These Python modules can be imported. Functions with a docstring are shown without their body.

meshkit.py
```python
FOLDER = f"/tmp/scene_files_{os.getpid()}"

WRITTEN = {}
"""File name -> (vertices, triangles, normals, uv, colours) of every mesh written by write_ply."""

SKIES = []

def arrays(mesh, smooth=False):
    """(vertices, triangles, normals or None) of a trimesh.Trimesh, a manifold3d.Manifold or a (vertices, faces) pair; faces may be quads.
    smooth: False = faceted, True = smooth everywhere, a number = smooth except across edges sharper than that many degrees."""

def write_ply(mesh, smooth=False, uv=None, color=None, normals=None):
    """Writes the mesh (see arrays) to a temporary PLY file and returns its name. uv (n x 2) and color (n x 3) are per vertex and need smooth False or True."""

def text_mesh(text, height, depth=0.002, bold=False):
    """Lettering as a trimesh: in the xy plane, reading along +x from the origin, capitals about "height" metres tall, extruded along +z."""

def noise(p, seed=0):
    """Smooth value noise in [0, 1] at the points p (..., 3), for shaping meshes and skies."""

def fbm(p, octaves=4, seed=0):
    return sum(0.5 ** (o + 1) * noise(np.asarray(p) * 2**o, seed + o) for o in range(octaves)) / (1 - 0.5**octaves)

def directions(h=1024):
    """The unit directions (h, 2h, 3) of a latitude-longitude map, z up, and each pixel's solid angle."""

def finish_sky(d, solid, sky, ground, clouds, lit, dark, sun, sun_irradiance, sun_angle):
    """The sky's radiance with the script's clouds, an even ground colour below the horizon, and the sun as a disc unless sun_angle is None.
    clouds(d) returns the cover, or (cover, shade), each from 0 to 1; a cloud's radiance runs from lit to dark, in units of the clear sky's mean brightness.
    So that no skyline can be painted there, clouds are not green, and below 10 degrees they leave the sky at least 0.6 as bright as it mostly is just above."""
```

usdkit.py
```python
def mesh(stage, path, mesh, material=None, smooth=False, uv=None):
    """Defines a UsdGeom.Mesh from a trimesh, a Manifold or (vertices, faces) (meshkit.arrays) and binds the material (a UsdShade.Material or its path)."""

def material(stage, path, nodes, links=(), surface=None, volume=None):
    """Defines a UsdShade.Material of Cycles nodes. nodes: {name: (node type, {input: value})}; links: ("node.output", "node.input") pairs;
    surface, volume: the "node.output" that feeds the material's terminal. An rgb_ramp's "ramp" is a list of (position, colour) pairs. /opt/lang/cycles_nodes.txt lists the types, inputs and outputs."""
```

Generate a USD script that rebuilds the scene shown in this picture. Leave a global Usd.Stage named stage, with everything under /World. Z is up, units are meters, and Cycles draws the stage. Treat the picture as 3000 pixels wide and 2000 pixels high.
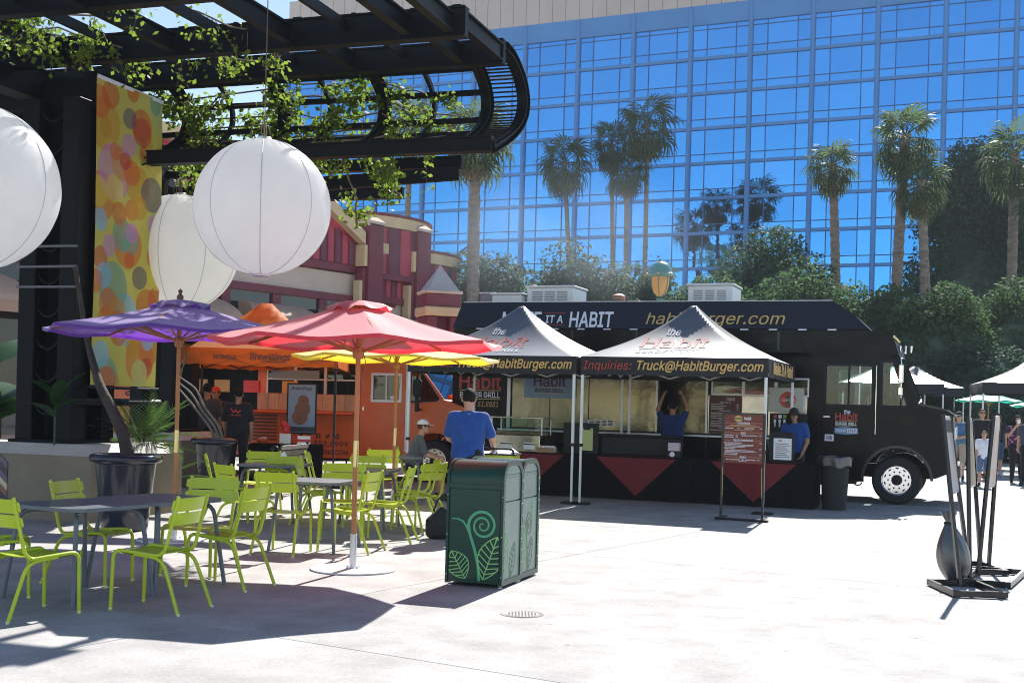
import math, random
import numpy as np
import trimesh, usdkit, meshkit
import manifold3d as m3
from shapely.geometry import Polygon, Point, LineString, box as sbox
from shapely import affinity, ops as sops
from pxr import Usd, UsdGeom, UsdLux, UsdShade, Gf, Sdf, Vt

stage = Usd.Stage.CreateInMemory()
UsdGeom.SetStageUpAxis(stage, 'Z')
UsdGeom.SetStageMetersPerUnit(stage, 1.0)
UsdGeom.Xform.Define(stage, '/World')
UsdGeom.Scope.Define(stage, '/World/Looks')

# ------------------------------------------------------------------ camera, sky, sun, exposure
CAM_H = 1.6
cam = UsdGeom.Camera.Define(stage, '/World/camera')
cam.CreateHorizontalApertureAttr(36.0)
cam.CreateVerticalApertureAttr(24.0)
cam.CreateFocalLengthAttr(43.62)
cam.CreateVerticalApertureOffsetAttr(2.235)
cam.CreateClippingRangeAttr(Gf.Vec2f(0.1, 2000))
_r = math.radians(1.5)
_cr, _sr = math.cos(_r), math.sin(_r)
cam.AddTransformOp().Set(Gf.Matrix4d(_cr, 0, _sr, 0, -_sr, 0, _cr, 0, 0, -1, 0, 0, 0, 0, CAM_H, 1))
cam.CreateExposureAttr(1.06)

SUN_AZ, SUN_EL = math.radians(18.0), math.radians(41.0)
sun = UsdLux.DistantLight.Define(stage, '/World/sun')
sun.CreateIntensityAttr(1.25)
sun.CreateAngleAttr(0.5)
sun.CreateNormalizeAttr(True)
sun.CreateColorAttr(Gf.Vec3f(1.0, 0.965, 0.91))
_d = np.array([math.sin(SUN_AZ) * math.cos(SUN_EL), math.cos(SUN_AZ) * math.cos(SUN_EL), math.sin(SUN_EL)])
_x = np.cross([0, 0, 1.0], _d); _x /= np.linalg.norm(_x)
_y = np.cross(_d, _x)
sun.AddTransformOp().Set(Gf.Matrix4d(*_x, 0, *_y, 0, *_d, 0, 0, 0, 60, 1))

sky_mat = usdkit.material(stage, '/World/Looks/sky_air', {
    'sky': ('sky_texture', {'sky_type': 'single_scattering', 'sun_disc': False, 'sun_elevation': SUN_EL, 'sun_rotation': SUN_AZ,
                            'air_density': 1.0, 'aerosol_density': 0.35, 'ozone_density': 1.6}),
    'bg': ('background_shader', {'strength': 0.075})}, [('sky.color', 'bg.color')], surface='bg.background')
dome = UsdLux.DomeLight.Define(stage, '/World/sky')
UsdShade.MaterialBindingAPI.Apply(dome.GetPrim()).Bind(sky_mat)
dome.GetPrim().SetCustomDataByKey('kind', 'structure')

# ------------------------------------------------------------------ prims and naming
_used = {}


def numbered(path):
    n = _used.get(path, -1) + 1
    _used[path] = n
    return path if n == 0 else '%s_%03d' % (path, n)


def pstr(parent):
    if parent is None:
        return '/World'
    return parent if isinstance(parent, str) else str((parent.GetPrim() if hasattr(parent, 'GetPrim') else parent).GetPath())


def tag(p, label=None, cat=None, group=None, kind=None):
    p = p.GetPrim() if hasattr(p, 'GetPrim') else p
    for k, v in (('label', label), ('category', cat), ('group', group), ('kind', kind)):
        if v:
            p.SetCustomDataByKey(k, v)
    return p


def obj(name, mesh, mat, parent=None, smooth=False, label=None):
    path = numbered(pstr(parent) + '/' + name)
    m = usdkit.mesh(stage, path, mesh, MATS[mat] if isinstance(mat, str) else mat, smooth=smooth)
    m.CreateDoubleSidedAttr(True)
    if label:
        m.GetPrim().SetCustomDataByKey('label', label)
    return m.GetPrim()


def thing(name, label, cat, loc=(0, 0, 0), rotz=0.0, group=None, kind=None, scale=None):
    x = UsdGeom.Xform.Define(stage, numbered('/World/' + name))
    x.AddTranslateOp().Set(Gf.Vec3d(*map(float, loc)))
    x.AddRotateZOp().Set(float(rotz))
    if scale is not None:
        x.AddScaleOp().Set(Gf.Vec3f(*(np.ones(3) * scale)))
    return tag(x, label, cat, group, kind)


def dup(root, loc, rotz, label, group=None, scale=None, name=None):
    was = root.GetCustomData()
    base = name or ''.join(root.GetName())
    r = thing(base, label, was['category'], loc, rotz, group or was.get('group'), scale=scale)
    r.GetReferences().AddInternalReference(root.GetPath())
    r.SetInstanceable(True)
    return r


# ------------------------------------------------------------------ mesh helpers
def cat(*ms):
    out = []
    for m in ms:
        out.extend(m if isinstance(m, (list, tuple)) else [m])
    return trimesh.util.concatenate(out)


def tm(v, f):
    f = np.asarray(f)
    if f.shape[1] == 4:
        f = np.vstack([f[:, [0, 1, 2]], f[:, [0, 2, 3]]])
    return trimesh.Trimesh(np.asarray(v, float), f, process=False)


def from_man(m):
    q = m.to_mesh()
    return trimesh.Trimesh(np.array(q.vert_properties[:, :3]), np.array(q.tri_verts), process=False)


def bx(x0, x1, y0, y1, z0, z1, b=0.0):
    """Box between two corners, with chamfered edges when b > 0."""
    if b <= 0:
        m = trimesh.creation.box([x1 - x0, y1 - y0, z1 - z0])
        m.apply_translation([(x0 + x1) / 2, (y0 + y1) / 2, (z0 + z1) / 2])
        return m
    b = min(b, 0.45 * min(x1 - x0, y1 - y0, z1 - z0))
    p = []
    for sx in (0, 1):
        for sy in (0, 1):
            for sz in (0, 1):
                c = np.array([(x0, x1)[sx], (y0, y1)[sy], (z0, z1)[sz]], float)
                i = np.array([1 - 2 * sx, 1 - 2 * sy, 1 - 2 * sz]) * b
                p += [c + i * [0, 1, 1], c + i * [1, 0, 1], c + i * [1, 1, 0]]
    return from_man(m3.Manifold.hull_points(np.array(p)))


def bc(c, s, b=0.0):
    c, s = np.asarray(c, float), np.asarray(s, float) / 2
    return bx(c[0] - s[0], c[0] + s[0], c[1] - s[1], c[1] + s[1], c[2] - s[2], c[2] + s[2], b)


def rotm(deg, axis='z'):
    a = math.radians(deg)
    c, s = math.cos(a), math.sin(a)
    m = np.eye(4)
    i, j = {'x': (1, 2), 'y': (2, 0), 'z': (0, 1)}[axis]
    m[i, i] = c; m[i, j] = -s; m[j, i] = s; m[j, j] = c
    return m


def mv(m, t=(0, 0, 0), rz=0.0, rx=0.0, ry=0.0, s=None):
    m = m.copy()
    if s is not None:
        m.apply_scale(s)
    for d, ax in ((rx, 'x'), (ry, 'y'), (rz, 'z')):
        if d:
            m.apply_transform(rotm(d, ax))
    m.apply_translation(t)
    return m


def bar(p, q, w, h=None, up=(0, 0, 1), b=0.0):
    """A rectangular bar from p to q; w across, h along 'up'."""
    p, q, up = np.asarray(p, float), np.asarray(q, float), np.asarray(up, float)
    h = w if h is None else h
    d = q - p
    L = np.linalg.norm(d)
    d = d / L
    if abs(d @ up) > 0.98:
        up = np.array([0, 1.0, 0]) if abs(d[1]) < 0.9 else np.array([1.0, 0, 0])
    x = np.cross(d, up); x /= np.linalg.norm(x)
    u = np.cross(x, d)
    m = bc((0, 0, L / 2), (w, h, L), b)
    T = np.eye(4)
    T[:3, 0], T[:3, 1], T[:3, 2], T[:3, 3] = x, u, d, p
    m.apply_transform(T)
    return m


def fillet(pts, r, n=5):
    """Polyline with rounded corners."""
    pts = [np.asarray(p, float) for p in pts]
    out = [pts[0]]
    for i in range(1, len(pts) - 1):
        a, b, c = pts[i - 1], pts[i], pts[i + 1]
        rr = r[i - 1] if isinstance(r, (list, tuple)) else r
        rr = min(rr, 0.49 * np.linalg.norm(a - b), 0.49 * np.linalg.norm(c - b))
        p0 = b + (a - b) / np.linalg.norm(a - b) * rr
        p1 = b + (c - b) / np.linalg.norm(c - b) * rr
        for t in np.linspace(0, 1, n):
            out.append((1 - t) ** 2 * p0 + 2 * t * (1 - t) * b + t * t * p1)
    out.append(pts[-1])
    return out


def tube(pts, r, n=8, cap=True):
    p = np.asarray(pts, float)
    t = np.gradient(p, axis=0)
    t /= np.linalg.norm(t, axis=1, keepdims=True) + 1e-12
    a = np.array([0, 0, 1.0]) if abs(t[0, 2]) < 0.9 else np.array([1.0, 0, 0])
    rr = np.broadcast_to(np.asarray(r, float), (len(p),))
    ang = np.arange(n) * 2 * math.pi / n
    rings = []
    for i in range(len(p)):
        a = a - t[i] * (a @ t[i]); a /= np.linalg.norm(a) + 1e-12
        b = np.cross(t[i], a)
        rings.append(p[i] + rr[i] * (np.cos(ang)[:, None] * a + np.sin(ang)[:, None] * b))
    v = np.vstack(rings)
    f = []
    for i in range(len(p) - 1):
        for j in range(n):
            k = (j + 1) % n
            f += [[i * n + j, i * n + k, (i + 1) * n + k], [i * n + j, (i + 1) * n + k, (i + 1) * n + j]]
    if cap:
        v = np.vstack([v, p[0], p[-1]])
        c0, c1 = len(v) - 2, len(v) - 1
        for j in range(n):
            k = (j + 1) % n
            f += [[c0, k, j], [c1, (len(p) - 1) * n + j, (len(p) - 1) * n + k]]
    return tm(v, f)


def cyl(p, q, r, n=12, r2=None):
    return tube([p, q], [r, r if r2 is None else r2], n)


def lathe(prof, n=24, c=(0, 0, 0)):
    """prof: (radius, z) pairs bottom to top."""
    prof = np.asarray(prof, float)
    ang = np.arange(n) * 2 * math.pi / n
    v = np.array([[r * math.cos(a), r * math.sin(a), z] for r, z in prof for a in ang])
    f = []
    for i in range(len(prof) - 1):
        for j in range(n):
            k = (j + 1) % n
            f += [[i * n + j, i * n + k, (i + 1) * n + k], [i * n + j, (i + 1) * n + k, (i + 1) * n + j]]
    m = tm(v + np.asarray(c, float), f)
    return m


def frame4(O, ex, ez):
    ex, ez = np.asarray(ex, float), np.asarray(ez, float)
    T = np.eye(4)
    T[:3, 0], T[:3, 1], T[:3, 2], T[:3, 3] = ex, ez, np.cross(ex, ez), O
    return T


def put(m, O, ex=(1, 0, 0), ez=(0, 0, 1)):
    """Mesh drawn in its xy plane -> stands in the plane (ex, ez) at O; its z goes along ex x ez."""
    m = m.copy()
    m.apply_transform(frame4(O, ex, ez))
    return m


def prism(poly, h):
    """Extrudes a shapely polygon (or xy list) along +z."""
    if not hasattr(poly, 'geom_type'):
        poly = Polygon(poly)
    gs = getattr(poly, 'geoms', [poly])
    return cat([trimesh.creation.extrude_polygon(g, h, engine='earcut') for g in gs if g.area > 1e-8])


def stroke(pts, w, h=0.002, closed=False):
    """A flat line of width w along xy points, as a thin prism."""
    l = LineString(list(pts) + ([pts[0]] if closed else []))
    return prism(l.buffer(w / 2, cap_style=2, join_style=1, quad_segs=3), h)


_tcache = {}


def text(s, height, width=None, shear=0.0, bold=False, depth=0.002, anchor='l'):
    """Lettering with capitals of that height, squeezed or stretched to width, slanted by shear."""
    k = (s, bold)
    if k not in _tcache:
        _tcache[k] = meshkit.text_mesh(s, 1.0, 1.0, bold)
    m = _tcache[k].copy()
    w0 = m.bounds[1][0] - m.bounds[0][0]
    m.apply_translation([-m.bounds[0][0], 0, 0])
    m.apply_scale([(width / w0 if width else height), height, depth])
    if shear:
        m.vertices[:, 0] += shear * m.vertices[:, 1]
    w = m.bounds[1][0]
    if anchor == 'c':
        m.apply_translation([-w / 2, 0, 0])
    elif anchor == 'r':
        m.apply_translation([-w, 0, 0])
    return m


def quads(centers, ex, ey):
    """One quad per row: center +- ex +- ey."""
    c, ex, ey = (np.asarray(x, float) for x in (centers, ex, ey))
    n = len(c)
    v = np.stack([c - ex - ey, c + ex - ey, c + ex + ey, c - ex + ey], 1).reshape(-1, 3)
    i = np.arange(n)[:, None] * 4
    return tm(v, np.vstack([i + [0, 1, 2], i + [0, 2, 3]]))


def leafquads(centers, normals, size, rng, aspect=0.55, tip=True):
    """Pointed leaves (two triangles folded along the midrib would be lost at this size): rhombic quads facing roughly along normals."""
    c = np.asarray(centers, float)
    n = len(c)
    nn = np.asarray(normals, float)
    nn = nn / (np.linalg.norm(nn, axis=1, keepdims=True) + 1e-9)
    a = rng.normal(size=(n, 3))
    a -= nn * (a * nn).sum(1, keepdims=True)
    a /= np.linalg.norm(a, axis=1, keepdims=True) + 1e-9
    b = np.cross(nn, a)
    s = np.broadcast_to(np.asarray(size, float), (n,))[:, None] * rng.uniform(0.7, 1.3, (n, 1))
    v = np.stack([c - a * s, c + b * s * aspect - a * s * 0.1, c + a * s, c - b * s * aspect - a * s * 0.1], 1).reshape(-1, 3)
    i = np.arange(n)[:, None] * 4
    return tm(v, np.vstack([i + [0, 1, 2], i + [0, 2, 3]]))


# ------------------------------------------------------------------ materials
MATS = {}


def mat(name, col, rough=0.5, metal=0.0, var=0.0, vscale=3.0, col2=None, bump=0.0, bscale=40.0, spec=0.5, coat=0.0, transl=0.0, tcol=None,
        sheen=0.0, island=None, rvar=0.0, objspace=False, spots=False, streak=0.0, coatr=0.05):
    """One principled material with noise in its colour, roughness and relief."""
    N = {'p': ('principled_bsdf', {'base_color': col, 'roughness': rough, 'metallic': metal, 'specular_ior_level': spec, 'coat_weight': coat, 'coat_roughness': coatr,
                                   'sheen_weight': sheen})}
    L = []
    if objspace:
        N['g'] = ('texture_coordinate', {}); src = 'g.object'
    else:
        N['g'] = ('geometry', {}); src = 'g.position'
    cur = None
    if island is not None:
        N['gi'] = ('geometry', {})
        N['ir'] = ('rgb_ramp', {'ramp': island})
        L.append(('gi.random_per_island', 'ir.fac'))
        cur = 'ir.color'
    if col2 is not None or var > 0:
        if streak:
            N['mp'] = ('mapping', {'scale': (1, 1, streak)})
            L.append((src, 'mp.vector')); nsrc = 'mp.vector'
        else:
            nsrc = src
        N['n'] = ('noise_texture', {'scale': vscale, 'detail': 6.0, 'roughness': 0.62})
        L.append((nsrc, 'n.vector'))
        N['r'] = ('map_range', {'from_min': 0.3, 'from_max': 0.7, 'to_min': 0.0, 'to_max': 1.0, 'clamp': True})
        L.append(('n.fac', 'r.value'))
        c2 = col2 if col2 is not None else tuple(c * (1 - var) for c in col)
        c1 = tuple(min(1, c * (1 + var * 0.6)) for c in col) if col2 is None else col
        if cur is None:
            N['m'] = ('mix_color', {'a': c1, 'b': c2})
            L += [('r.result', 'm.fac')]
        else:
            k = tuple(c2[i] / max(c1[i], 1e-4) for i in range(3))
            N['v'] = ('mix_color', {'a': (1, 1, 1), 'b': k})
            N['m'] = ('mix_color', {'blend_type': 'multiply', 'fac': 1.0})
            L += [('r.result', 'v.fac'), (cur, 'm.a'), ('v.result', 'm.b')]
        cur = 'm.result'
    if spots:
        N['sv'] = ('voronoi_texture', {'scale': 2.3})
        N['sr'] = ('map_range', {'from_min': 0.03, 'from_max': 0.055, 'to_min': 0.62, 'to_max': 1.0, 'clamp': True})
        N['fn'] = ('noise_texture', {'scale': 38.0, 'detail': 3.0})
        N['fr'] = ('map_range', {'from_min': 0.3, 'from_max': 0.7, 'to_min': 0.86, 'to_max': 1.06, 'clamp': True})
        N['sm'] = ('math', {'math_type': 'multiply'})
        N['sc'] = ('mix_color', {'blend_type': 'multiply', 'fac': 1.0})
        L += [(src, 'sv.vector'), ('sv.distance', 'sr.value'), (src, 'fn.vector'), ('fn.fac', 'fr.value'), ('sr.result', 'sm.value1'), ('fr.result', 'sm.value2'), (cur, 'sc.a'), ('sm.value', 'sc.b')]
        cur = 'sc.result'
    if cur:
        L.append((cur, 'p.base_color'))
    if rvar > 0:
        N['rn'] = ('noise_texture', {'scale': vscale * 2.3, 'detail': 5.0})
        N['rr'] = ('map_range', {'from_min': 0.3, 'from_max': 0.7, 'to_min': max(0.02, rough - rvar), 'to_max': min(1, rough + rvar), 'clamp': True})
        L += [(src, 'rn.vector'), ('rn.fac', 'rr.value'), ('rr.result', 'p.roughness')]
    if bump > 0:
        N['bn'] = ('noise_texture', {'scale': bscale, 'detail': 4.0})
        N['b'] = ('bump', {'strength': 1.0, 'distance': bump})
        L += [(src, 'bn.vector'), ('bn.fac', 'b.height'), ('b.normal', 'p.normal')]
    surf = 'p.BSDF'
    if transl > 0:
        N['t'] = ('translucent_bsdf', {'color': tcol or col})
        N['x'] = ('mix_closure', {'fac': transl})
        if cur and tcol is None:
            L.append((cur, 't.color'))
        L += [('p.BSDF', 'x.closure1'), ('t.BSDF', 'x.closure2')]
        surf = 'x.closure'
    MATS[name] = usdkit.material(stage, '/World/Looks/' + name, N, L, surface=surf)
    return MATS[name]


def pane_mat(name, tint=(0.8, 0.9, 0.9), refl=1.0, ior=1.5, rough=0.0):
    MATS[name] = usdkit.material(stage, '/World/Looks/' + name, {
        't': ('transparent_bsdf', {'color': tint}), 'g': ('glossy_bsdf', {'color': (refl, refl, refl), 'roughness': rough}),
        'f': ('fresnel', {'IOR': ior}), 'x': ('mix_closure', {})},
        [('f.fac', 'x.fac'), ('t.BSDF', 'x.closure1'), ('g.BSDF', 'x.closure2')], surface='x.closure')


mat('concrete', (0.40, 0.388, 0.374), 0.85, var=0.26, vscale=1.6, bump=0.0015, bscale=60, spec=0.25, spots=True)
mat('joint', (0.25, 0.24, 0.23), 0.9)
mat('black_steel', (0.0045, 0.0058, 0.008), 0.5, var=0.4, vscale=6, spec=0.13, bump=0.0006, bscale=25)
mat('black_paint', (0.006, 0.006, 0.007), 0.28, var=0.3, vscale=5, coat=0.2)
mat('truck_black', (0.0040, 0.0038, 0.0042), 0.22, var=0.35, vscale=1.3, rvar=0.08, spec=0.17)
mat('matte_black', (0.007, 0.007, 0.009), 0.75, var=0.3, vscale=8)
mat('rubber', (0.010, 0.010, 0.011), 0.8, var=0.3, vscale=10)
mat('white_metal', (0.72, 0.72, 0.70), 0.4, var=0.10, vscale=3)
mat('white_paper', (0.78, 0.80, 0.82), 0.7)
mat('alu', (0.62, 0.62, 0.64), 0.42, metal=0.9)
mat('chrome', (0.85, 0.86, 0.88), 0.12, metal=1.0)
mat('steel_panel', (0.27, 0.24, 0.16), 0.22, metal=1.0, bump=0.02, bscale=1.6)
mat('brass', (0.75, 0.58, 0.28), 0.25, metal=1.0)
mat('wood_pole', (0.38, 0.155, 0.05), 0.45, var=0.3, vscale=7, streak=0.12)
mat('wood_panel', (0.42, 0.28, 0.18), 0.5, var=0.3, vscale=9, streak=0.08)
mat('lime', (0.44, 0.53, 0.018), 0.36, var=0.10, vscale=4, coat=0.15, objspace=True)
mat('table_grey', (0.115, 0.135, 0.155), 0.4, var=0.15, vscale=5, coat=0.1)
mat('glass_dark', (0.01, 0.012, 0.014), 0.04, spec=0.9)
pane_mat('glass_pane', (0.82, 0.90, 0.88))
pane_mat('glass_tint', (0.30, 0.36, 0.36))
mat('skin', (0.50, 0.27, 0.18), 0.5, var=0.12, vscale=14, spec=0.35)
mat('skin_tan', (0.36, 0.185, 0.115), 0.5, var=0.12, vscale=14, spec=0.35)
mat('hair_dark', (0.009, 0.008, 0.007), 0.75, spec=0.15, var=0.4, vscale=60, bump=0.004, bscale=90)
mat('hair_brown', (0.08, 0.04, 0.02), 0.7, spec=0.2, var=0.4, vscale=60, bump=0.004, bscale=90)
# ------------------------------------------------------------------ ground: one sheet with large scored concrete slabs
ground = tag(UsdGeom.Xform.Define(stage, '/World/plaza_ground'), 'pale concrete plaza paving scored into large slabs', None, None, 'structure')
obj('base_sheet', bx(-260, 260, -60, 330, -0.4, -0.012), 'joint', ground)
_a = math.radians(31.5)
_g = random.Random(5)
_gx, _gy = np.array([math.cos(_a), -math.sin(_a)]), np.array([math.sin(_a), math.cos(_a)])
mat('slab_tone_b', (0.385, 0.374, 0.361), 0.85, var=0.26, vscale=1.9, bump=0.0015, bscale=60, spec=0.25, spots=True)
mat('slab_tone_c', (0.415, 0.403, 0.387), 0.85, var=0.26, vscale=1.3, bump=0.0015, bscale=60, spec=0.25, spots=True)
SW, SD = 5.6, 5.6
_rest = []
for i in range(-9, 13):
    for j in range(-5, 9):
        o = np.array([-0.6, 11.28]) + _gx * (i * SW) + _gy * (j * SD - 3.0)
        m = bx(0.006, SW - 0.006, 0.006, SD - 0.006, -0.010, 0.0)
        m = mv(m, (o[0], o[1], 0), rz=-31.5)
        cx, cy = m.vertices[:, 0].mean(), m.vertices[:, 1].mean()
        near = 3.5 < cy < 26 and abs(cx) < cy * 0.45 + 2.5
        k = _g.choice(('concrete', 'slab_tone_b', 'slab_tone_c'))
        if near:
            obj('slab', m, k, ground)
        else:
            _rest.append(m)
r_ = obj('outer_slab', cat(_rest), 'concrete', ground)
tag(r_, kind='stuff')
# far paving beyond the slabs is one sheet just below them
obj('far_sheet', bx(-250, 250, -55, 320, -0.0115, -0.0065), 'concrete', ground)

# manhole cover
mat('iron', (0.10, 0.095, 0.09), 0.6, var=0.3, vscale=30)
mh = thing('drain_cover', 'small round slotted metal drain cover set in the bare pavement in front', 'drain cover', (0.12, 9.52, 0))
obj('rim', lathe([(0.135, 0.0), (0.155, 0.003), (0.165, 0.0035), (0.168, 0.0)], 32), 'iron', mh)
dm = lathe([(0.0, 0.0035), (0.13, 0.0035), (0.133, 0.0)], 32)
obj('disc', dm, 'concrete', mh)
for k in range(9):
    x = -0.1 + k * 0.025
    l = math.sqrt(0.115 ** 2 - x * x)
    obj('slot', bx(x - 0.006, x + 0.006, -l, l, 0.002, 0.0045), 'matte_black', mh)

# ------------------------------------------------------------------ the mirrored hotel
mat('hotel_beige', (0.47, 0.385, 0.345), 0.8, var=0.08, vscale=0.3)
mat('hotel_blue_frame', (0.065, 0.21, 0.47), 0.45, var=0.10, vscale=0.4, spec=0.4)
mat('hotel_muntin', (0.02, 0.08, 0.24), 0.45)
for k, (c, r) in enumerate((((0.105, 0.43, 0.84), 0.015), ((0.09, 0.405, 0.81), 0.02), ((0.12, 0.45, 0.87), 0.015))):
    mat('hotel_glass_%s' % 'abc'[k], c, r, metal=1.0, bump=0.012, bscale=0.35)
hotel = thing('hotel_tower', 'tall hotel block of blue mirrored windows under a band of beige panels', 'building', (3.8, 108, 0), -24.7)
# local: x along the facade to the right, -y towards the plaza, z up. floors of 2.9 m below the beige band at 35 m
BAY, FL, TOP, X0, X1 = 5.04, 2.9, 33.6, -29.0, 51.5
nb = int((X1 - X0) / BAY)
obj('core', bx(X0, X0 + nb * BAY, 0.35, 18, 0, 39.8), 'hotel_beige', hotel)
rs = np.random.default_rng(11)
for i in range(int(nb * BAY / 1.26)):
    x = X0 + i * 1.26
    obj('beige_panel', bx(x + 0.02, x + 1.24, 0.0, 0.349, 35.1, 40.0), 'hotel_beige', hotel)
obj('glass_crown', bx(X0, X0 + nb * BAY, -0.05, 0.348, TOP, 35.09), 'hotel_blue_frame', hotel)
nf = 12
side = []
for i in range(nb):
    xa = X0 + i * BAY
    for j in range(nf):
        zb = TOP - (j + 1) * FL
        if zb < -1.3:
            continue
        w = obj('window', cat(bx(xa + 0.17 + 1.18, xa + 0.17 + 1.25, 0.06, 0.17, zb + 0.13, zb + FL - 0.13), bx(xa + 0.17 + 3.62, xa + 0.17 + 3.69, 0.06, 0.17, zb + 0.13, zb + FL - 0.13),
                              bx(xa + 0.17, xa + BAY - 0.17, 0.075, 0.17, zb + 0.72, zb + 0.79)), 'hotel_muntin', hotel)
        if j == 0:
            obj('muntin', bx(xa + 0.17, xa + BAY - 0.17, 0.075, 0.17, zb + FL - 0.55, zb + FL - 0.48), 'hotel_muntin', hotel)
        xs = (xa + 0.17, xa + 0.17 + 1.21, xa + 0.17 + 3.65, xa + BAY - 0.17)
        for c in range(3):
            for (za, zc) in ((zb + 0.1, zb + 0.755), (zb + 0.755, zb + FL - 0.1)):
                tx, tz = rs.normal(0, 0.006, 2)
                d = 0.02
                q = bx(xs[c], xs[c + 1], 0.12, 0.135, za, zc)
                cx, cz = (xs[c] + xs[c + 1]) / 2, (za + zc) / 2
                q.vertices[:, 1] += (q.vertices[:, 0] - cx) * tx + (q.vertices[:, 2] - cz) * tz
                gm = 'hotel_glass_' + 'abc'[rs.integers(0, 3)]
                if c == 1 and za > zb + 0.5:
                    obj('pane', q, gm, w)
                else:
                    side.append(q)
tag(obj('side_pane', cat(side), 'hotel_glass_a', hotel), kind='stuff')
for i in range(nb + 1):
    x = X0 + i * BAY
    obj('mullion', cat(tube([(x, -0.02, 0), (x, -0.02, 35.0)], 0.19, 10), bx(x - 0.17, x + 0.17, 0.0, 0.34, 0, 35.0)), 'hotel_blue_frame', hotel, smooth=40)
for j in range(nf + 1):
    z = TOP - j * FL
    if z > 0:
        for i in range(nb):
            x = X0 + i * BAY
            obj('spandrel', cat(bx(x + 0.17, x + BAY - 0.17, -0.06, 0.30, z - 0.13, z - 0.01), bx(x + 0.171, x + BAY - 0.171, -0.02, 0.29, z - 0.009, z + 0.13)), 'hotel_blue_frame', hotel)
# ------------------------------------------------------------------ trees, shrubs and palms
def ramp3(a, b, c):
    return [(0.0, a), (0.5, b), (1.0, c)]


mat('leaf_shrub', (0.07, 0.11, 0.03), 0.7, island=ramp3((0.09, 0.165, 0.065), (0.145, 0.25, 0.09), (0.20, 0.32, 0.12)), var=0.3, vscale=0.5, transl=0.48, spec=0.15)
mat('leaf_dark', (0.03, 0.055, 0.02), 0.7, island=ramp3((0.07, 0.14, 0.08), (0.11, 0.20, 0.105), (0.16, 0.26, 0.13)), var=0.35, vscale=0.4, transl=0.42, spec=0.15)
mat('leaf_olive', (0.07, 0.09, 0.04), 0.7, island=ramp3((0.09, 0.14, 0.075), (0.14, 0.21, 0.10), (0.20, 0.27, 0.13)), var=0.3, vscale=0.5, transl=0.48, spec=0.15)
mat('palm_frond', (0.07, 0.11, 0.035), 0.55, island=ramp3((0.13, 0.19, 0.085), (0.19, 0.26, 0.115), (0.27, 0.33, 0.16)), var=0.3, vscale=1.0, transl=0.45, spec=0.06)
mat('palm_dead', (0.30, 0.20, 0.11), 0.7, var=0.3, vscale=2, transl=0.15)
mat('palm_trunk', (0.20, 0.155, 0.12), 0.9, var=0.5, vscale=3.0, bump=0.05, bscale=6, streak=3)
mat('bark', (0.12, 0.085, 0.06), 0.9, var=0.4, vscale=6, bump=0.02, bscale=18, streak=0.3)


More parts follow.
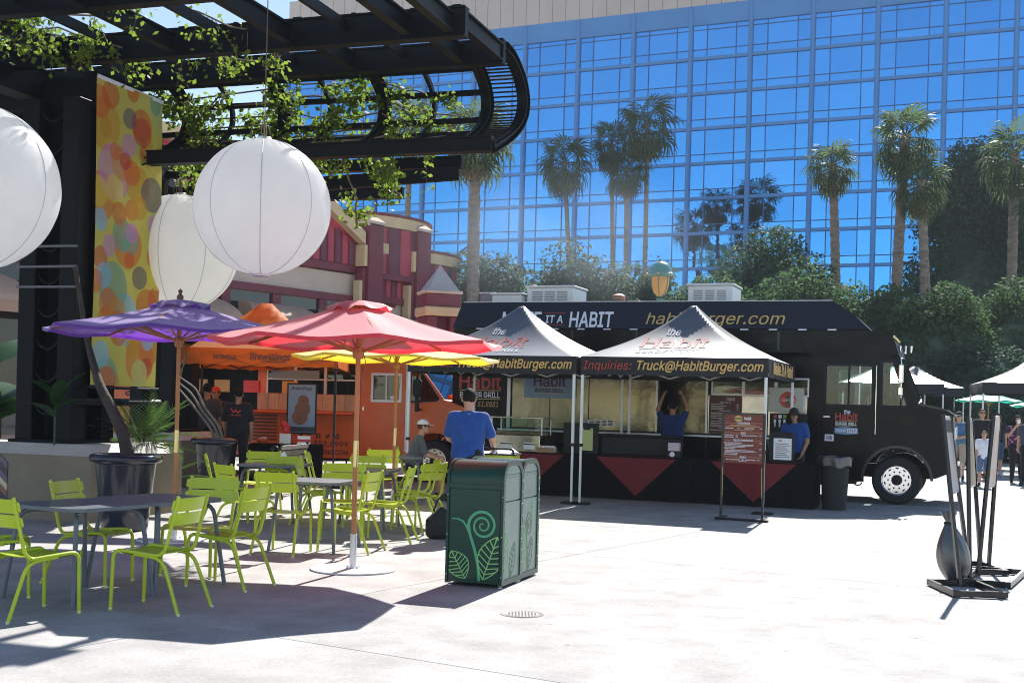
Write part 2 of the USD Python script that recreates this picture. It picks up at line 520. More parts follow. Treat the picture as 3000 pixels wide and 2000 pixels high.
def tree(label, cat_, name, loc, clumps, leaf, n, size, seed, trunk_h, trunk_r, group=None):
    """clumps: (x, y, z, r) balls of leaves; a tapered trunk with limbs running to the clumps."""
    rng = np.random.default_rng(seed)
    t = thing(name, label, cat_, loc, 0, group)
    fork = np.array([0, 0, trunk_h])
    parts = [tube(fillet([(0, 0, -0.1), (0.1 * trunk_r, 0, trunk_h * 0.5), fork], 0.5), np.linspace(trunk_r * 1.25, trunk_r * 0.7, 7), 8)]
    for (x, y, z, r) in clumps[:7]:
        e = np.array([x, y, z])
        mid = (fork + e) / 2 + rng.normal(0, 0.15, 3)
        parts.append(tube([fork - [0, 0, 0.2], mid, e], [trunk_r * 0.5, trunk_r * 0.3, trunk_r * 0.12], 6))
    obj('trunk', cat(parts), 'bark', t, smooth=50)
    w = np.array([c[3] ** 2 for c in clumps]); w = w / w.sum()
    n, size = int(n * 2.6), size * 0.58
    k = rng.choice(len(clumps), n, p=w)
    C = np.array(clumps)
    d = rng.normal(size=(n, 3)); d /= np.linalg.norm(d, axis=1, keepdims=True)
    rad = rng.uniform(0, 1, n) ** 0.3
    # lumpy outline: the radius wanders with direction
    lump = 0.78 + 0.5 * meshkit.fbm(d * 2.2 + k[:, None] * 7.3 + seed, 3)
    p = C[k, :3] + d * (C[k, 3] * rad * lump)[:, None] * np.array([1, 1, 0.85])
    gap = meshkit.fbm(p * (1.1 / max(0.8, np.mean(C[:, 3]) * 0.55)) + seed * 3.1, 3)
    keep = (gap > 0.33) | (rad < 0.5)
    p, d = p[keep], d[keep]
    nn = d * 0.8 + rng.normal(0, 0.55, p.shape) + [0, 0, 0.35]
    obj('crown', leafquads(p, nn, size, rng, 0.62), leaf, t)
    return t


def bush_clumps(rng, w, d, h, n):
    """Clumps over a rounded dome of width w, depth d and height h."""
    out = []
    for i in range(n):
        a = i * 2.39996 + rng.normal(0, 0.25)
        q = (i + 0.5) / n                      # 0 at the top, 1 at the skirt
        z = h * (1 - 0.85 * q ** 1.5) * rng.uniform(0.9, 1.04)
        k = math.sqrt(max(0.0, 1 - (max(z - h * 0.35, 0) / (h * 0.65)) ** 2)) * rng.uniform(0.75, 1.02)
        r = rng.uniform(0.15, 0.22) * w
        out.append((math.cos(a) * k * (w / 2 - r * 0.6), math.sin(a) * k * (d / 2 - r * 0.6), max(z - r * 0.75, r * 0.6), r))
    return out


# rounded shrubs and trees standing along the bank in front of the hotel
_b = [  # label, x, y, width, depth, height, clumps, leaf material, leaves, leaf size, name
    ('hazy olive green shrub right of the round cinema corner', -1.3, 48, 7.0, 4, 7.6, 26, 'leaf_olive', 5200, 0.17),
    ('broad hazy green shrub behind the white vents at the truck rear', 2.2, 50, 7.4, 4, 8.1, 28, 'leaf_olive', 5600, 0.17),
    ('hazy green shrub just left of the globe street lamp', 5.2, 52, 6.0, 4, 8.0, 24, 'leaf_olive', 4600, 0.17),
    ('bright green bushy shrub right of the lamp above the truck roof', 7.5, 47.5, 5.0, 4, 7.0, 24, 'leaf_shrub', 4600, 0.16),
    ('dark rounded tree behind the bright shrub right of the lamp', 12.0, 58, 8.0, 5, 10.2, 30, 'leaf_dark', 6500, 0.18),
    ('mid green shrub behind the trunk of the sunlit palm', 11.7, 50, 6.2, 4, 7.6, 26, 'leaf_shrub', 5400, 0.16),
    ('dark green shrub between the sunlit palm and the twin palm trunks', 15.0, 52, 6.2, 4, 7.8, 28, 'leaf_shrub', 6000, 0.16),
    ('tall dark leafy tree at the far right among the palms', 25.9, 70, 9.5, 6, 17.2, 60, 'leaf_dark', 24000, 0.2),
    ('glossy green rounded bush above the dark canopy tents', 16.4, 47.5, 5.4, 4, 6.8, 28, 'leaf_shrub', 6500, 0.15),
    ('dense green bush cut by the right picture edge above the tents', 19.8, 49, 5.8, 4, 7.0, 28, 'leaf_shrub', 6500, 0.15),
    ('shadowed hedge bush right behind the cab of the black truck', 12.6, 47, 4.6, 3.4, 5.0, 24, 'leaf_dark', 5200, 0.15),
    ('lower dark hedge bush behind the teal umbrella', 17.9, 45.6, 6.5, 3, 4.6, 24, 'leaf_dark', 6000, 0.15),
    ('dim dark shrub in the gap between cinema and hotel', -5.0, 60, 8, 5, 8.2, 24, 'leaf_dark', 5000, 0.18),
    ('low green hedge behind the middle of the black truck', 4.2, 44, 8, 3, 4.6, 24, 'leaf_olive', 5000, 0.16),
    ('second low green hedge behind the black truck cab side', 9.6, 44, 6, 3, 4.6, 22, 'leaf_olive', 4500, 0.16),
]
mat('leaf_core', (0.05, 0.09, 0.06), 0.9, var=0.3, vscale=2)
for i, (lab, x, y, w, d, h, nc, lm, n, sz) in enumerate(_b):
    rg = np.random.default_rng(100 + i)
    big = h > 9
    cl = bush_clumps(rg, w, d, h, nc)
    t_ = tree(lab, 'tree' if big else 'shrub', 'leafy_tree' if big else 'shrub', (x, y, 0), cl, lm, n, sz, 200 + i, h * 0.3, 0.22 if big else 0.12)
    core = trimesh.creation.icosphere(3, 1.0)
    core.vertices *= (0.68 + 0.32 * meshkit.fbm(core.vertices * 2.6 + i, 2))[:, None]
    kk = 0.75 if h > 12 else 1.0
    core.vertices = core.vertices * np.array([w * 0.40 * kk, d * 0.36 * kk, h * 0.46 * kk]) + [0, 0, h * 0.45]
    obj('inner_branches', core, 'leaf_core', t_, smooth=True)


def fan_frond(rng, L, R, droop, nbl=20):
    """A fan palm leaf: petiole of length L along +x, then a fan of blades of length R with drooping tips."""
    pet = [(0, 0, 0), (L * 0.5, 0, L * 0.06), (L, 0, 0)]
    ms = [tube(pet, [0.03, 0.025, 0.018], 4)]
    for k in range(nbl):
        a = (k / (nbl - 1) - 0.5) * math.radians(235)
        r = R * (1 - 0.22 * abs(a) / 2.05) * rng.uniform(0.9, 1.05)
        d = np.array([math.cos(a), math.sin(a), 0])
        s = np.array([-math.sin(a), math.cos(a), 0])
        o = np.array([L, 0, 0])
        fold = 0.03 * (1 if k % 2 else -1)
        p0, p1 = o, o + d * r * 0.58 + [0, 0, fold - droop * 0.06]
        p2 = o + d * r * 0.9 + [0, 0, -droop * R * 0.35]
        p3 = o + d * r * 0.98 + [0, 0, -droop * R * 0.75]
        w = 0.10 * R
        v = [p0, p1 + s * w * 0.55, p1 - s * w * 0.55, p2 + s * w * 0.3, p2 - s * w * 0.3, p3]
        ms.append(tm(v, [[0, 2, 1], [1, 2, 4], [1, 4, 3], [3, 4, 5]]))
    return cat(ms)


def aim(m, az, el, roll=0.0):
    """Turns a leaf drawn along +x to azimuth az and elevation el."""
    m = m.copy()
    m.apply_transform(rotm(roll, 'x'))
    m.apply_transform(rotm(-el, 'y'))
    m.apply_transform(rotm(az, 'z'))
    return m


def trunk_mesh(H, r0, r1, bend, seed):
    rg = np.random.default_rng(seed)
    z = np.linspace(0, H, int(H / 0.28) + 2)
    x = bend * (z / H) ** 1.6
    r = np.interp(z / H, [0, 0.04, 0.12, 1], [r0 * 1.5, r0 * 1.15, r0, r1])
    r = r * (1 + 0.07 * np.where(np.arange(len(z)) % 2, 1, -1)) * rg.uniform(0.96, 1.05, len(z))
    return tube(np.stack([x, np.zeros_like(x), z], 1), r, 10)


def fan_palm(label, loc, H, R, seed, bend=0.0, rot=0.0, nfr=34, r0=0.24, r1=0.17, dead=9, skirt=0.35):
    """Washingtonia: slim trunk, a round head of fans, older fans hanging."""
    rng = np.random.default_rng(seed)
    R = R * 0.86
    t = thing('fan_palm', label, 'palm tree', loc, rot, 'fan palms in front of the hotel')
    obj('trunk', trunk_mesh(H, r0, r1, bend, seed), 'palm_trunk', t, smooth=False)
    top = np.array([bend, 0, H])
    for i in range(nfr):
        q = i / nfr
        el = 66 - 122 * q ** 0.85 + rng.normal(0, 8)
        az = i * 137.5 + rng.normal(0, 9)
        f = fan_frond(rng, R * rng.uniform(0.42, 0.62), R * rng.uniform(0.46, 0.58), 0.7 + 0.6 * q, 15)
        f = aim(f, az, el, rng.normal(0, 14))
        f.apply_translation(top + [0, 0, -0.5 * q * R * 0.5])
        obj('frond', f, 'palm_frond', t)
    for i in range(dead):
        f = fan_frond(rng, R * 0.4, R * 0.42, 0.9, 10)
        f = aim(f, i * 360 / dead + rng.normal(0, 12), -68 + rng.normal(0, 9), rng.normal(0, 25))
        f.apply_translation(top + [0, 0, -skirt * R])
        obj('dead_frond', f, 'palm_dead', t)
    return t


_fp = [  # label, trunk foot x, y, height, crown radius, seed, bend, trunk radius
    ('slim fan palm leftmost of the hazy row before the hotel', 4.25, 90, 19.4, 2.7, 1, -0.9, 0.20),
    ('slim fan palm second in the hazy row, trunk nearly straight', 7.3, 91, 21.0, 2.2, 2, -0.5, 0.19),
    ('dark headed slim fan palm squeezed between two taller neighbours', 7.9, 88, 18.6, 2.2, 3, -0.2, 0.20),
    ('tallest slim fan palm at the right of the hazy row', 9.2, 88, 21.9, 2.8, 4, -0.1, 0.20),
    ('sunlit yellow green fan palm standing alone above the truck roof', 16.5, 63, 14.3, 1.75, 5, -0.55, 0.29),
    ('big headed fan palm, taller of the twin trunks beside the bright one', 17.7, 58, 14.7, 2.1, 6, 0.35, 0.30),
    ('shorter dusty fan palm, right trunk of the crossing pair', 19.1, 57, 12.4, 1.8, 7, -0.6, 0.28),
    ('fan palm at the right picture edge with pale hanging fronds', 24.4, 61, 14.6, 2.3, 8, 0.0, 0.30),
    ('low fan palm at the right edge under its taller neighbour', 24.3, 58, 11.8, 1.9, 12, 0.4, 0.26),
    ('fan palm with thick trunk rising beside the pergola tip', -1.55, 46, 11.6, 1.9, 9, -0.05, 0.26),
    ('thin fan palm half hidden by the pergola vines', -6.6, 75, 18.6, 2.3, 10, 0.0, 0.22),
]
for lab, x, y, H, R, sd, bd, tr in _fp:
    fan_palm(lab, (x, y, 0), H, R, sd, bd, 0, r0=tr, r1=tr * 0.72)


def feather_palm(label, loc, H, L, seed, n=15):
    rng = np.random.default_rng(seed)
    t = thing('feather_palm', label, 'palm tree', loc, 0, 'feather palms behind the cinema')
    obj('trunk', trunk_mesh(H, 0.16, 0.11, 0.1, seed), 'palm_trunk', t)
    for i in range(n):
        az, el = i * 137.5, 70 - 75 * (i / n) + rng.normal(0, 6)
        q = np.linspace(0, 1, 8)
        P = np.stack([L * q * (1 - 0.12 * q), np.zeros(8), -0.55 * L * q ** 2.2], 1)
        ms = [tube(P, np.linspace(0.03, 0.008, 8), 4)]
        for k in range(26):
            s = 0.12 + 0.86 * k / 25
            b = np.array([np.interp(s, q, P[:, 0]), 0, np.interp(s, q, P[:, 2])])
            l = L * 0.24 * math.sin(math.pi * (0.15 + 0.8 * s)) + 0.08
            for sg in (-1, 1):
                e = b + np.array([l * 0.45, sg * l * 0.8, -l * 0.35])
                ms.append(tm([b + [0.025, 0, 0], b - [0.025, 0, 0], e], [[0, 1, 2]]))
        f = aim(cat(ms), az, el)
        f.apply_translation([0.1, 0, H])
        obj('frond', f, 'leaf_dark', t)
    return t


for lab, x, y, H, L, sd in (('dark feather palm left of the thick palm trunk, fronds arching', -3.6, 58, 7.4, 2.9, 21), ('dim feather palm rising behind the round cinema corner', -6.5, 60, 8.4, 2.9, 22),
                            ('feather palm low behind the pergola end beam', -9.8, 60, 9.2, 2.8, 23), ('small feather palm right of the thick palm trunk', -0.2, 54, 5.4, 2.4, 24),
                            ('young feather palm beside the lamp before the hotel glass', 10.4, 62, 5.8, 2.2, 25)):
    feather_palm(lab, (x, y, 0), H, L, sd)
# ------------------------------------------------------------------ the maroon and cream cinema on the left
mat('maroon', (0.155, 0.022, 0.035), 0.5, var=0.2, vscale=1.5)
mat('flute_red', (0.36, 0.03, 0.055), 0.42, var=0.15, vscale=1.5)
mat('flute_dark', (0.13, 0.02, 0.045), 0.5, var=0.15, vscale=1.5)
mat('stucco', (0.52, 0.41, 0.33), 0.9, var=0.1, vscale=1.2, bump=0.004, bscale=60)
mat('cream_trim', (0.58, 0.42, 0.24), 0.6, var=0.12, vscale=2)
mat('awning_cream', (0.74, 0.54, 0.40), 0.7, var=0.08, vscale=2, transl=0.4)
CA = math.degrees(math.atan2(0.819, 0.574))
cin = thing('cinema_building', 'low maroon and cream cinema with fluted red bands behind the orange truck', 'building', (-8.67, 39.0, 0), CA)
# local: x recedes along the facade, -y faces the plaza
obj('wall', bx(-30, 7.0, 0.02, 9, 0, 6.0), 'stucco', cin)
obj('wall', bx(6.98, 10.4, 0.05, 8.9, 0, 5.0), 'stucco', cin)
# storefront band: dark windows with maroon posts
for i in range(12):
    x = -20 + i * 2.15
    obj('window', bx(x + 0.2, x + 2.0, -0.06, 0.019, 0.5, 4.97), 'glass_dark', cin)
    obj('post', cat(bx(x - 0.18, x + 0.18, -0.16, 0.018, 0, 5.0, 0.02)), 'maroon', cin)
obj('sill_band', bx(-24, 7.4, -0.14, 0.015, 5.01, 5.25), 'maroon', cin)
obj('sill_band', bx(-24, 6.4, -0.14, 0.015, 6.05, 6.3), 'maroon', cin)


def flutes(x0, x1, z0, z1, w=0.36, y=-0.08):
    n = int(round((x1 - x0) / w))
    w = (x1 - x0) / n
    for i in range(n):
        a = x0 + i * w
        m = 'flute_red' if i % 2 == 0 else 'flute_dark'
        q = np.linspace(0, math.pi, 7)
        prof = [(a + w / 2 - math.cos(t) * w / 2 * 0.98, y - math.sin(t) * 0.10) for t in q] + [(a + w * 0.99, y + 0.09), (a + w * 0.01, y + 0.09)]
        obj('flute', mv(prism(prof, z1 - z0), (0, 0, z0)), m, cin, smooth=40)


# main fluted band with a slanting cream cornice, then stepped lower ones to the right
for k in range(83):
    a = -24 + k * 0.352
    top = np.interp(a + 0.35, [-24, 2.2, 5.3], [10.5, 8.72, 7.04])
    q = np.linspace(0, math.pi, 7)
    prof = [(a + 0.176 - math.cos(t) * 0.172, -0.08 - math.sin(t) * 0.10) for t in q] + [(a + 0.348, 0.01), (a + 0.004, 0.01)]
    obj('flute', mv(prism(prof, top - 6.31), (0, 0, 6.31)), 'flute_red' if k % 2 else 'flute_dark', cin, smooth=40)
_z = lambda x: 8.25 + 0.0 * x
mm = prism([(-24, 10.5), (2.2, 8.72), (5.3, 7.04), (5.3, 7.46), (2.2, 9.14), (-24, 10.92)], 0.3)
obj('cornice', put(mm, (0, -0.2, 0), (1, 0, 0), (0, 0, 1)), 'cream_trim', cin)
mm = prism([(-24, 6.2), (5.2, 6.2), (5.2, 7.2), (2.2, 8.85), (-24, 10.7)], 0.24)
obj('sloped_parapet', put(mm, (0, 0.15, 0), (1, 0, 0), (0, 0, 1)), 'flute_red', cin)


def pillar(x, y, z1, w=0.75):
    obj('pillar', cat(bx(x - w / 2, x + w / 2, y - w / 2, y + w / 2, 0, z1, 0.03)), 'maroon', cin)
    obj('pillar_cap', from_man(m3.Manifold.hull_points(np.array([(x + sx * w * 0.54, y + sy * w * 0.54, z1 + 0.003) for sx in (-1, 1) for sy in (-1, 1)] +
                                                               [(x + sx * w * 0.54, y + sy * w * 0.54, z1 + 0.10) for sx in (-1, 1) for sy in (-1, 1)] +
                                                               [(x + sx * w * 0.3, y + sy * w * 0.3, z1 + 0.26) for sx in (-1, 1) for sy in (-1, 1)]))), 'stucco', cin)
    obj('pillar_panel', bx(x - w * 0.72, x - w / 2 - 0.003, y - w * 0.4, y + w * 0.3, z1 - 1.5, z1 - 0.75, 0.02), 'cream_trim', cin)
    obj('pillar_panel', bx(x - w * 0.72, x - w / 2 - 0.003, y - w * 0.32, y + w * 0.1, 0, z1 - 1.55, 0.02), 'maroon', cin)
    obj('pillar_fin', bx(x - w * 0.92, x - w * 0.725, y - w * 0.32, y + w * 0.1, 0, z1 - 2.0, 0.02), 'cream_trim', cin)


pillar(5.75, -0.25, 7.78)
pillar(8.4, -0.25, 7.85)
obj('step_wall', bx(6.1, 8.05, 0.0, 1.0, 5.0, 7.4), 'stucco', cin)
flutes(6.2, 8.0, 5.35, 6.85, 0.3, y=-0.12)
obj('cornice', bx(6.15, 8.02, -0.32, -0.01, 6.86, 7.25, 0.03), 'cream_trim', cin)
obj('sill_band', bx(6.15, 8.02, -0.27, -0.02, 5.12, 5.34), 'maroon', cin)


def drum(cx, cy, R, z0, z1, cap, n=34):
    """A rounded corner: fluted drum with cream cornice, only its outer side shows."""
    obj('drum_wall', lathe([(R - 0.12, z0), (R - 0.12, z1 + 0.05)], 48, (cx, cy, 0)), 'stucco', cin, smooth=30)
    for i in range(n):
        a0, a1 = 2 * math.pi * i / n, 2 * math.pi * (i + 1) / n
        if math.sin((a0 + a1) / 2) > 0.55:
            continue
        am, w = (a0 + a1) / 2, 2 * R * math.sin(math.pi / n)
        q = np.linspace(0, math.pi, 6)
        prof = [(-math.cos(t) * w / 2, math.sin(t) * 0.10) for t in q]
        prof = [(p[0], p[1]) for p in prof] + [(w / 2, -0.08), (-w / 2, -0.08)]
        m = prism(prof, z1 - z0)
        m.apply_transform(rotm(math.degrees(am) - 90, 'z'))
        m.apply_translation([cx + math.cos(am) * (R - 0.02), cy + math.sin(am) * (R - 0.02), z0])
        obj('flute', m, 'flute_red' if i % 2 else 'flute_dark', cin, smooth=40)
    obj('cornice', lathe([(R - 0.1, z1 + 0.003), (R + 0.14, z1 + 0.02), (R + 0.16, z1 + 0.45), (R + 0.04, z1 + 0.5), (R - 0.4, z1 + 0.5)], 48, (cx, cy, 0)), 'cream_trim', cin, smooth=30)
    obj('cornice_line', lathe([(R + 0.165, z1 + 0.40), (R + 0.2, z1 + 0.42), (R + 0.2, z1 + 0.5), (R + 0.03, z1 + 0.52)], 48, (cx, cy, 0)), 'maroon', cin, smooth=30)
    obj('sill_band', lathe([(R - 0.1, z0 - 0.2), (R + 0.1, z0 - 0.2), (R + 0.1, z0 - 0.002), (R - 0.1, z0 - 0.002)], 48, (cx, cy, 0)), 'maroon', cin, smooth=30)
    obj('drum_base', lathe([(R - 0.3, 0), (R - 0.3, z0 - 0.21)], 48, (cx, cy, 0)), 'stucco', cin, smooth=30)


drum(7.6, 2.9, 3.3, 6.15, 7.8, 0)
drum(9.6, 2.7, 3.1, 5.25, 6.75, 0)
t_ = put(text('SIMPLY', 0.5, 1.6, bold=True, depth=0.03), (10.0, -0.4, 3.7), (1, 0, 0), (0, 0, 1))
# cream barrel awnings over the shop fronts, each a thing that hangs on the wall
for i in range(6):
    x0 = -11.5 + i * 3.55
    aw = thing('shop_awning', ('rounded cream awning on the cinema front, %s' % ('far left behind the pergola column', 'above the purple umbrella', 'left of the orange tent peak', 'right of the orange tent peak', 'behind the red umbrella top', 'right end beside the kiosk pillar')[i]),
               'awning', (-8.67, 39.0, 0), CA, 'cream awnings along the cinema front')
    q = np.linspace(0, math.pi / 2, 8)
    prof = [(-0.2 - 1.25 * math.sin(t), 3.85 + 0.80 * math.cos(t)) for t in q]
    v = []
    for j, (yy, zz) in enumerate(prof):
        ins = 0.55 * math.cos(q[j]) ** 2
        v += [(x0 + 0.1 + ins, yy, zz), (x0 + 3.35 - ins, yy, zz)]
    f = [[2 * j, 2 * j + 1, 2 * j + 3, 2 * j + 2] for j in range(7)]
    obj('canopy', tm(v, f), 'awning_cream', aw, smooth=40)
    e = [(x0 + 0.1 + 0.55 * math.cos(t) ** 2, p[0], p[1]) for t, p in zip(q, prof)]
    for sgn, ex in ((1, lambda x: x), (-1, lambda x: 2 * (x0 + 1.725) - x)):
        pts = [(ex(a), b, c) for a, b, c in e]
        hub = (ex(x0 + 0.66), -0.2, 3.85)
        obj('end_cheek', tm([hub] + pts, [[0, k + 1, k + 2] for k in range(len(pts) - 1)]), 'awning_cream', aw)
    obj('valance', bx(x0 + 0.1, x0 + 3.35, -1.46, -1.44, 3.6, 3.845), 'awning_cream', aw)

# stone kiosk pillar with a pyramid cap, right of the awnings
kp = thing('kiosk_pillar', 'maroon square pillar with grey pyramid cap left of the black truck', 'pillar', (-1.88, 31.0, 0), 20)
obj('shaft', cat(bx(-0.16, 0.16, -0.16, 0.16, 0, 3.75), bx(-0.44, -0.17, -0.44, 0.44, 0, 3.75, 0.02), bx(0.17, 0.44, -0.44, 0.44, 0, 3.75, 0.02)), 'maroon', kp)
obj('collar', bx(-0.5, 0.5, -0.5, 0.5, 3.753, 3.98, 0.03), 'cream_trim', kp)
obj('head', bx(-0.44, 0.44, -0.44, 0.44, 3.983, 4.3, 0.02), 'maroon', kp)
obj('ledge', bx(-0.47, 0.47, -0.47, 0.47, 4.303, 4.38, 0.02), 'stucco', kp)
mat('cap_grey', (0.34, 0.32, 0.31), 0.6)
obj('pyramid_cap', tm([(-0.4, -0.4, 4.383), (0.4, -0.4, 4.383), (0.4, 0.4, 4.383), (-0.4, 0.4, 4.383), (0, 0, 5.05)], [[0, 1, 4], [1, 2, 4], [2, 3, 4], [3, 0, 4]]), 'cap_grey', kp)
# ------------------------------------------------------------------ the black steel pergola with its vines
PG = (-0.18, 15.6, 0.0)
PR = -18.0
pg = thing('steel_pergola', 'black steel pergola with C shaped ribs, beams and louvres overhead at left', 'pergola', PG, PR)
# local: +x is the open tip on the right, -x runs left, +y goes back
XL = -11.0


def hbeam(x0, x1, y, zb, zt, w=0.16, name='beam'):
    t = 0.02
    obj(name, cat(bx(x0, x1, y - w / 2, y + w / 2, zb, zb + t), bx(x0, x1, y - 0.05, y + 0.05, zb + t, zt - t), bx(x0, x1, y - w / 2, y + w / 2, zt - t, zt)), 'black_steel', pg)


hbeam(XL, -0.03, 0.0, 5.88, 6.19)                      # main beam
hbeam(XL, 0.1, -1.73, 5.71, 6.05)                    # second beam, nearer
hbeam(XL, 0.2, -3.45, 5.75, 6.0)                      # third beam
hbeam(XL, 0.2, -5.2, 5.75, 6.0)
hbeam(-5.05, -0.08, -0.22, 4.74, 4.93)                   # lower beam where the ribs end
C_PROF = [(0.06, 6.12), (0.34, 6.1), (0.62, 6.0), (0.86, 5.85), (0.98, 5.66), (0.94, 5.47), (0.76, 5.28), (0.48, 5.1), (0.12, 4.93), (-0.2, 4.80)]


def arc_strip(prof, x0, x1, d):
    """A bent plate: the profile thickened by d, extruded from x0 to x1."""
    p = np.array(fillet([(a, b, 0) for a, b in prof], 0.3, 4))[:, :2]
    t = np.gradient(p, axis=0); t /= np.linalg.norm(t, axis=1, keepdims=True) + 1e-9
    nrm = np.stack([-t[:, 1], t[:, 0]], 1)
    a, b = p + nrm * d / 2, p - nrm * d / 2
    n = len(p)
    v = np.vstack([np.c_[np.full(n, x0), a], np.c_[np.full(n, x1), a], np.c_[np.full(n, x0), b], np.c_[np.full(n, x1), b]])
    f = []
    for i in range(n - 1):
        j = i + 1
        f += [[i, j, n + j, n + i], [2 * n + i, 3 * n + i, 3 * n + j, 2 * n + j], [i, 2 * n + i, 2 * n + j, j], [n + i, n + j, 3 * n + j, 3 * n + i]]
    f += [[0, n, 3 * n, 2 * n], [n - 1, 3 * n - 1, 4 * n - 1, 2 * n - 1]]
    return tm(v, f)


def off(prof, k):
    c = np.array([0.1, 5.5])
    return [tuple(c + (np.array(p) - c) * k) for p in prof]


def rib(x, thin=False):
    if thin:
        obj('rib', arc_strip(C_PROF, x - 0.025, x + 0.025, 0.07), 'black_steel', pg, smooth=40)
    else:
        obj('rib', cat(arc_strip(C_PROF, x - 0.012, x + 0.012, 0.15), arc_strip(off(C_PROF, 1.075), x - 0.07, x + 0.07, 0.014), arc_strip(off(C_PROF, 0.925), x - 0.07, x + 0.07, 0.014)), 'black_steel', pg, smooth=40)
    # straight rafter over the beams towards the viewer
    w = 0.05 if thin else 0.11
    for ya, yb in ((-1.64, -0.09), (-3.36, -1.82), (-5.1, -3.54)):
        z1 = 6.12 if ya > -1.7 else 5.97
        if thin:
            obj('rafter', bx(x - w / 2, x + w / 2, ya, yb, z1 - 0.12, z1), 'black_steel', pg)
        else:
            obj('rafter', cat(bx(x - w / 2, x + w / 2, ya, yb, z1 - 0.02, z1), bx(x - 0.015, x + 0.015, ya, yb, z1 - 0.2, z1 - 0.0205), bx(x - w / 2, x + w / 2, ya, yb, z1 - 0.22, z1 - 0.2005)), 'black_steel', pg)


rib(-0.07); rib(-0.58)
for k in range(6):
    rib(-2.08 - 1.56 * k)
    rib(-1.35 - 1.56 * k, True)
# louvre blades between the last two ribs
P_ = np.array(fillet([(a, b, 0) for a, b in C_PROF], 0.3, 4))[:, :2]
s_ = np.r_[0, np.cumsum(np.linalg.norm(np.diff(P_, axis=0), axis=1))]
for q in np.linspace(0.12 * s_[-1], 0.93 * s_[-1], 34):
    y, z = np.interp(q, s_, P_[:, 0]), np.interp(q, s_, P_[:, 1])
    obj('louvre', bx(-0.568, -0.083, y - 0.026, y + 0.026, z - 0.005, z + 0.005), 'black_steel', pg)
# thin purlins on the ribs
for q in (0.2, 0.36, 0.52, 0.68):
    y, z = np.interp(q * s_[-1], s_, P_[:, 0]), np.interp(q * s_[-1], s_, P_[:, 1])
    obj('purlin', bx(XL, -0.6, y - 0.03, y + 0.03, z - 0.035, z + 0.035), 'black_steel', pg)
# far lower frame behind
hbeam(XL, -1.68, 3.0, 5.2, 5.38)
hbeam(XL, -3.6, 5.2, 5.15, 5.35)
obj('beam', cat(bar((-1.75, 3.0, 5.12), (-5.2, 1.3, 4.62), 0.12, 0.2), bar((-5.2, 1.3, 4.62), (-9, 1.0, 4.5), 0.12, 0.2)), 'black_steel', pg)
for x in (-2.6, -4.4, -6.2, -8):
    obj('rafter', bar((x, 0.6, 5.1), (x - 0.2, 3.0, 5.28), 0.06, 0.12), 'black_steel', pg)
# heavy girder over the columns, running back
obj('girder', bx(-6.35, -6.05, -5.2, 1.2, 5.45, 5.74), 'black_steel', pg)
obj('girder', bx(-11, -5.3, -1.15, -0.85, 5.35, 5.72), 'black_steel', pg)
obj('girder', cat(bx(-11, -7.2, 4.4, 4.9, 4.85, 5.15), bar((-6.2, 0.5, 5.5), (-7.6, 5.0, 5.0), 0.2, 0.26)), 'black_steel', pg)
obj('fascia', bx(-11, -5.9, -0.6, -0.5, 4.95, 5.34), 'black_steel', pg)


mat('band_grey', (0.10, 0.10, 0.11), 0.5)


def column(cx, cy, z0, z1, seed):
    w = 0.44
    for sx in (-1, 1):
        for sy in (-1, 1):
            x, y = cx + sx * (w - 0.13), cy + sy * (w - 0.13)
            obj('post', bx(x - 0.13, x + 0.13, y - 0.13, y + 0.13, z0, z1, 0.012), 'black_steel', pg)
    # curved V straps between the posts, on the faces
    for k in range(int((z1 - z0) / 0.42)):
        z = z0 + 0.35 + k * 0.42
        pts = fillet([(cx - 0.2, cy - 0.36, z + 0.30), (cx - 0.17, cy - 0.36, z + 0.1), (cx, cy - 0.36, z), (cx + 0.17, cy - 0.36, z + 0.1), (cx + 0.2, cy - 0.36, z + 0.30)], 0.12, 4)
        obj('strap', cat([bar(a, b, 0.07, 0.025, up=(0, 0, 1)) for a, b in zip(pts[:-1], pts[1:])]), 'black_steel', pg)
    for z in (z0 + 2.0, z0 + 2.26, z0 + 2.52):
        if z < z1 - 1:
            obj('band', bx(cx - w - 0.02, cx + w + 0.02, cy - w - 0.02, cy - w + 0.003, z, z + 0.03), 'band_grey', pg)
    obj('core_plate', cat(bx(cx - 0.3, cx + 0.3, cy - 0.06, cy + 0.06, z0, z1 - 0.01)), 'black_steel', pg) if seed == 1 else None
    obj('foot_plate', bx(cx - w - 0.06, cx + w + 0.06, cy - w - 0.06, cy + w + 0.06, z0 - 0.03, z0 + 0.05, 0.01), 'black_steel', pg)


column(-5.69, -1.0, 0.95, 5.4, 1)
column(-7.95, 4.67, 0.97, 4.85, 2)

# vines: stems and many small leaves, yellow green where the sun comes through
mat('vine_leaf', (0.2, 0.26, 0.04), 0.5, island=[(0.0, (0.16, 0.24, 0.03)), (0.4, (0.36, 0.43, 0.05)), (0.8, (0.60, 0.55, 0.06)), (0.9, (0.36, 0.28, 0.05)), (0.95, (0.28, 0.10, 0.03)), (1.0, (0.20, 0.06, 0.03))],
    transl=0.7, spec=0.4)
mat('vine_stem', (0.16, 0.11, 0.075), 0.8, var=0.3, vscale=12)


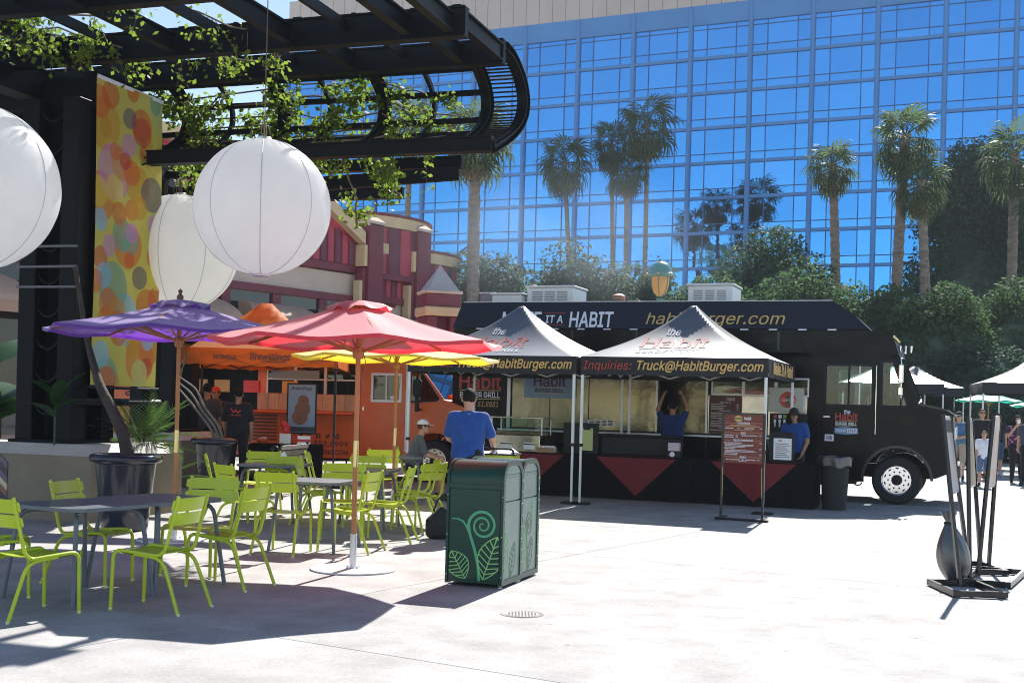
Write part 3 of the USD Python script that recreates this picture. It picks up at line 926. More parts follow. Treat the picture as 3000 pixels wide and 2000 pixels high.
def vine(label, runs, n, seed, spread=0.16, size=0.042, hang=0.5, gr='vines climbing over the pergola'):
    """runs: polylines in pergola coordinates; leaves cluster along them and along short drooping shoots."""
    rng = np.random.default_rng(seed)
    t = thing('climbing_vine', label, 'vine', PG, PR, gr)
    stems, pts = [], []
    for run in runs:
        P = np.asarray(fillet(run, 0.4, 5))
        P = P + np.c_[rng.normal(0, 0.03, len(P)), rng.normal(0, 0.03, len(P)), rng.normal(0, 0.03, len(P))]
        stems.append(tube(P, 0.012, 5))
        s = np.r_[0, np.cumsum(np.linalg.norm(np.diff(P, axis=0), axis=1))]
        ns = max(3, int(s[-1] * 5.5))
        for k in range(ns):
            q = rng.uniform(0, s[-1])
            o = np.array([np.interp(q, s, P[:, i]) for i in range(3)])
            L = rng.uniform(0.15, hang) * (1.8 if rng.uniform() < 0.1 else 1)
            d = np.array([rng.normal(0, 0.6), rng.normal(0, 0.5), -rng.uniform(0.0, 1.0)]); d /= np.linalg.norm(d)
            m_ = o + d * L * 0.5 + [0, 0, 0.05]
            e = o + d * L + [0, 0, -0.25 * L]
            stems.append(tube([o, m_, e], [0.006, 0.005, 0.003], 3, cap=False))
            nl = max(2, int(n / (len(runs) * ns)))
            u = rng.uniform(0.1, 1.05, nl)
            pts.append(o + (e - o) * u[:, None] + rng.normal(0, spread * 0.45, (nl, 3)))
    p = np.vstack(pts)
    nn = rng.normal(0, 1, p.shape) + [0, -0.4, 0.3]
    obj('stem', cat(stems), 'vine_stem', t)
    lf = obj('leaves', leafquads(p, nn, size, rng, 0.72), 'vine_leaf', t)
    tag(lf, kind='stuff')
    return t


def arcp(x, q):
    return (x, float(np.interp(q * s_[-1], s_, P_[:, 0])), float(np.interp(q * s_[-1], s_, P_[:, 1])))


vine('dense leafy vine over the curved ribs left of the white ball top', [[arcp(-6.9 + 0.5 * k, 0.15 + 0.02 * k), arcp(-5.2, 0.3 + 0.06 * k), arcp(-3.7, 0.25 + 0.09 * k)] for k in range(6)], 2100, 31, hang=0.42)
vine('yellow green vine across the middle ribs right of the white ball', [[arcp(-3.8, 0.2 + 0.1 * k), arcp(-3.0, 0.26 + 0.1 * k), arcp(-2.1, 0.22 + 0.1 * k)] for k in range(6)], 2300, 32, hang=0.42)
vine('thinning vine with rusty leaves near the louvred pergola tip', [[arcp(-2.1, 0.25 + 0.11 * k), arcp(-1.6, 0.33 + 0.1 * k), arcp(-1.0, 0.40 + 0.07 * k)] for k in range(5)], 800, 33, hang=0.4)
vine('vine trailing along the upper beams near the top edge', [[(-6.2, -3.4, 6.1), (-5.0, -3.0, 6.02), (-4.2, -2.2, 6.08)], [(-5.4, -1.8, 6.1), (-4.2, -1.6, 5.9), (-3.2, -0.6, 5.95)],
                                                            [(-3.5, -3.3, 6.0), (-3.1, -2.2, 6.1), (-2.6, -1.6, 5.85), (-2.45, -1.2, 5.7)]], 900, 34, hang=0.4, size=0.036)
vine('vine spilling from the beams at the upper left corner', [[(-6.6, -3.6, 6.05), (-5.6, -3.2, 6.1), (-4.9, -2.6, 6.0)], [(-5.9, -2.6, 6.1), (-5.0, -2.2, 6.05), (-4.3, -1.8, 5.8)]], 900, 35, hang=0.42, size=0.036)
vine('hanging vine strands below the lower beam right of the ball', [[(-2.9, -0.2, 4.75), (-2.75, -0.1, 4.3), (-2.6, -0.1, 4.0)], [(-2.35, 0.2, 4.8), (-2.2, 0.3, 4.35), (-2.15, 0.3, 3.95)], [(-1.55, 0.1, 4.85), (-1.5, 0.1, 4.4), (-1.45, 0.15, 4.2)],
                                                               [(-1.95, 0.3, 4.8), (-1.75, 0.3, 4.55), (-1.6, 0.3, 4.5)]], 420, 36, hang=0.22, size=0.045)
vine('leafy curtain hanging behind the banner beside the second column', [[(-5.2, 1.0, 5.6), (-5.3, 1.1, 5.0), (-5.1, 1.2, 4.4)], [(-5.5, 1.4, 5.6), (-5.55, 1.4, 4.9)], [(-4.9, 1.2, 5.5), (-4.8, 1.2, 4.95)]], 500, 37, hang=0.35)

# ------------------------------------------------------------------ the long dotted banner
mat('banner_print', (1, 1, 1), 0.7)
MATS['banner_print'] = usdkit.material(stage, '/World/Looks/banner_print2', {
    'a': ('attribute', {'attribute': 'print_color'}), 'p': ('principled_bsdf', {'roughness': 0.65, 'specular_ior_level': 0.2}), 't': ('translucent_bsdf', {}), 'x': ('mix_closure', {'fac': 0.3})},
    [('a.color', 'p.base_color'), ('a.color', 't.color'), ('p.BSDF', 'x.closure1'), ('t.BSDF', 'x.closure2')], surface='x.closure')
ban = thing('hanging_banner', 'tall printed banner of overlapping orange, yellow and pink dots', 'banner', PG, PR)
BW, BH, BX, BY, BZ = 1.46, 4.0, -5.17, -1.2, 1.72


def dotted(w, h, seed, n):
    rg = np.random.default_rng(seed)
    pal = [(0.70, 0.10, 0.02), (0.62, 0.30, 0.03), (0.24, 0.52, 0.72), (0.60, 0.26, 0.54), (0.70, 0.16, 0.03), (0.72, 0.58, 0.06), (0.55, 0.05, 0.04), (0.14, 0.38, 0.30), (0.70, 0.13, 0.03), (0.10, 0.07, 0.16), (0.52, 0.62, 0.22)]
    full = sbox(0, 0, w, h)
    regs = [(full, np.array((0.64, 0.56, 0.12)))]
    for k in range(n):
        r = rg.uniform(0.10, 0.25) if k > 8 else rg.uniform(0.25, 0.38)
        c = Point(rg.uniform(0, w), h * (k * 0.618 % 1.0)).buffer(r, 14)
        col = np.array(pal[rg.integers(0, len(pal))])
        out = []
        for p, q in regs:
            i = p.intersection(c)
            if i.area > 1e-4:
                out.append((i, 0.36 * q + 0.64 * col))
                e = p.difference(c)
                if e.area > 1e-5:
                    out.append((e, q))
            else:
                out.append((p, q))
        regs = out
    vs, fs, cs, n0 = [], [], [], 0
    for p, q in regs:
        for g in getattr(p, 'geoms', [p]):
            if g.geom_type != 'Polygon' or g.area < 1e-5:
                continue
            v, f = trimesh.creation.triangulate_polygon(g, engine='earcut')
            vs.append(v); fs.append(f + n0); cs.append(np.tile(np.clip(np.array(q), 0.015, 0.7), (len(v), 1))); n0 += len(v)
    return np.vstack(vs), np.vstack(fs), np.vstack(cs)


def banner_piece(name, w, h, seed, n, fold):
    v, f, c = dotted(w, h, seed, n)
    P = np.stack([fold(v[:, 0], v[:, 1]), v[:, 0], v[:, 1]], 1) + [BX, BY, 0]
    m = UsdGeom.Mesh.Define(stage, numbered(pstr(ban) + '/' + name))
    m.CreatePointsAttr(Vt.Vec3fArray.FromNumpy(P.astype(np.float32)))
    m.CreateFaceVertexCountsAttr(Vt.IntArray.FromNumpy(np.full(len(f), 3, np.int32)))
    m.CreateFaceVertexIndicesAttr(Vt.IntArray.FromNumpy(f.astype(np.int32).ravel()))
    m.CreateSubdivisionSchemeAttr('none'); m.CreateDoubleSidedAttr(True)
    UsdGeom.PrimvarsAPI(m).CreatePrimvar('print_color', Sdf.ValueTypeNames.Color3fArray, 'vertex').Set(Vt.Vec3fArray.FromNumpy(c.astype(np.float32)))
    UsdShade.MaterialBindingAPI.Apply(m.GetPrim()).Bind(MATS['banner_print'])


banner_piece('cloth', BW, BH, 3, 60, lambda x, z: 0.02 * np.sin(x * 4 + z) + 0.0 * x)
for p_ in stage.GetPrimAtPath(pstr(ban)).GetChildren():
    pts = np.array(UsdGeom.Mesh(p_).GetPointsAttr().Get()) + [0, 0, BZ]
    UsdGeom.Mesh(p_).GetPointsAttr().Set(Vt.Vec3fArray.FromNumpy(pts.astype(np.float32)))
obj('hem', cat(bx(BX - 0.012, BX + 0.012, BY, BY + BW, BZ + BH - 0.03, BZ + BH + 0.02)), 'white_metal', ban)
obj('rod', cat(tube([(BX, BY - 0.08, BZ - 0.03), (BX, BY + BW + 0.06, BZ - 0.03)], 0.02, 8)), 'black_steel', ban)
obj('bracket_arm', cat(tube([(BX - 0.02, BY - 0.25, BZ - 0.22), (BX - 0.02, BY + BW + 0.12, BZ - 0.22)], 0.05, 10), tube([(BX, BY - 0.1, BZ - 0.2), (BX, BY - 0.1, BZ)], 0.015, 6)), 'black_steel', ban, smooth=40)

# ------------------------------------------------------------------ inflated white balls
mat('ball_white', (0.93, 0.93, 0.92), 0.33, var=0.05, vscale=2.0, transl=0.7, bump=0.006, bscale=3.0, spec=0.5)
mat('seam_grey', (0.42, 0.42, 0.44), 0.6)


def ball(label, c, r, drop, yaw):
    t = thing('inflated_ball', label, 'balloon', c, yaw, 'white balls hung from the pergola')
    m = trimesh.creation.icosphere(5, r)
    d = m.vertices / r
    pole = np.clip((np.abs(d[:, 2]) - 0.75) / 0.25, 0, 1)
    wr = np.sin(np.arctan2(d[:, 1], d[:, 0]) * 26 + 3 * meshkit.noise(d * 3)) * 0.010 * pole * (1 - np.clip((np.abs(d[:, 2]) - 0.985) / 0.015, 0, 1))
    wr2 = (meshkit.fbm(d * 5, 3, 4) - 0.5) * 0.010
    ang = np.arctan2(d[:, 1], d[:, 0])
    seam = np.exp(-(np.abs((ang * 4 / math.pi) % 1.0 - 0.5) / 0.05) ** 2) * 0
    m.vertices = d * (r * (1 + wr + wr2 + seam))[:, None]
    obj('skin', m, 'ball_white', t, smooth=True)
    q = np.linspace(-math.pi / 2 * 0.97, math.pi / 2 * 0.97, 40)
    for k in range(8):
        a = k * math.pi / 4
        obj('seam', tube(np.stack([np.cos(q) * math.cos(a), np.cos(q) * math.sin(a), np.sin(q)], 1) * r * 1.001, 0.0045, 4), 'seam_grey', t)
    obj('valve_cap', cat(lathe([(0.0, -r - 0.012), (0.09, -r - 0.012), (0.11, -r + 0.01)], 16), lathe([(0.1, r - 0.006), (0.07, r + 0.03), (0.0, r + 0.035)], 16)), 'white_metal', t, smooth=40)
    rg = np.random.default_rng(int(r * 1000) + int(yaw))
    ties = [tube([(0, 0, r + 0.03), (0, 0, r + drop)], 0.006, 5)]
    for k in range(6):
        a = rg.uniform(0, 6.28)
        rr = rg.uniform(0.06, 0.13)
        h = r + 0.06
        pts = [np.array([math.cos(a) * rr * (1 - math.cos(s)), math.sin(a) * rr * (1 - math.cos(s)), h + rr * math.sin(s) * 1.3 + 0.02]) for s in np.linspace(0, 2 * math.pi, 12)]
        ties.append(tube(pts, 0.005, 4))
    obj('tie_rope', cat(ties), 'vine_stem', t)


ball('largest looking white inflated ball in the middle, hung below the curved ribs', (-2.75, 13.4, 3.66), 0.729, 2.2, 10)
ball('white inflated ball half hidden behind the middle one and the banner', (-4.88, 18.0, 3.68), 0.835, 0.75, 40)
ball('white inflated ball cut off by the left picture edge', (-5.54, 12.66, 3.68), 0.835, 2.0, 75)
# ------------------------------------------------------------------ planters and pots at the column feet
mat('planter_stone', (0.19, 0.155, 0.11), 0.8, var=0.15, vscale=2.5, bump=0.002, bscale=70)
mat('planter_cap', (0.52, 0.47, 0.41), 0.6, var=0.12, vscale=3)
mat('tile_cream', (0.5, 0.42, 0.25), 0.4); mat('tile_rust', (0.20, 0.09, 0.06), 0.4); mat('tile_violet', (0.10, 0.08, 0.12), 0.4); mat('tile_dark', (0.03, 0.03, 0.035), 0.35)
mat('pot_navy', (0.010, 0.012, 0.020), 0.22, coat=0.5, var=0.3, vscale=4)
mat('soil', (0.05, 0.035, 0.025), 0.95)


def planter(label, x, y, w, d, h, tile_x):
    t = thing('planter_box', label, 'planter', (x, y, 0), PR, 'planters at the pergola feet')
    hp = [(sx * (w / 2), sy * (d / 2), z) for sx in (-1, 1) for sy in (-1, 1) for z in (0.0, h - 0.13)]
    hp += [(sx * (w / 2 - 0.16), sy * (d / 2 - 0.16), h - 0.002) for sx in (-1, 1) for sy in (-1, 1)]
    obj('body', from_man(m3.Manifold.hull_points(np.array(hp))), 'planter_stone', t)
    top = from_man(m3.Manifold.hull_points(np.array([(sx * (w / 2 + 0.012), sy * (d / 2 + 0.012), h - 0.128) for sx in (-1, 1) for sy in (-1, 1)] + [(sx * (w / 2 - 0.15), sy * (d / 2 - 0.15), h + 0.01) for sx in (-1, 1) for sy in (-1, 1)])))
    obj('cap', top, 'planter_cap', t)
    for tx in tile_x:
        a, z0 = 0.17, h - 0.78
        for k, c in enumerate(('tile_dark', 'tile_rust', 'tile_cream', 'tile_violet', 'tile_dark', 'tile_violet')):
            z = z0 + k * 0.09
            m = prism([(-a, z), (0, z + 0.14), (a, z), (a, z + 0.085), (0, z + 0.225), (-a, z + 0.085)], 0.012)
            obj('tile', put(m, (tx, -d / 2 - 0.001, 0), (1, 0, 0), (0, 0, 1)), c, t)
    return t


planter('stone planter under the big column, behind the front table', -6.0, 16.7, 2.35, 2.0, 0.95, (-0.25,))
planter('smaller stone planter with chevron tiles beside the leaning pot plant', -6.25, 22.55, 1.5, 1.4, 0.96, (0.35,))


def pot(label, x, y, r, h, trunk):
    t = thing('plant_pot', label, 'plant pot', (x, y, 0), 0, 'large dark ribbed pots')
    obj('body', lathe([(0.0, 0.0), (r * 0.66, 0.0), (r * 0.68, 0.03), (r * 0.76, h * 0.42), (r * 0.79, h * 0.425), (r * 0.80, h * 0.46), (r * 0.78, h * 0.47), (r * 0.88, h - 0.12), (r * 0.90, h - 0.10)], 40), 'pot_navy', t, smooth=40)
    q = np.linspace(-math.pi / 2, math.pi, 12)
    obj('rim', lathe([(r * 0.90, h - 0.10)] + [(r * 0.94 + 0.05 * math.cos(a), h - 0.05 + 0.05 * math.sin(a)) for a in q] + [(r * 0.86, h - 0.12)], 40), 'pot_navy', t, smooth=50)
    obj('soil', lathe([(0.0, h - 0.10), (r * 0.87, h - 0.12)], 24), 'soil', t)
    return t


pot('large navy pot behind the front table with a twisting vine trunk', -4.57, 14.75, 0.40, 0.90, None)
pot('navy pot beside the smaller planter with bare twisted stems', -5.10, 21.3, 0.37, 0.90, None)
# the woody trunks in them
mat('vine_bark', (0.045, 0.032, 0.025), 0.9, var=0.4, vscale=8, bump=0.01, bscale=25)
tw = thing('vine_trunk', 'thick brown vine trunk climbing from the large navy pot to the pergola', 'vine', (-4.57, 14.75, 0))
pts = fillet([(0.03, 0, 0.72), (0.0, 0.0, 1.05), (-0.2, 0.1, 1.4), (-0.42, 0.25, 1.7), (-0.58, 0.5, 1.95), (-0.8, 0.85, 2.3), (-1.0, 0.95, 3.2)], 0.25, 4)
obj('stem', tube(pts, np.linspace(0.085, 0.03, len(pts)), 9), 'vine_bark', tw, smooth=True)
tw = thing('vine_trunk', 'bundle of bare twisted grey stems leaning left out of the rear pot', 'vine', (-5.10, 21.3, 0))
mat('pale_bark', (0.16, 0.125, 0.10), 0.7, var=0.4, vscale=12)
for k in range(3):
    o = 0.06 * (k - 1.0)
    pts = fillet([(0.12 + o, 0, 0.75), (0.02 + o, 0.02 * k, 1.05 + 0.03 * k), (-0.25 + o * 0.6, 0.03 * k, 1.35 + 0.05 * k), (-0.5 + 0.08 * k, 0.04 * k, 1.6 + 0.07 * k), (-0.66 - 0.03 * k, 0.05, 1.75 + 0.12 * k), (-0.60 + 0.05 * k, 0.1, 2.05 + 0.15 * k)], 0.12, 4)
    obj('stem', tube(pts, np.linspace(0.03, 0.008, len(pts)), 7), 'pale_bark', tw, smooth=True)

mat('blade_green', (0.16, 0.26, 0.05), 0.4, island=[(0.0, (0.07, 0.13, 0.03)), (0.5, (0.16, 0.26, 0.06)), (1.0, (0.32, 0.42, 0.12))], transl=0.4, spec=0.4)
mat('big_leaf', (0.03, 0.085, 0.025), 0.35, var=0.3, vscale=5, transl=0.25)


def blade_plant(label, loc, n, L, seed, w=0.011):
    rng = np.random.default_rng(seed)
    t = thing('fern_palm', label, 'plant', loc)
    fr = []
    for i in range(n):
        az, el = rng.uniform(0, 360), rng.uniform(10, 80)
        q = np.linspace(0, 1, 7)
        l = L * rng.uniform(0.7, 1.1)
        P = np.stack([l * q, np.zeros(7), -0.45 * l * q ** 2], 1)
        ms = [tube(P, np.linspace(0.006, 0.002, 7), 3)]
        for k in range(14):
            s = 0.2 + 0.78 * k / 13
            b = np.array([np.interp(s, q, P[:, 0]), 0, np.interp(s, q, P[:, 2])])
            ll = l * 0.26 * math.sin(math.pi * (0.12 + 0.84 * s)) + 0.04
            for sg in (-1, 1):
                e = b + np.array([ll * 0.6, sg * ll * 0.7, -ll * 0.3])
                d = np.array([w, 0, 0.004])
                m_ = (b + e) / 2 + [0, 0, 0.01]
                ms.append(tm([b - d * 0.4, b + d * 0.4, m_ + d * 0.6, m_ - d * 0.6, e], [[0, 1, 2], [0, 2, 3], [3, 2, 4]]))
        obj('frond', aim(cat(ms), az, el), 'blade_green', t)
    return t


blade_plant('fine leaved green parlour palm growing beside the vine trunk', (-5.05, 17.0, 0.9), 34, 0.85, 41)
blade_plant('low arching palm fronds drooping over the chevron planter front', (-5.2, 18.6, 0.35), 16, 0.9, 42)
# broad tropical leaves in the far left corner
tp = thing('banana_plant', 'broad leaved tropical plant behind the column at the left edge', 'plant', (-7.55, 17.6, 0))
rg = np.random.default_rng(8)
obj('stem', cat([tube([(0.1 * k, 0, 0), (0.12 * k - 0.1, 0.02, 1.6)], [0.05, 0.03], 6) for k in range(4)]), 'leaf_dark', tp)
for i in range(11):
    L, W = rg.uniform(1.1, 1.7), rg.uniform(0.2, 0.3)
    q = np.linspace(0, 1, 9)
    mid = np.stack([L * q, 0 * q, -0.5 * L * q ** 2.4], 1)
    wv = W * np.sin(math.pi * np.clip(0.08 + 0.9 * q, 0, 1)) ** 0.7
    v = np.vstack([mid + np.c_[0 * q, wv, 0.10 * wv], mid, mid + np.c_[0 * q, -wv, 0.10 * wv]])
    f = []
    for a in range(8):
        f += [[a, a + 1, 10 + a, 9 + a], [9 + a, 10 + a, 19 + a, 18 + a]]
    m = aim(tm(v, f), rg.uniform(0, 360), rg.uniform(25, 80), rg.normal(0, 15))
    m.apply_translation([rg.normal(0, 0.15), rg.normal(0, 0.1), rg.uniform(0.9, 2.0)])
    obj('leaf', m, 'big_leaf', tp, smooth=50)
tp2 = thing('banana_plant', 'few glossy leaves poking out in front of the big column', 'plant', (-5.75, 15.62, 0.95))
for i, (az, el, z) in enumerate(((-60, 50, 0.5), (30, 60, 0.55), (-20, 30, 0.45), (160, 40, 0.6), (-110, 35, 0.35))):
    q = np.linspace(0, 1, 7)
    L, W = 0.55, 0.10
    mid = np.stack([L * q, 0 * q, -0.3 * L * q ** 2.4], 1)
    wv = W * np.sin(math.pi * np.clip(0.08 + 0.9 * q, 0, 1)) ** 0.7
    v = np.vstack([mid + np.c_[0 * q, wv, 0.1 * wv], mid, mid + np.c_[0 * q, -wv, 0.1 * wv]])
    f = []
    for a in range(6):
        f += [[a, a + 1, 8 + a, 7 + a], [7 + a, 8 + a, 15 + a, 14 + a]]
    m = aim(tm(v, f), az, el); m.apply_translation([0, 0, z])
    obj('leaf', m, 'big_leaf', tp2, smooth=50)
obj('stem', tube([(0, 0, 0), (0, 0, 0.62)], 0.015, 6), 'big_leaf', tp2)

# ------------------------------------------------------------------ market umbrellas
for nm, c, tc in (('purple', (0.17, 0.06, 0.42), (0.20, 0.04, 0.52)), ('red', (0.66, 0.085, 0.12), (0.90, 0.03, 0.05)), ('yellow', (0.80, 0.62, 0.10), (0.98, 0.74, 0.02))):
    mat('canvas_' + nm, c, 0.6, var=0.06, vscale=8, transl=0.4, tcol=tc, spec=0.5, sheen=0.5, bump=0.0006, bscale=160)


def umbrella(label, x, y, R, zr, za, can, rot, tilt=(0, 0), n=8, finial=True):
    t = thing('market_umbrella', label, 'umbrella', (x, y, 0), rot, 'market umbrellas over the lime chairs')
    rg = np.random.default_rng(int(R * 100) + int(rot))
    m = 12
    v, f = [], []
    rows = 8
    for j in range(rows + 1):
        q = 0.17 + (1 - 0.17) * j / rows
        for i in range(n * m):
            a = 2 * math.pi * i / (n * m)
            ph = (i % m) / m
            k = math.cos(math.pi / n) / math.cos((ph - 0.5) * 2 * math.pi / n)
            rr = R * q * k
            sag = 0.035 * q * math.sin(math.pi * ph) ** 2 + 0.02 * math.sin(math.pi * (j / rows))
            z = za + (zr - za) * (0.12 + 0.88 * (q - 0.17) / 0.83) - sag + (0.03 if ph == 0 else 0) * 0.15
            v.append((rr * math.cos(a), rr * math.sin(a), z))
    N = n * m
    for j in range(rows):
        for i in range(N):
            k = (i + 1) % N
            f.append([j * N + i, j * N + k, (j + 1) * N + k, (j + 1) * N + i])
    obj('canopy', tm(v, f), 'canvas_' + can, t, smooth=50)
    # short hanging hem
    last = [v[rows * N + i] for i in range(N)]
    hv = last + [(p[0] * 1.001, p[1] * 1.001, p[2] - 0.035) for p in last]
    obj('hem', tm(hv, [[i, (i + 1) % N, N + (i + 1) % N, N + i] for i in range(N)]), 'canvas_' + can, t)
    # the vent cap on top, rumpled
    cv, cf = [(0, 0, za + 0.06)], []
    for j, (rr, zz) in enumerate(((0.10, 0.045), (0.22, 0.012), (0.31, -0.032))):
        for i in range(24):
            a = 2 * math.pi * i / 24
            w = 0.028 * math.sin(i * 2.0 * math.pi / 3 + j) * (j / 2)
            cv.append((R / 1.4 * rr * math.cos(a) * (1 + w), R / 1.4 * rr * math.sin(a) * (1 + w), za + zz + w + rg.uniform(-0.01, 0.01) * j))
    for i in range(24):
        k = (i + 1) % 24
        cf.append([0, 1 + i, 1 + k])
        for j in range(2):
            cf += [[1 + j * 24 + i, 1 + (j + 1) * 24 + i, 1 + (j + 1) * 24 + k], [1 + j * 24 + i, 1 + (j + 1) * 24 + k, 1 + j * 24 + k]]
    obj('vent_cap', tm(cv, cf), 'canvas_' + can, t, smooth=60)
    ribs = []
    zh = za - 0.12
    for i in range(n):
        a = 2 * math.pi * i / n
        d = np.array([math.cos(a), math.sin(a), 0])
        e = d * R * 0.985 + [0, 0, zr - 0.02]
        s = d * 0.05 + [0, 0, zh + 0.10]
        obj('rib', bar(s, e, 0.014, 0.026), 'wood_pole', t)
        obj('strut', bar(d * 0.05 + [0, 0, zr - 0.10], s + (e - s) * 0.55 - [0, 0, 0.015], 0.012, 0.022), 'wood_pole', t)
    obj('hub', cat(lathe([(0.0, zr - 0.17), (0.045, zr - 0.17), (0.055, zr - 0.13), (0.055, zr - 0.07), (0.0, zr - 0.05)], 14), lathe([(0.0, zh + 0.05), (0.05, zh + 0.06), (0.05, zh + 0.14), (0.0, zh + 0.15)], 14)), 'wood_pole', t, smooth=40)
    tx, ty = tilt
    P = lambda z: (tx * (z - 2.0), ty * (z - 2.0), z)
    obj('pole', cat(tube([P(0.32), P(0.98)], 0.024, 12), tube([P(1.22), P(za)], 0.024, 12)), 'wood_pole', t, smooth=40)
    obj('sleeve', tube([P(0.975), P(1.225)], 0.0275, 12), 'brass', t, smooth=40)
    obj('socket', cat(tube([P(0.0), P(0.34)], 0.033, 12)), 'alu', t, smooth=40)
    b = P(0)
    obj('base_plate', lathe([(0.0, 0.002), (0.40, 0.002), (0.405, 0.008), (0.40, 0.016), (0.05, 0.022), (0.0, 0.022)], 40, (b[0], b[1], 0)), 'base_metal', t, smooth=30)
    obj('bolt', cat([lathe([(0.012, 0.02), (0.012, 0.04), (0.0, 0.042)], 6, (b[0] + 0.07 * math.cos(a), b[1] + 0.07 * math.sin(a), 0)) for a in (0.5, 2.1, 3.7, 5.2)]), 'alu', t)
    if finial:
        obj('finial', lathe([(0.02, za + 0.03), (0.035, za + 0.06), (0.04, za + 0.09), (0.015, za + 0.12), (0.028, za + 0.15), (0.0, za + 0.18)], 12), 'wood_dark', t, smooth=40)
    obj('cord', tube(fillet([(0.04, -0.02, zr - 0.1), (0.07, -0.03, zr - 0.2), (0.05, -0.02, zr - 0.42), (0.035, -0.01, zr - 0.5)], 0.05), 0.004, 4), 'vine_stem', t)
    return t


mat('base_metal', (0.62, 0.64, 0.66), 0.4, var=0.1, vscale=6)
mat('wood_dark', (0.10, 0.05, 0.03), 0.4)
umbrella('red market umbrella on a wooden pole with round grey base plate in the open', -1.47, 11.77, 1.40, 2.17, 2.50, 'red', 14, finial=False, tilt=(0.0, 0))
umbrella('purple market umbrella streaked by pergola shadows at left', -3.72, 13.8, 1.49, 2.32, 2.62, 'purple', 4)
umbrella('yellow market umbrella showing behind and below the red one', -1.67, 17.8, 1.49, 2.24, 2.52, 'yellow', 10)

# ------------------------------------------------------------------ lime green slatted chairs and grey tables
def make_chair(label, loc, rot, group):
    t = thing('lime_chair', label, 'chair', loc, rot, group)
    # local: the sitter faces +y
    for s in (-1, 1):
        x = 0.205 * s
        fr = fillet([(x * 1.03, 0.245, 0.0), (x, 0.235, 0.452), (x, -0.16, 0.425), (x * 0.97, -0.205, 0.47), (x * 0.97, -0.305, 0.868)], [0.075, 0.05, 0.05], 5)
        obj('side_frame', tube(fr, 0.0145, 8), 'lime', t, smooth=50)
        rl = fillet([(x * 1.12, -0.345, 0.0), (x * 1.0, -0.185, 0.405), (x * 0.97, 0.06, 0.426)], 0.09, 5)
        obj('rear_leg', tube(rl, 0.0145, 8), 'lime', t, smooth=50)
        obj('foot', lathe([(0.0, 0.0), (0.012, 0.0), (0.015, 0.012), (0.0145, 0.02)], 8, (x * 1.03, 0.245, 0)), 'white_metal', t)
        obj('foot', lathe([(0.0, 0.0), (0.012, 0.0), (0.0145, 0.018)], 8, (x * 1.12, -0.345, 0)), 'white_metal', t)
    # seat slats follow a gentle dip
    ys = np.linspace(0.245, -0.165, 9)
    for k in range(8):
        a, b = ys[k] - 0.002, ys[k + 1] + 0.002
        za, zb = 0.447 - 0.022 * math.sin(math.pi * k / 8) - (0.012 if k == 0 else 0), 0.447 - 0.022 * math.sin(math.pi * (k + 1) / 8)
        v, n = [], 7
        for x in np.linspace(-0.2, 0.2, n):
            d = -0.012 * (1 - (x / 0.2) ** 2)
            v += [(x, a, za + d), (x, b, zb + d), (x, b, zb + d - 0.006), (x, a, za + d - 0.006)]
        f = []
        for i in range(n - 1):
            for e in range(4):
                g = (e + 1) % 4
                f.append([4 * i + e, 4 * i + g, 4 * (i + 1) + g, 4 * (i + 1) + e])
        obj('seat_slat', tm(v, f), 'lime', t, smooth=35)
    # two curved backrest slats
    for z0, z1 in ((0.648, 0.742), (0.752, 0.852)):
        pl = sbox(-0.232 + 0.02, z0 + 0.02, 0.232 - 0.02, z1 - 0.02).buffer(0.02, 4)
        xs = np.linspace(-0.232, 0.232, 10)
        top, bot = [], []
        for x in xs:
            k = 0.018 if abs(abs(x) - 0.232) < 1e-6 else 0
            top.append(z1 - k); bot.append(z0 + k)
        v = []
        lean = lambda z: -0.205 - (z - 0.47) * 0.2513
        for x, zt, zb in zip(xs, top, bot):
            c = 0.016 + 0.0 - 0.034 * (1 - (x / 0.232) ** 2)
            for z, dy in ((zt, 0.0), (zb, 0.0), (zb, -0.006), (zt, -0.006)):
                v.append((x, lean(z) + c + dy, z))
        f = []
        for i in range(len(xs) - 1):
            for e in range(4):
                g = (e + 1) % 4
                f.append([4 * i + e, 4 * i + g, 4 * (i + 1) + g, 4 * (i + 1) + e])
        f += [[0, 1, 2, 3], [36, 37, 38, 39]]
        obj('back_slat', tm(v, f), 'lime', t, smooth=35)
    return t


def head(fx, fy):
    return math.degrees(math.atan2(fy, fx)) - 90


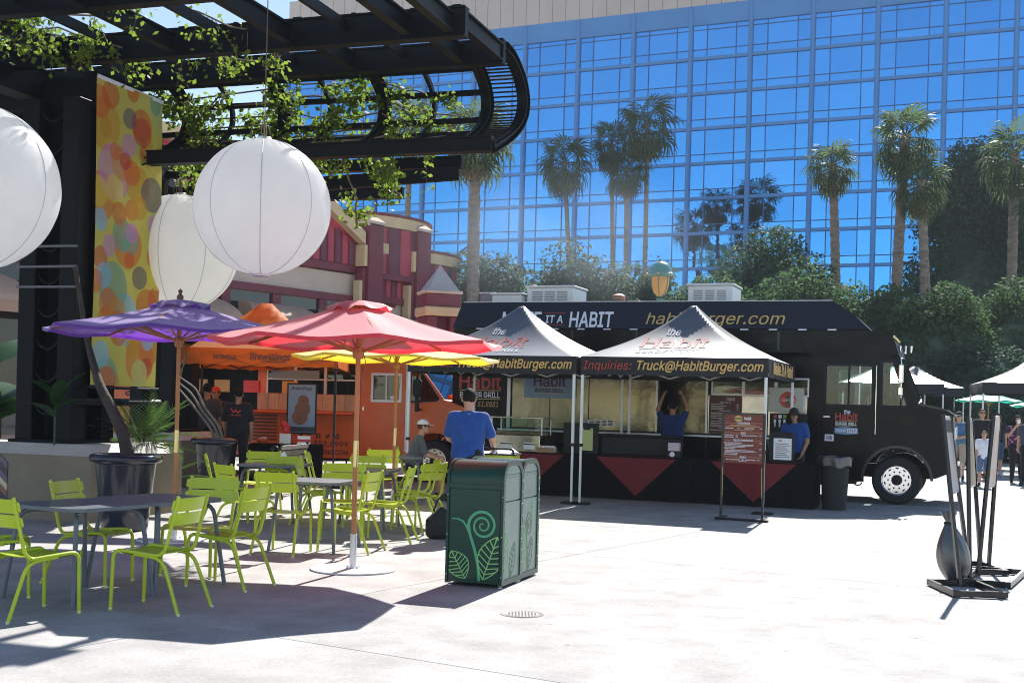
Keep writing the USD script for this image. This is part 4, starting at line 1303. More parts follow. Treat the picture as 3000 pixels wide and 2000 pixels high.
_ch = [  # x, y, facing, width factor, label
    (-2.65, 9.36, (-0.95, 0.3), 1.0, 'lime chair nearest the viewer, back turned right, right of the front table'),
    (-3.43, 8.97, (0.57, 0.82), 1.0, 'lime chair cut by the left edge, seen from behind at the front table'),
    (-4.02, 9.75, (0.93, 0.36), 1.0, 'lime chair at the left edge beyond the cut off one, facing the front table'),
    (-3.52, 10.55, (0.98, -0.25), 1.0, 'lime chair behind the front table facing right, before the navy pot'),
    (-2.40, 10.56, (-0.94, 0.35), 1.0, 'lime chair facing left at the rear right corner of the front tables'),
    (-2.80, 11.2, (-0.2, -0.98), 1.12, 'lime chair with broad back seen head on behind the front tables'),
    (-3.62, 16.0, (0.97, 0.23), 1.0, 'lime chair seen edge on beside the rear navy pot'),
    (-2.34, 12.92, (0.175, 0.98), 1.0, 'lime chair seen from behind left of the middle table'),
    (-2.97, 14.0, (0.75, 0.66), 1.0, 'lime chair angled inward at the far left of the middle group'),
    (-1.72, 13.24, (-0.96, 0.28), 1.0, 'lime chair right behind the red umbrella pole, facing left'),
    (-1.95, 14.5, (0.1, -0.99), 1.12, 'lime chair with broad back behind the middle table'),
    (-2.93, 15.95, (0.1, -0.99), 1.05, 'lime chair behind the paper napkin, back towards the planter'),
    (-3.45, 17.25, (0.1, -0.99), 1.08, 'lime chair furthest back by the black iron bench'),
    (-2.40, 15.75, (0.9, 0.35), 1.0, 'lime chair turned sideways between middle and rear tables'),
    (-2.62, 17.8, (0.95, 0.3), 1.0, 'lime chair showing only its narrow back below the orange truck phone number'),
    (-1.94, 16.75, (0.05, -1.0), 1.08, 'green chair with broad back behind the rear table near the yellow pole'),
    (-1.98, 19.0, (0.0, -1.0), 1.1, 'sunlit yellow green chair at the rear beside the seated woman'),
    (-1.15, 15.5, (-0.75, 0.66), 1.0, 'lime chair standing alone left of the green bins'),
    (-1.42, 14.25, (-0.98, 0.1), 1.0, 'lime chair facing left beyond the red umbrella pole'),
    (-1.25, 16.2, (-0.95, -0.2), 1.0, 'lime chair facing left near the yellow umbrella pole'),
    (-1.56, 20.55, (1.0, 0.05), 1.0, 'lime chair the woman in the cap sits on'),
    (-0.86, 21.3, (-0.9, -0.4), 1.0, 'lime chair beyond the seated woman near the orange truck wheel'),
]
chair0 = None
for x, y, f, w, lab in _ch:
    if chair0 is None:
        chair0 = make_chair(lab, (x, y, 0), head(*f), 'lime slatted cafe chairs')
    else:
        dup(chair0, (x, y, 0), head(*f), lab, scale=(w, 1.0, 1.0), name='lime_chair')


def make_table(label, loc, rot, S=0.8, ft=0.39):
    t = thing('grey_table', label, 'table', loc, rot, 'grey square cafe tables')
    h = 0.74
    # slatted top with clipped corners
    k = 0.085
    outline = Polygon([(-S / 2 + k, -S / 2), (S / 2 - k, -S / 2), (S / 2, -S / 2 + k), (S / 2, S / 2 - k), (S / 2 - k, S / 2), (-S / 2 + k, S / 2), (-S / 2, S / 2 - k), (-S / 2, -S / 2 + k)]).buffer(0.012, 4)
    obj('frame', mv(prism(outline.difference(outline.buffer(-0.045)), 0.028), (0, 0, h - 0.028)), 'table_grey', t)
    inner = outline.buffer(-0.046)
    n = 10
    w = (S - 0.07) / n
    for i in range(n):
        a = -S / 2 + 0.035 + i * w
        g = inner.intersection(sbox(a + 0.002, -2, a + w - 0.002, 2))
        obj('top_slat', mv(prism(g, 0.012), (0, 0, h - 0.0145)), 'table_grey', t)
    for sx in (-1, 1):
        for sy in (-1, 1):
            pts = fillet([(sx * ft * 1.02, sy * ft * 1.02, 0), (sx * S * 0.40, sy * S * 0.40, h - 0.05), (sx * S * 0.18, sy * S * 0.18, h - 0.045)], 0.10, 5)
            obj('leg', tube(pts, 0.0185, 9), 'table_grey', t, smooth=50)
    obj('underframe', cat(bar((-S * 0.3, -S * 0.3, h - 0.045), (S * 0.3, S * 0.3, h - 0.045), 0.03, 0.025), bar((-S * 0.3, S * 0.3, h - 0.046), (S * 0.3, -S * 0.3, h - 0.046), 0.03, 0.022)), 'table_grey', t)
    return t


tb0 = make_table('grey slatted table at the front left, nearest of all', (-3.37, 9.77, 0), -30)
dup(tb0, (-2.965, 10.475, 0), -30, 'grey slatted table pushed against the far side of the front one')
dup(tb0, (-2.085, 13.37, 0), -14, 'grey table in the middle beside the red umbrella pole', scale=(0.93, 0.93, 1))
dup(tb0, (-3.12, 16.45, 0), -8, 'grey table holding a crumpled white napkin')
dup(tb0, (-1.87, 15.7, 0), -8, 'grey table under the yellow umbrella behind the middle group')
dup(tb0, (-1.75, 19.75, 0), 3, 'grey table next to the seated woman', scale=(0.85, 0.85, 1))

nap = thing('paper_napkin', 'crumpled white paper napkin lying on a rear grey table', 'napkin', (-3.05, 16.4, 0.742), 20)
rg = np.random.default_rng(3)
gx, gy = np.meshgrid(np.linspace(-0.16, 0.16, 14), np.linspace(-0.12, 0.12, 12))
gz = 0.16 * np.exp(-((gx - 0.05) ** 2 + gy ** 2) / 0.004) + 0.05 * meshkit.fbm(np.stack([gx * 14, gy * 14, 0 * gx], -1), 3) + 0.002
v = np.stack([gx, gy, gz], -1).reshape(-1, 3)
f = [[i * 14 + j, i * 14 + j + 1, (i + 1) * 14 + j + 1, (i + 1) * 14 + j] for i in range(11) for j in range(13)]
obj('sheet', tm(v, f), 'white_paper', nap)

# ------------------------------------------------------------------ the two green litter bins
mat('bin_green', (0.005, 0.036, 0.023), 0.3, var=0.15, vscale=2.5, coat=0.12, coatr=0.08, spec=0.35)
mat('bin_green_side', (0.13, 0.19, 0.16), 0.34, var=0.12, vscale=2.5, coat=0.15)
mat('bin_leaf_a', (0.22, 0.50, 0.16), 0.5); mat('bin_leaf_b', (0.07, 0.33, 0.16), 0.5); mat('bin_leaf_c', (0.12, 0.19, 0.11), 0.5)


def leaf_art(L, W, nv, lw, a0, bend=0.0):
    """Outline leaf with straight veins, drawn as thin strips; base at origin, tip along angle a0."""
    q = np.linspace(0, 1, 16)
    half = W * np.sin(math.pi * q) ** 0.85
    left = [(-h, L * s) for h, s in zip(half, q)]
    right = [(h, L * s) for h, s in zip(half, q)]
    lines = [LineString(left), LineString(right), LineString([(0, 0), (0, L)])]
    for k in range(nv):
        s = 0.12 + 0.74 * k / (nv - 1)
        for sg in (-1, 1):
            e = min(1, s + 0.13)
            lines.append(LineString([(0, L * s), (sg * float(np.interp(e, q, half)), L * e)]))
    g = sops.unary_union([l.buffer(lw / 2, quad_segs=2) for l in lines])
    return affinity.rotate(g, math.degrees(a0), origin=(0, 0))


def curl_art():
    ln = []
    stem = [(0.26 + 0.0, 0.0), (0.25, 0.12), (0.215, 0.26), (0.165, 0.40), (0.155, 0.46)]
    cx, cy = 0.285, 0.475
    sp = [(cx + r * math.cos(a), cy + r * math.sin(a)) for a, r in zip(np.linspace(math.pi * 1.03, -math.pi * 3.6, 70), np.linspace(0.135, 0.012, 70))]
    pts = stem + sp
    wid = np.linspace(0.026, 0.010, len(pts))
    seg = [LineString([pts[i], pts[i + 1]]).buffer(wid[i] / 2, quad_segs=3) for i in range(len(pts) - 1)]
    br = [(0.165, 0.40), (0.135, 0.46), (0.10, 0.505), (0.05, 0.525), (-0.005, 0.525)]
    wb = np.linspace(0.020, 0.006, 5)
    seg += [LineString([br[i], br[i + 1]]).buffer(wb[i] / 2, quad_segs=3) for i in range(4)]
    return sops.unary_union(seg)


def litter_bin(label, loc, rot, W=0.535, D=0.50, H=1.10, front_art=True, bug=False):
    t = thing('litter_bin', label, 'litter bin', loc, rot, 'green litter bins side by side')
    # local: x along the front, +y to the back, front at y=0; opening side panels face +x
    r = 0.17
    pl = [(0, 0.03)] + [(0.0, H - r)]
    q = np.linspace(0, math.pi / 2, 8)
    side = [(0, 0.035)] + [(r - r * math.cos(a), H - r + r * math.sin(a)) for a in q] + [(D - r + r * math.sin(a), H - r + r * math.cos(a)) for a in q] + [(D, 0.035)]
    sp = Polygon(side)
    shell = prism(sp, W - 0.05)
    T = np.eye(4); T[:3, 0] = (0, 1, 0); T[:3, 1] = (0, 0, 1); T[:3, 2] = (1, 0, 0); T[:3, 3] = (0.025, 0, 0)
    shell.apply_transform(T)
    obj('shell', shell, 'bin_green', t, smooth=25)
    for x0, nm in ((0.0, 'end_frame'), (W - 0.022, 'end_frame')):
        ring = sp.buffer(0.012, join_style=2).difference(sp.buffer(-0.035))
        m = prism(ring, 0.022); TT = T.copy(); TT[:3, 3] = (x0, 0, 0)
        m.apply_transform(TT)
        obj(nm, m, 'bin_green', t, smooth=25)
    ipl = sp.buffer(-0.035)
    for clip, nm in ((sbox(-1, 0.0, 1, 0.745), 'side_panel'), (sbox(-1, 0.757, 1, 0.985), 'flap'), (sbox(-1, 0.99, 1, 2), 'top_plate')):
        g = ipl.intersection(clip)
        m = prism(g, 0.012); TT = T.copy(); TT[:3, 3] = (W - 0.0225 if nm != 'flap' else W - 0.026, 0, 0)
        m.apply_transform(TT)
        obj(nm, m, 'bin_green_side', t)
    obj('fascia', bx(0.022, W - 0.022, -0.012, -0.0005, 0.86, 0.90, 0.003), 'bin_green', t)
    obj('front_panel', bx(0.032, W - 0.032, -0.008, -0.0006, 0.06, 0.855, 0.003), 'bin_green', t)
    rv = []
    for z in np.arange(0.08, 0.93, 0.105):
        for y in (0.0, D):
            rv.append(mv(trimesh.creation.icosphere(1, 0.0055), (W + 0.001, y + (0.012 if y == 0 else -0.012), z)))
    for k in range(5):
        for z in (0.965, 1.015):
            rv.append(mv(trimesh.creation.icosphere(1, 0.0055), (W - 0.009, 0.09 + k * 0.08, z)))
    for x in (0.011, W - 0.011):
        for z in (0.1, 0.45, 0.8):
            rv.append(mv(trimesh.creation.icosphere(1, 0.006), (x, -0.012, z)))
    tag(obj('rivets', cat(rv), 'alu', t), kind='stuff')
    for x in (0.03, W - 0.03):
        for y in (0.03, D - 0.03):
            obj('foot', lathe([(0.0, 0.0), (0.02, 0.0), (0.02, 0.01), (0.011, 0.015), (0.011, 0.05)], 10, (x, y, 0)), 'alu', t)

    def art(g, m, k=0.0012):
        obj('painted_leaf', put(prism(g, k), (0, -0.0082, 0.07), (1, 0, 0), (0, 0, 1)), m, t)

    def art_side(g, m, k=0.0012):
        obj('painted_leaf', put(prism(g, k), (W - 0.0103, 0, 0.07), (0, 1, 0), (0, 0, 1)), m, t)
    art(affinity.translate(curl_art(), 0.06, -0.005), 'bin_leaf_b')
    clipb = sbox(0.035, -0.005, W - 0.036, 0.8)
    art(affinity.translate(leaf_art(0.27, 0.10, 7, 0.007, 0.52), 0.19, 0.0).intersection(clipb), 'bin_leaf_a', 0.0016)
    art(affinity.translate(leaf_art(0.40, 0.115, 7, 0.009, -0.33), 0.355, 0.0).intersection(clipb), 'bin_leaf_a', 0.0020)
    cs = sbox(0.038, 0, D - 0.038, 0.66)
    art_side(affinity.translate(leaf_art(0.44, 0.085, 7, 0.008, -0.10), 0.06, 0.0).intersection(cs), 'bin_leaf_a')
    art_side(affinity.translate(leaf_art(0.33, 0.07, 6, 0.007, -0.35), 0.22, 0.0).intersection(cs), 'bin_leaf_c', 0.0016)
    if bug:
        c2 = affinity.translate(affinity.scale(curl_art(), 0.62, 0.9, origin=(0, 0)), 0.07, 0.0)
        art_side(c2.intersection(cs), 'bin_leaf_c', 0.002)
        cat_pts = [(0.30 + 0.03 * math.sin(s * 2.4), 0.50 + 0.05 * s) for s in np.linspace(0, 3, 24)]
        g = sops.unary_union([LineString(cat_pts).buffer(0.004)] + [Point(0.31, 0.51 + 0.042 * k).buffer(0.02).difference(Point(0.31, 0.51 + 0.042 * k).buffer(0.013)) for k in range(3)])
        art_side(affinity.translate(g, 0.02, 0.0).intersection(cs), 'bin_leaf_a', 0.0024)
    return t


litter_bin('dark green litter bin with painted leaves, the nearer of the pair', (-0.55, 10.97, 0), -19.5)
litter_bin('dark green litter bin half hidden behind the nearer one', (-0.55 + 0.36 * 0.53 - 0.03, 10.97 + 0.93 * 0.53, 0), -19.5, bug=True)
# ------------------------------------------------------------------ the black burger truck
TRK, TRR = (6.95, 22.15, 0.0), -20.5
mat('gold_print', (0.60, 0.37, 0.12), 0.5); mat('white_print', (0.74, 0.75, 0.80), 0.5); mat('red_print', (0.42, 0.045, 0.035), 0.5)
mat('sign_navy', (0.008, 0.0095, 0.016), 0.36, var=0.2, vscale=2, spec=0.4)
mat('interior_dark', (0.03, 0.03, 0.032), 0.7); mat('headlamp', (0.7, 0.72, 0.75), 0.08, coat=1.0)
mat('exhaust_rust', (0.42, 0.22, 0.13), 0.6, var=0.3, vscale=9)
tk = thing('food_truck', 'long black burger food truck with serving side and chrome wheel', 'food truck', TRK, TRR)
W_ = 2.35
SIDE = ((1, 0, 0), (0, 0, 1))


def yprism(poly, y0, y1):
    """Polygon drawn in (x, z), extruded from y0 to y1."""
    m = prism(poly, y1 - y0)
    m.apply_transform(frame4((0, y1, 0), (1, 0, 0), (0, 0, 1)))
    return m


body = Polygon([(-8.72, 0.42), (-8.72, 3.12), (-0.62, 3.12), (-0.30, 3.06), (-0.15, 2.95), (-0.07, 2.68), (0.30, 1.80), (0.78, 1.70), (0.87, 1.60), (0.90, 1.20), (0.88, 0.62), (0.62, 0.50), (-0.42, 0.40), (-1.2, 0.36), (-1.3, 0.30), (-2.2, 0.30), (-2.3, 0.42)])
arch = Point(-0.05, 0.44).buffer(0.57, 20)
arch2 = Point(-6.1, 0.44).buffer(0.57, 20)
door_w = sbox(-1.33, 1.76, -0.51, 2.48).buffer(-0.05).buffer(0.05)
quarter = Polygon([(-0.35, 2.55), (-0.16, 2.55), (0.09, 1.80), (0.07, 1.76), (-0.34, 1.76)]).buffer(-0.03).buffer(0.03)
hatch = sbox(-4.42, 1.16, -3.52, 2.6)
hatch2 = sbox(-3.42, 1.90, -1.62, 2.22)
side_near = body.difference(arch).difference(arch2).difference(door_w).difference(quarter).difference(hatch).difference(hatch2)
side_far = body.difference(arch).difference(arch2).difference(door_w).difference(quarter)
obj('side_panel', yprism(side_near, 0.0, 0.05), 'truck_black', tk)
obj('side_panel', yprism(side_far, W_ - 0.05, W_), 'truck_black', tk)


def across(pts, y0, y1, th=0.03):
    out = []
    for a, b in zip(pts[:-1], pts[1:]):
        a, b = np.array(a), np.array(b)
        t = (b - a) / np.linalg.norm(b - a)
        n = np.array([t[1], -t[0]]) * th
        out.append(yprism(Polygon([a, b, b + n, a + n]), y0, y1))
    return cat(out)


obj('roof', across([(-8.7, 3.119), (-0.62, 3.119), (-0.30, 3.06), (-0.15, 2.95), (-0.07, 2.68)], 0.051, W_ - 0.051), 'truck_black', tk)
obj('bonnet', across([(0.30, 1.80), (0.78, 1.70), (0.87, 1.60), (0.90, 1.20), (0.88, 0.62), (0.62, 0.50)], 0.051, W_ - 0.051), 'truck_black', tk, smooth=30)
obj('bonnet_top', yprism(Polygon([(0.28, 1.82), (0.50, 1.79), (0.76, 1.725), (0.90, 1.62), (0.905, 1.60), (0.76, 1.695), (0.28, 1.79)]), -0.02, W_ + 0.02), 'black_paint', tk, smooth=30)
obj('rear_wall', bx(-8.719, -8.66, 0.051, W_ - 0.051, 0.42, 3.09), 'truck_black', tk)
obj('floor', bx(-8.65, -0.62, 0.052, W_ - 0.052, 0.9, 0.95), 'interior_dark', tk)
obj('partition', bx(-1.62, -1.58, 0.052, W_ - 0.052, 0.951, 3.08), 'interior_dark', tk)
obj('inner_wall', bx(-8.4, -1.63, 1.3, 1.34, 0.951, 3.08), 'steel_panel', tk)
obj('windscreen', across([(-0.065, 2.66), (0.295, 1.815)], 0.06, W_ - 0.06, 0.012), 'glass_tint', tk)
obj('wiper', bar((0.28, 0.5, 1.86), (0.06, 0.9, 2.36), 0.02), 'matte_black', tk)
obj('roof_marker', cat([bx(-0.2, -0.16, y - 0.06, y + 0.06, 2.99, 3.05, 0.01) for y in (0.4, 0.9, 1.18, 1.46, 1.95)]), 'brass', tk)
# raised roof hood with the lettering
hood = np.array([(-8.73, -0.05, 3.13), (-0.58, -0.05, 3.13), (-8.73, W_ + 0.05, 3.13), (-0.58, W_ + 0.05, 3.13), (-8.60, 0.13, 3.66), (-8.60, W_ - 0.13, 3.66), (-1.25, 0.13, 3.66), (-1.25, W_ - 0.13, 3.66),
                 (-1.08, 0.10, 3.50), (-1.08, W_ - 0.1, 3.50), (-0.86, 0.06, 3.40), (-0.86, W_ - 0.06, 3.40)])
obj('roof_hood', from_man(m3.Manifold.hull_points(hood)), 'sign_navy', tk)
obj('hood_trim', cat(bx(-8.58, -1.26, 0.14, 0.17, 3.661, 3.675), bx(-8.58, -1.26, W_ - 0.17, W_ - 0.14, 3.661, 3.675)), 'white_metal', tk)
for x in np.arange(-8.2, -0.9, 0.53):
    obj('marker_light', bx(x, x + 0.15, -0.075, -0.052, 3.105, 3.128), 'white_print', tk)
hz = np.array([0, 0.18, 0.53]); hz /= np.linalg.norm(hz)


def hood_text(s, x0, x1, z, h, m, shear=0.0, bold=False, name='lettering'):
    k = (z - 3.13) / 0.53
    obj(name, put(text(s, h, x1 - x0, shear, bold, 0.004), (x0, -0.05 + 0.18 * k - 0.003, z), (1, 0, 0), hz), m, tk)


hood_text('MAKE', -7.68, -6.86, 3.16, 0.31, 'white_print', bold=True)
hood_text('IT A', -6.76, -6.40, 3.24, 0.155, 'white_print', bold=True)
hood_text('HABIT', -6.26, -5.38, 3.16, 0.31, 'white_print', bold=True)
for z in (3.19, 3.435):
    k = (z - 3.13) / 0.53
    obj('print_line', put(prism(sbox(-6.80, 0, -6.36, 0.014), 0.003), (0, -0.05 + 0.18 * k - 0.003, z), (1, 0, 0), hz), 'red_print', tk)
hood_text('habitburger.com', -4.72, -2.12, 3.22, 0.235, 'gold_print', shear=0.22)
# serving side
mat('steel_plain', (0.60, 0.57, 0.49), 0.25, metal=1.0, rvar=0.08, vscale=1.5, bump=0.003, bscale=2)
xs = (-7.42, -6.62, -5.82, -5.0, -4.45)
for a, b in zip(xs[:-1], xs[1:]):
    obj('steel_sheet', bx(a + 0.008, b - 0.008, -0.018, -0.001, 1.165, 2.62, 0.003), 'steel_panel', tk)
for a, b in ((-3.48, -2.9), (-2.9, -2.36), (-2.36, -1.64)):
    obj('steel_sheet', bx(a + 0.008, b - 0.008, -0.018, -0.001, 1.165, 1.885, 0.003), 'steel_plain', tk)
for a, b in ((-3.42, -2.82), (-2.82, -2.22), (-2.22, -1.62)):
    obj('side_window', bx(a + 0.03, b - 0.03, 0.01, 0.018, 1.92, 2.2), 'glass_pane', tk)
    obj('window_frame', cat(bx(a, b, -0.022, 0.03, 1.888, 1.918), bx(a, b, -0.022, 0.03, 2.202, 2.23), bx(a, a + 0.028, -0.021, 0.03, 1.919, 2.201), bx(b - 0.028, b, -0.021, 0.03, 1.919, 2.201)), 'alu', tk)
for x in (-4.46, -3.5):
    obj('hatch_frame', bx(x - 0.02, x + 0.02, -0.04, 0.05, 1.165, 2.6), 'alu', tk)
obj('shelf', cat(bx(-7.6, -1.6, -0.34, -0.019, 1.10, 1.14, 0.006)), 'alu', tk)
for x in (-7.2, -5.6, -4.0, -2.3):
    obj('shelf_bracket', bar((x, -0.3, 1.10), (x, -0.01, 0.86), 0.03), 'alu', tk)
obj('open_flap', cat(bx(-7.5, -1.62, -0.95, -0.02, 2.66, 2.69)), 'truck_black', tk)
for x in (-5.62,):
    sl = [bx(x - 0.34, x + 0.34, -0.024, -0.019, 1.24, 1.36)]
    obj('vent_plate', sl[0], 'alu', tk)
    for i in range(5):
        for j in range(4):
            obj('vent_slot', bx(x - 0.30 + i * 0.125, x - 0.20 + i * 0.125, -0.027, -0.0245, 1.252 + j * 0.027, 1.268 + j * 0.027), 'matte_black', tk)


def wall_text(s, x0, x1, z, h, m, y=-0.003, shear=0.0, bold=False, parent=None, d=0.003):
    obj('lettering', put(text(s, h, x1 - x0, shear, bold, d), (x0, y, z), *SIDE), m, parent or tk)


def wall_rect(x0, x1, z0, z1, m, y=-0.003, name='print_line', d=0.002, parent=None):
    obj(name, bx(x0, x1, y - d, y, z0, z1), m, parent or tk)


# rear panel print
wall_text('Habit', -8.57, -7.66, 1.92, 0.27, 'red_print', bold=True)
wall_rect(-8.56, -7.66, 1.875, 1.89, 'gold_print')
wall_text('BURGER GRILL', -8.55, -7.68, 1.74, 0.105, 'white_print', bold=True)
wall_rect(-8.56, -7.66, 1.70, 1.715, 'gold_print')
wall_text('51.8881', -8.16, -7.72, 1.555, 0.105, 'gold_print', shear=0.2)
obj('corner_post', bx(-7.52, -7.45, -0.03, -0.001, 0.45, 2.65), 'alu', tk)
# pale blue screen sign
mat('screen_blue', (0.16, 0.27, 0.44), 0.3)
mat('print_navy', (0.02, 0.03, 0.06), 0.5); mat('print_plum', (0.09, 0.02, 0.05), 0.5)
sgn = thing('menu_screen', 'pale blue burger sign on the truck wall under the left canopy', 'sign', TRK, TRR)
obj('board', bx(-7.15, -6.08, -0.06, -0.022, 1.76, 2.24, 0.004), 'screen_blue', sgn)
wall_text('Habit', -6.95, -6.28, 1.99, 0.2, 'print_plum', y=-0.062, bold=True, parent=sgn)
wall_text('BURGER GRILL', -6.92, -6.32, 1.87, 0.075, 'print_navy', y=-0.062, bold=True, parent=sgn)
wall_rect(-6.95, -6.28, 1.958, 1.968, 'gold_print', y=-0.061, parent=sgn)
wall_rect(-6.95, -6.28, 1.842, 1.852, 'gold_print', y=-0.061, parent=sgn)
# wall menu board
mat('menu_maroon', (0.085, 0.018, 0.018), 0.45); mat('menu_text', (0.55, 0.5, 0.48), 0.6); mat('bun', (0.55, 0.33, 0.12), 0.6); mat('patty', (0.07, 0.03, 0.015), 0.7); mat('lettuce', (0.18, 0.32, 0.06), 0.6)
wm = thing('wall_menu', 'dark maroon menu board hanging on the truck wall behind the free standing one', 'menu board', TRK, TRR)
obj('board', bx(-3.45, -2.84, -0.055, -0.022, 1.17, 1.88, 0.004), 'menu_maroon', wm)
rg = random.Random(4)
wall_text('Habit', -3.12, -2.96, 1.79, 0.06, 'menu_text', y=-0.0565, bold=True, parent=wm)
for i in range(17):
    z = 1.745 - i * 0.032
    k = rg.uniform(0.5, 1)
    if i % 5 == 0:
        wall_text(('SIDES', 'CHARBURGERS', 'SANDWICHES', 'DRINKS')[i // 5], -3.25, -3.04, z, 0.022, 'menu_text', y=-0.0565, bold=True, parent=wm)
    else:
        wall_rect(-3.41, -3.41 + 0.42 * k, z, z + 0.011, 'menu_text', y=-0.0562, parent=wm, name='print_row')
        wall_rect(-2.93, -2.89, z, z + 0.012, 'menu_text', y=-0.0562, parent=wm, name='print_row')
# soda machine with the red disc panel
mat('soda_panel', (0.42, 0.42, 0.36), 0.35); mat('cola_red', (0.55, 0.02, 0.025), 0.35); mat('cola_glass', (0.05, 0.06, 0.03), 0.3)
sd = thing('soda_fountain', 'soda fountain with red drink disc on its pale panel behind the right worker', 'drink dispenser', TRK, TRR)
obj('panel', bx(-2.33, -1.70, -0.12, -0.022, 1.60, 2.05, 0.008), 'soda_panel', sd)
dsc = lathe([(0.0, 0.0), (0.137, 0.0), (0.145, 0.006), (0.14, 0.012), (0.0, 0.012)], 32)
obj('red_disc', put(dsc, (-1.985, -0.121, 1.83), *SIDE), 'cola_red', sd)
bt = Polygon([(-0.035, -0.12), (0.035, -0.12), (0.04, -0.04), (0.028, 0.0), (0.036, 0.05), (0.014, 0.10), (0.014, 0.14), (-0.014, 0.14), (-0.014, 0.10), (-0.036, 0.05), (-0.028, 0.0), (-0.04, -0.04)])
obj('bottle_print', put(prism(bt, 0.002), (-1.985, -0.133, 1.83), *SIDE), 'cola_glass', sd)
wall_text('Coca-Cola', -2.105, -1.865, 1.80, 0.062, 'white_print', y=-0.136, shear=0.25, parent=sd)
obj('machine', bx(-2.27, -1.63, -0.34, -0.022, 1.142, 1.58, 0.01), 'matte_black', sd)
obj('drip_tray', bx(-2.2, -1.7, -0.44, -0.342, 1.142, 1.17), 'alu', sd)
for k in range(6):
    x = -2.17 + k * 0.085
    obj('nozzle', cat(bx(x - 0.02, x + 0.02, -0.40, -0.342, 1.40, 1.47, 0.005), tube([(x, -0.375, 1.33), (x, -0.375, 1.40)], 0.014, 8)), 'white_metal', sd)
    obj('flavour_tag', bx(x - 0.028, x + 0.028, -0.346, -0.341, 1.49, 1.55), ('cola_red', 'white_print', 'lettuce', 'cola_red', 'gold_print', 'screen_blue')[k], sd)
# cab details
for nm, g in (('door_window', door_w), ('quarter_window', quarter)):
    obj(nm, yprism(g.buffer(0.01), 0.02, 0.028), 'glass_pane', tk)
    obj(nm, yprism(g.buffer(0.01), W_ - 0.028, W_ - 0.02), 'glass_pane', tk)
    obj('window_frame', yprism(g.buffer(0.035).difference(g.buffer(-0.012)), -0.012, -0.001), 'matte_black', tk)
obj('window_bar', bx(-0.935, -0.905, -0.008, 0.02, 1.765, 2.475), 'matte_black', tk)
obj('window_bar', bx(-0.74, -0.72, 0.0, 0.019, 1.765, 2.475), 'alu', tk)
obj('door_seam', cat(bx(-1.44, -1.432, -0.003, -0.0005, 0.42, 2.62), bx(-0.432, -0.424, -0.003, -0.0005, 1.0, 2.62), bx(-1.433, -0.431, -0.0028, -0.0005, 2.612, 2.619)), 'rubber', tk)
obj('door_handle', bx(-1.36, -1.24, -0.05, -0.001, 1.52, 1.56, 0.01), 'chrome', tk)
for z in (0.9, 1.6, 2.3):
    obj('hinge', tube([(-0.425, -0.012, z - 0.06), (-0.425, -0.012, z + 0.06)], 0.014, 8), 'black_paint', tk)
tag(obj('rivet_row', cat([mv(trimesh.creation.icosphere(1, 0.008), (x, -0.002, z)) for x in (-1.50, -0.47) for z in np.arange(1.1, 2.6, 0.12)] + [mv(trimesh.creation.icosphere(1, 0.008), (x, -0.002, 2.68)) for x in np.arange(-1.4, -0.3, 0.1)] + [mv(trimesh.creation.icosphere(1, 0.009), (x, -0.002, z)) for x in np.arange(-8.6, -1.6, 0.12) for z in (3.05, 0.62)]), 'black_paint', tk), kind='stuff')
for x in (-7.46, -6.2, -4.9, -3.5, -2.2):
    obj('panel_seam', bx(x - 0.02, x + 0.02, -0.004, -0.0005, 2.72, 3.09), 'black_paint', tk)
    obj('panel_seam', bx(x - 0.02, x + 0.02, -0.004, -0.0005, 0.62, 1.09), 'black_paint', tk)
obj('grab_rail', cat(tube(fillet([(-0.44, -0.01, 1.22), (-0.44, -0.05, 1.24), (-0.44, -0.05, 2.48), (-0.44, -0.01, 2.5)], 0.02), 0.012, 8)), 'chrome', tk, smooth=40)
obj('roof_gutter', bx(-8.7, -0.35, -0.03, -0.001, 2.68, 2.71), 'truck_black', tk)
obj('steering_wheel', cat(mv(trimesh.creation.torus(0.21, 0.018, 24, 8), (0, 0, 0), ry=65, t=(-0.02, 0.65, 1.98) if False else (0, 0, 0))), 'matte_black', tk) if False else None
sw = trimesh.creation.torus(0.2, 0.018, 24, 8); sw.apply_transform(rotm(62, 'y')); sw.apply_translation([-0.14, 0.6, 1.93])
obj('steering_wheel', sw, 'matte_black', tk, smooth=True)
obj('driver_seat', cat(bx(-0.95, -0.5, 0.35, 0.85, 1.25, 1.45, 0.05), bx(-1.02, -0.88, 0.35, 0.85, 1.4, 2.2, 0.05)), 'matte_black', tk)
obj('dashboard', bx(-0.06, 0.2, 0.06, W_ - 0.06, 1.5, 1.78, 0.03), 'interior_dark', tk)
# mirror on arms
obj('mirror_arm', cat(tube(fillet([(-0.16, -0.01, 2.66), (-0.02, -0.26, 2.64), (0.0, -0.28, 2.5), (0.0, -0.28, 1.9), (-0.02, -0.02, 1.72)], 0.05), 0.011, 6), tube([(-0.2, -0.01, 2.64), (0.02, -0.3, 2.60)], 0.011, 6), tube([(0.05, -0.02, 2.72), (0.06, -0.26, 2.7)], 0.02, 6)), 'chrome', tk, smooth=40)
obj('mirror', cat(bx(-0.05, 0.04, -0.36, -0.20, 2.16, 2.5, 0.02), bx(-0.06, 0.03, -0.35, -0.21, 1.94, 2.1, 0.02)), 'chrome', tk)
obj('horn', cat(*[cyl((-0.05 + 0.09 * k, 0.05 + 0.03 * k, 2.72), (-0.05 + 0.09 * k, 0.05 + 0.03 * k, 2.84), 0.02, 8, 0.03) for k in range(3)]), 'chrome', tk)
for y in (0.12, W_ - 0.42):
    obj('headlight', bx(0.885, 0.925, y, y + 0.26, 1.18, 1.42, 0.015), 'headlamp', tk)
for z in np.arange(0.86, 1.16, 0.05):
    obj('grille_bar', bx(0.885, 0.915, 0.12, W_ - 0.12, z, z + 0.018), 'chrome', tk)
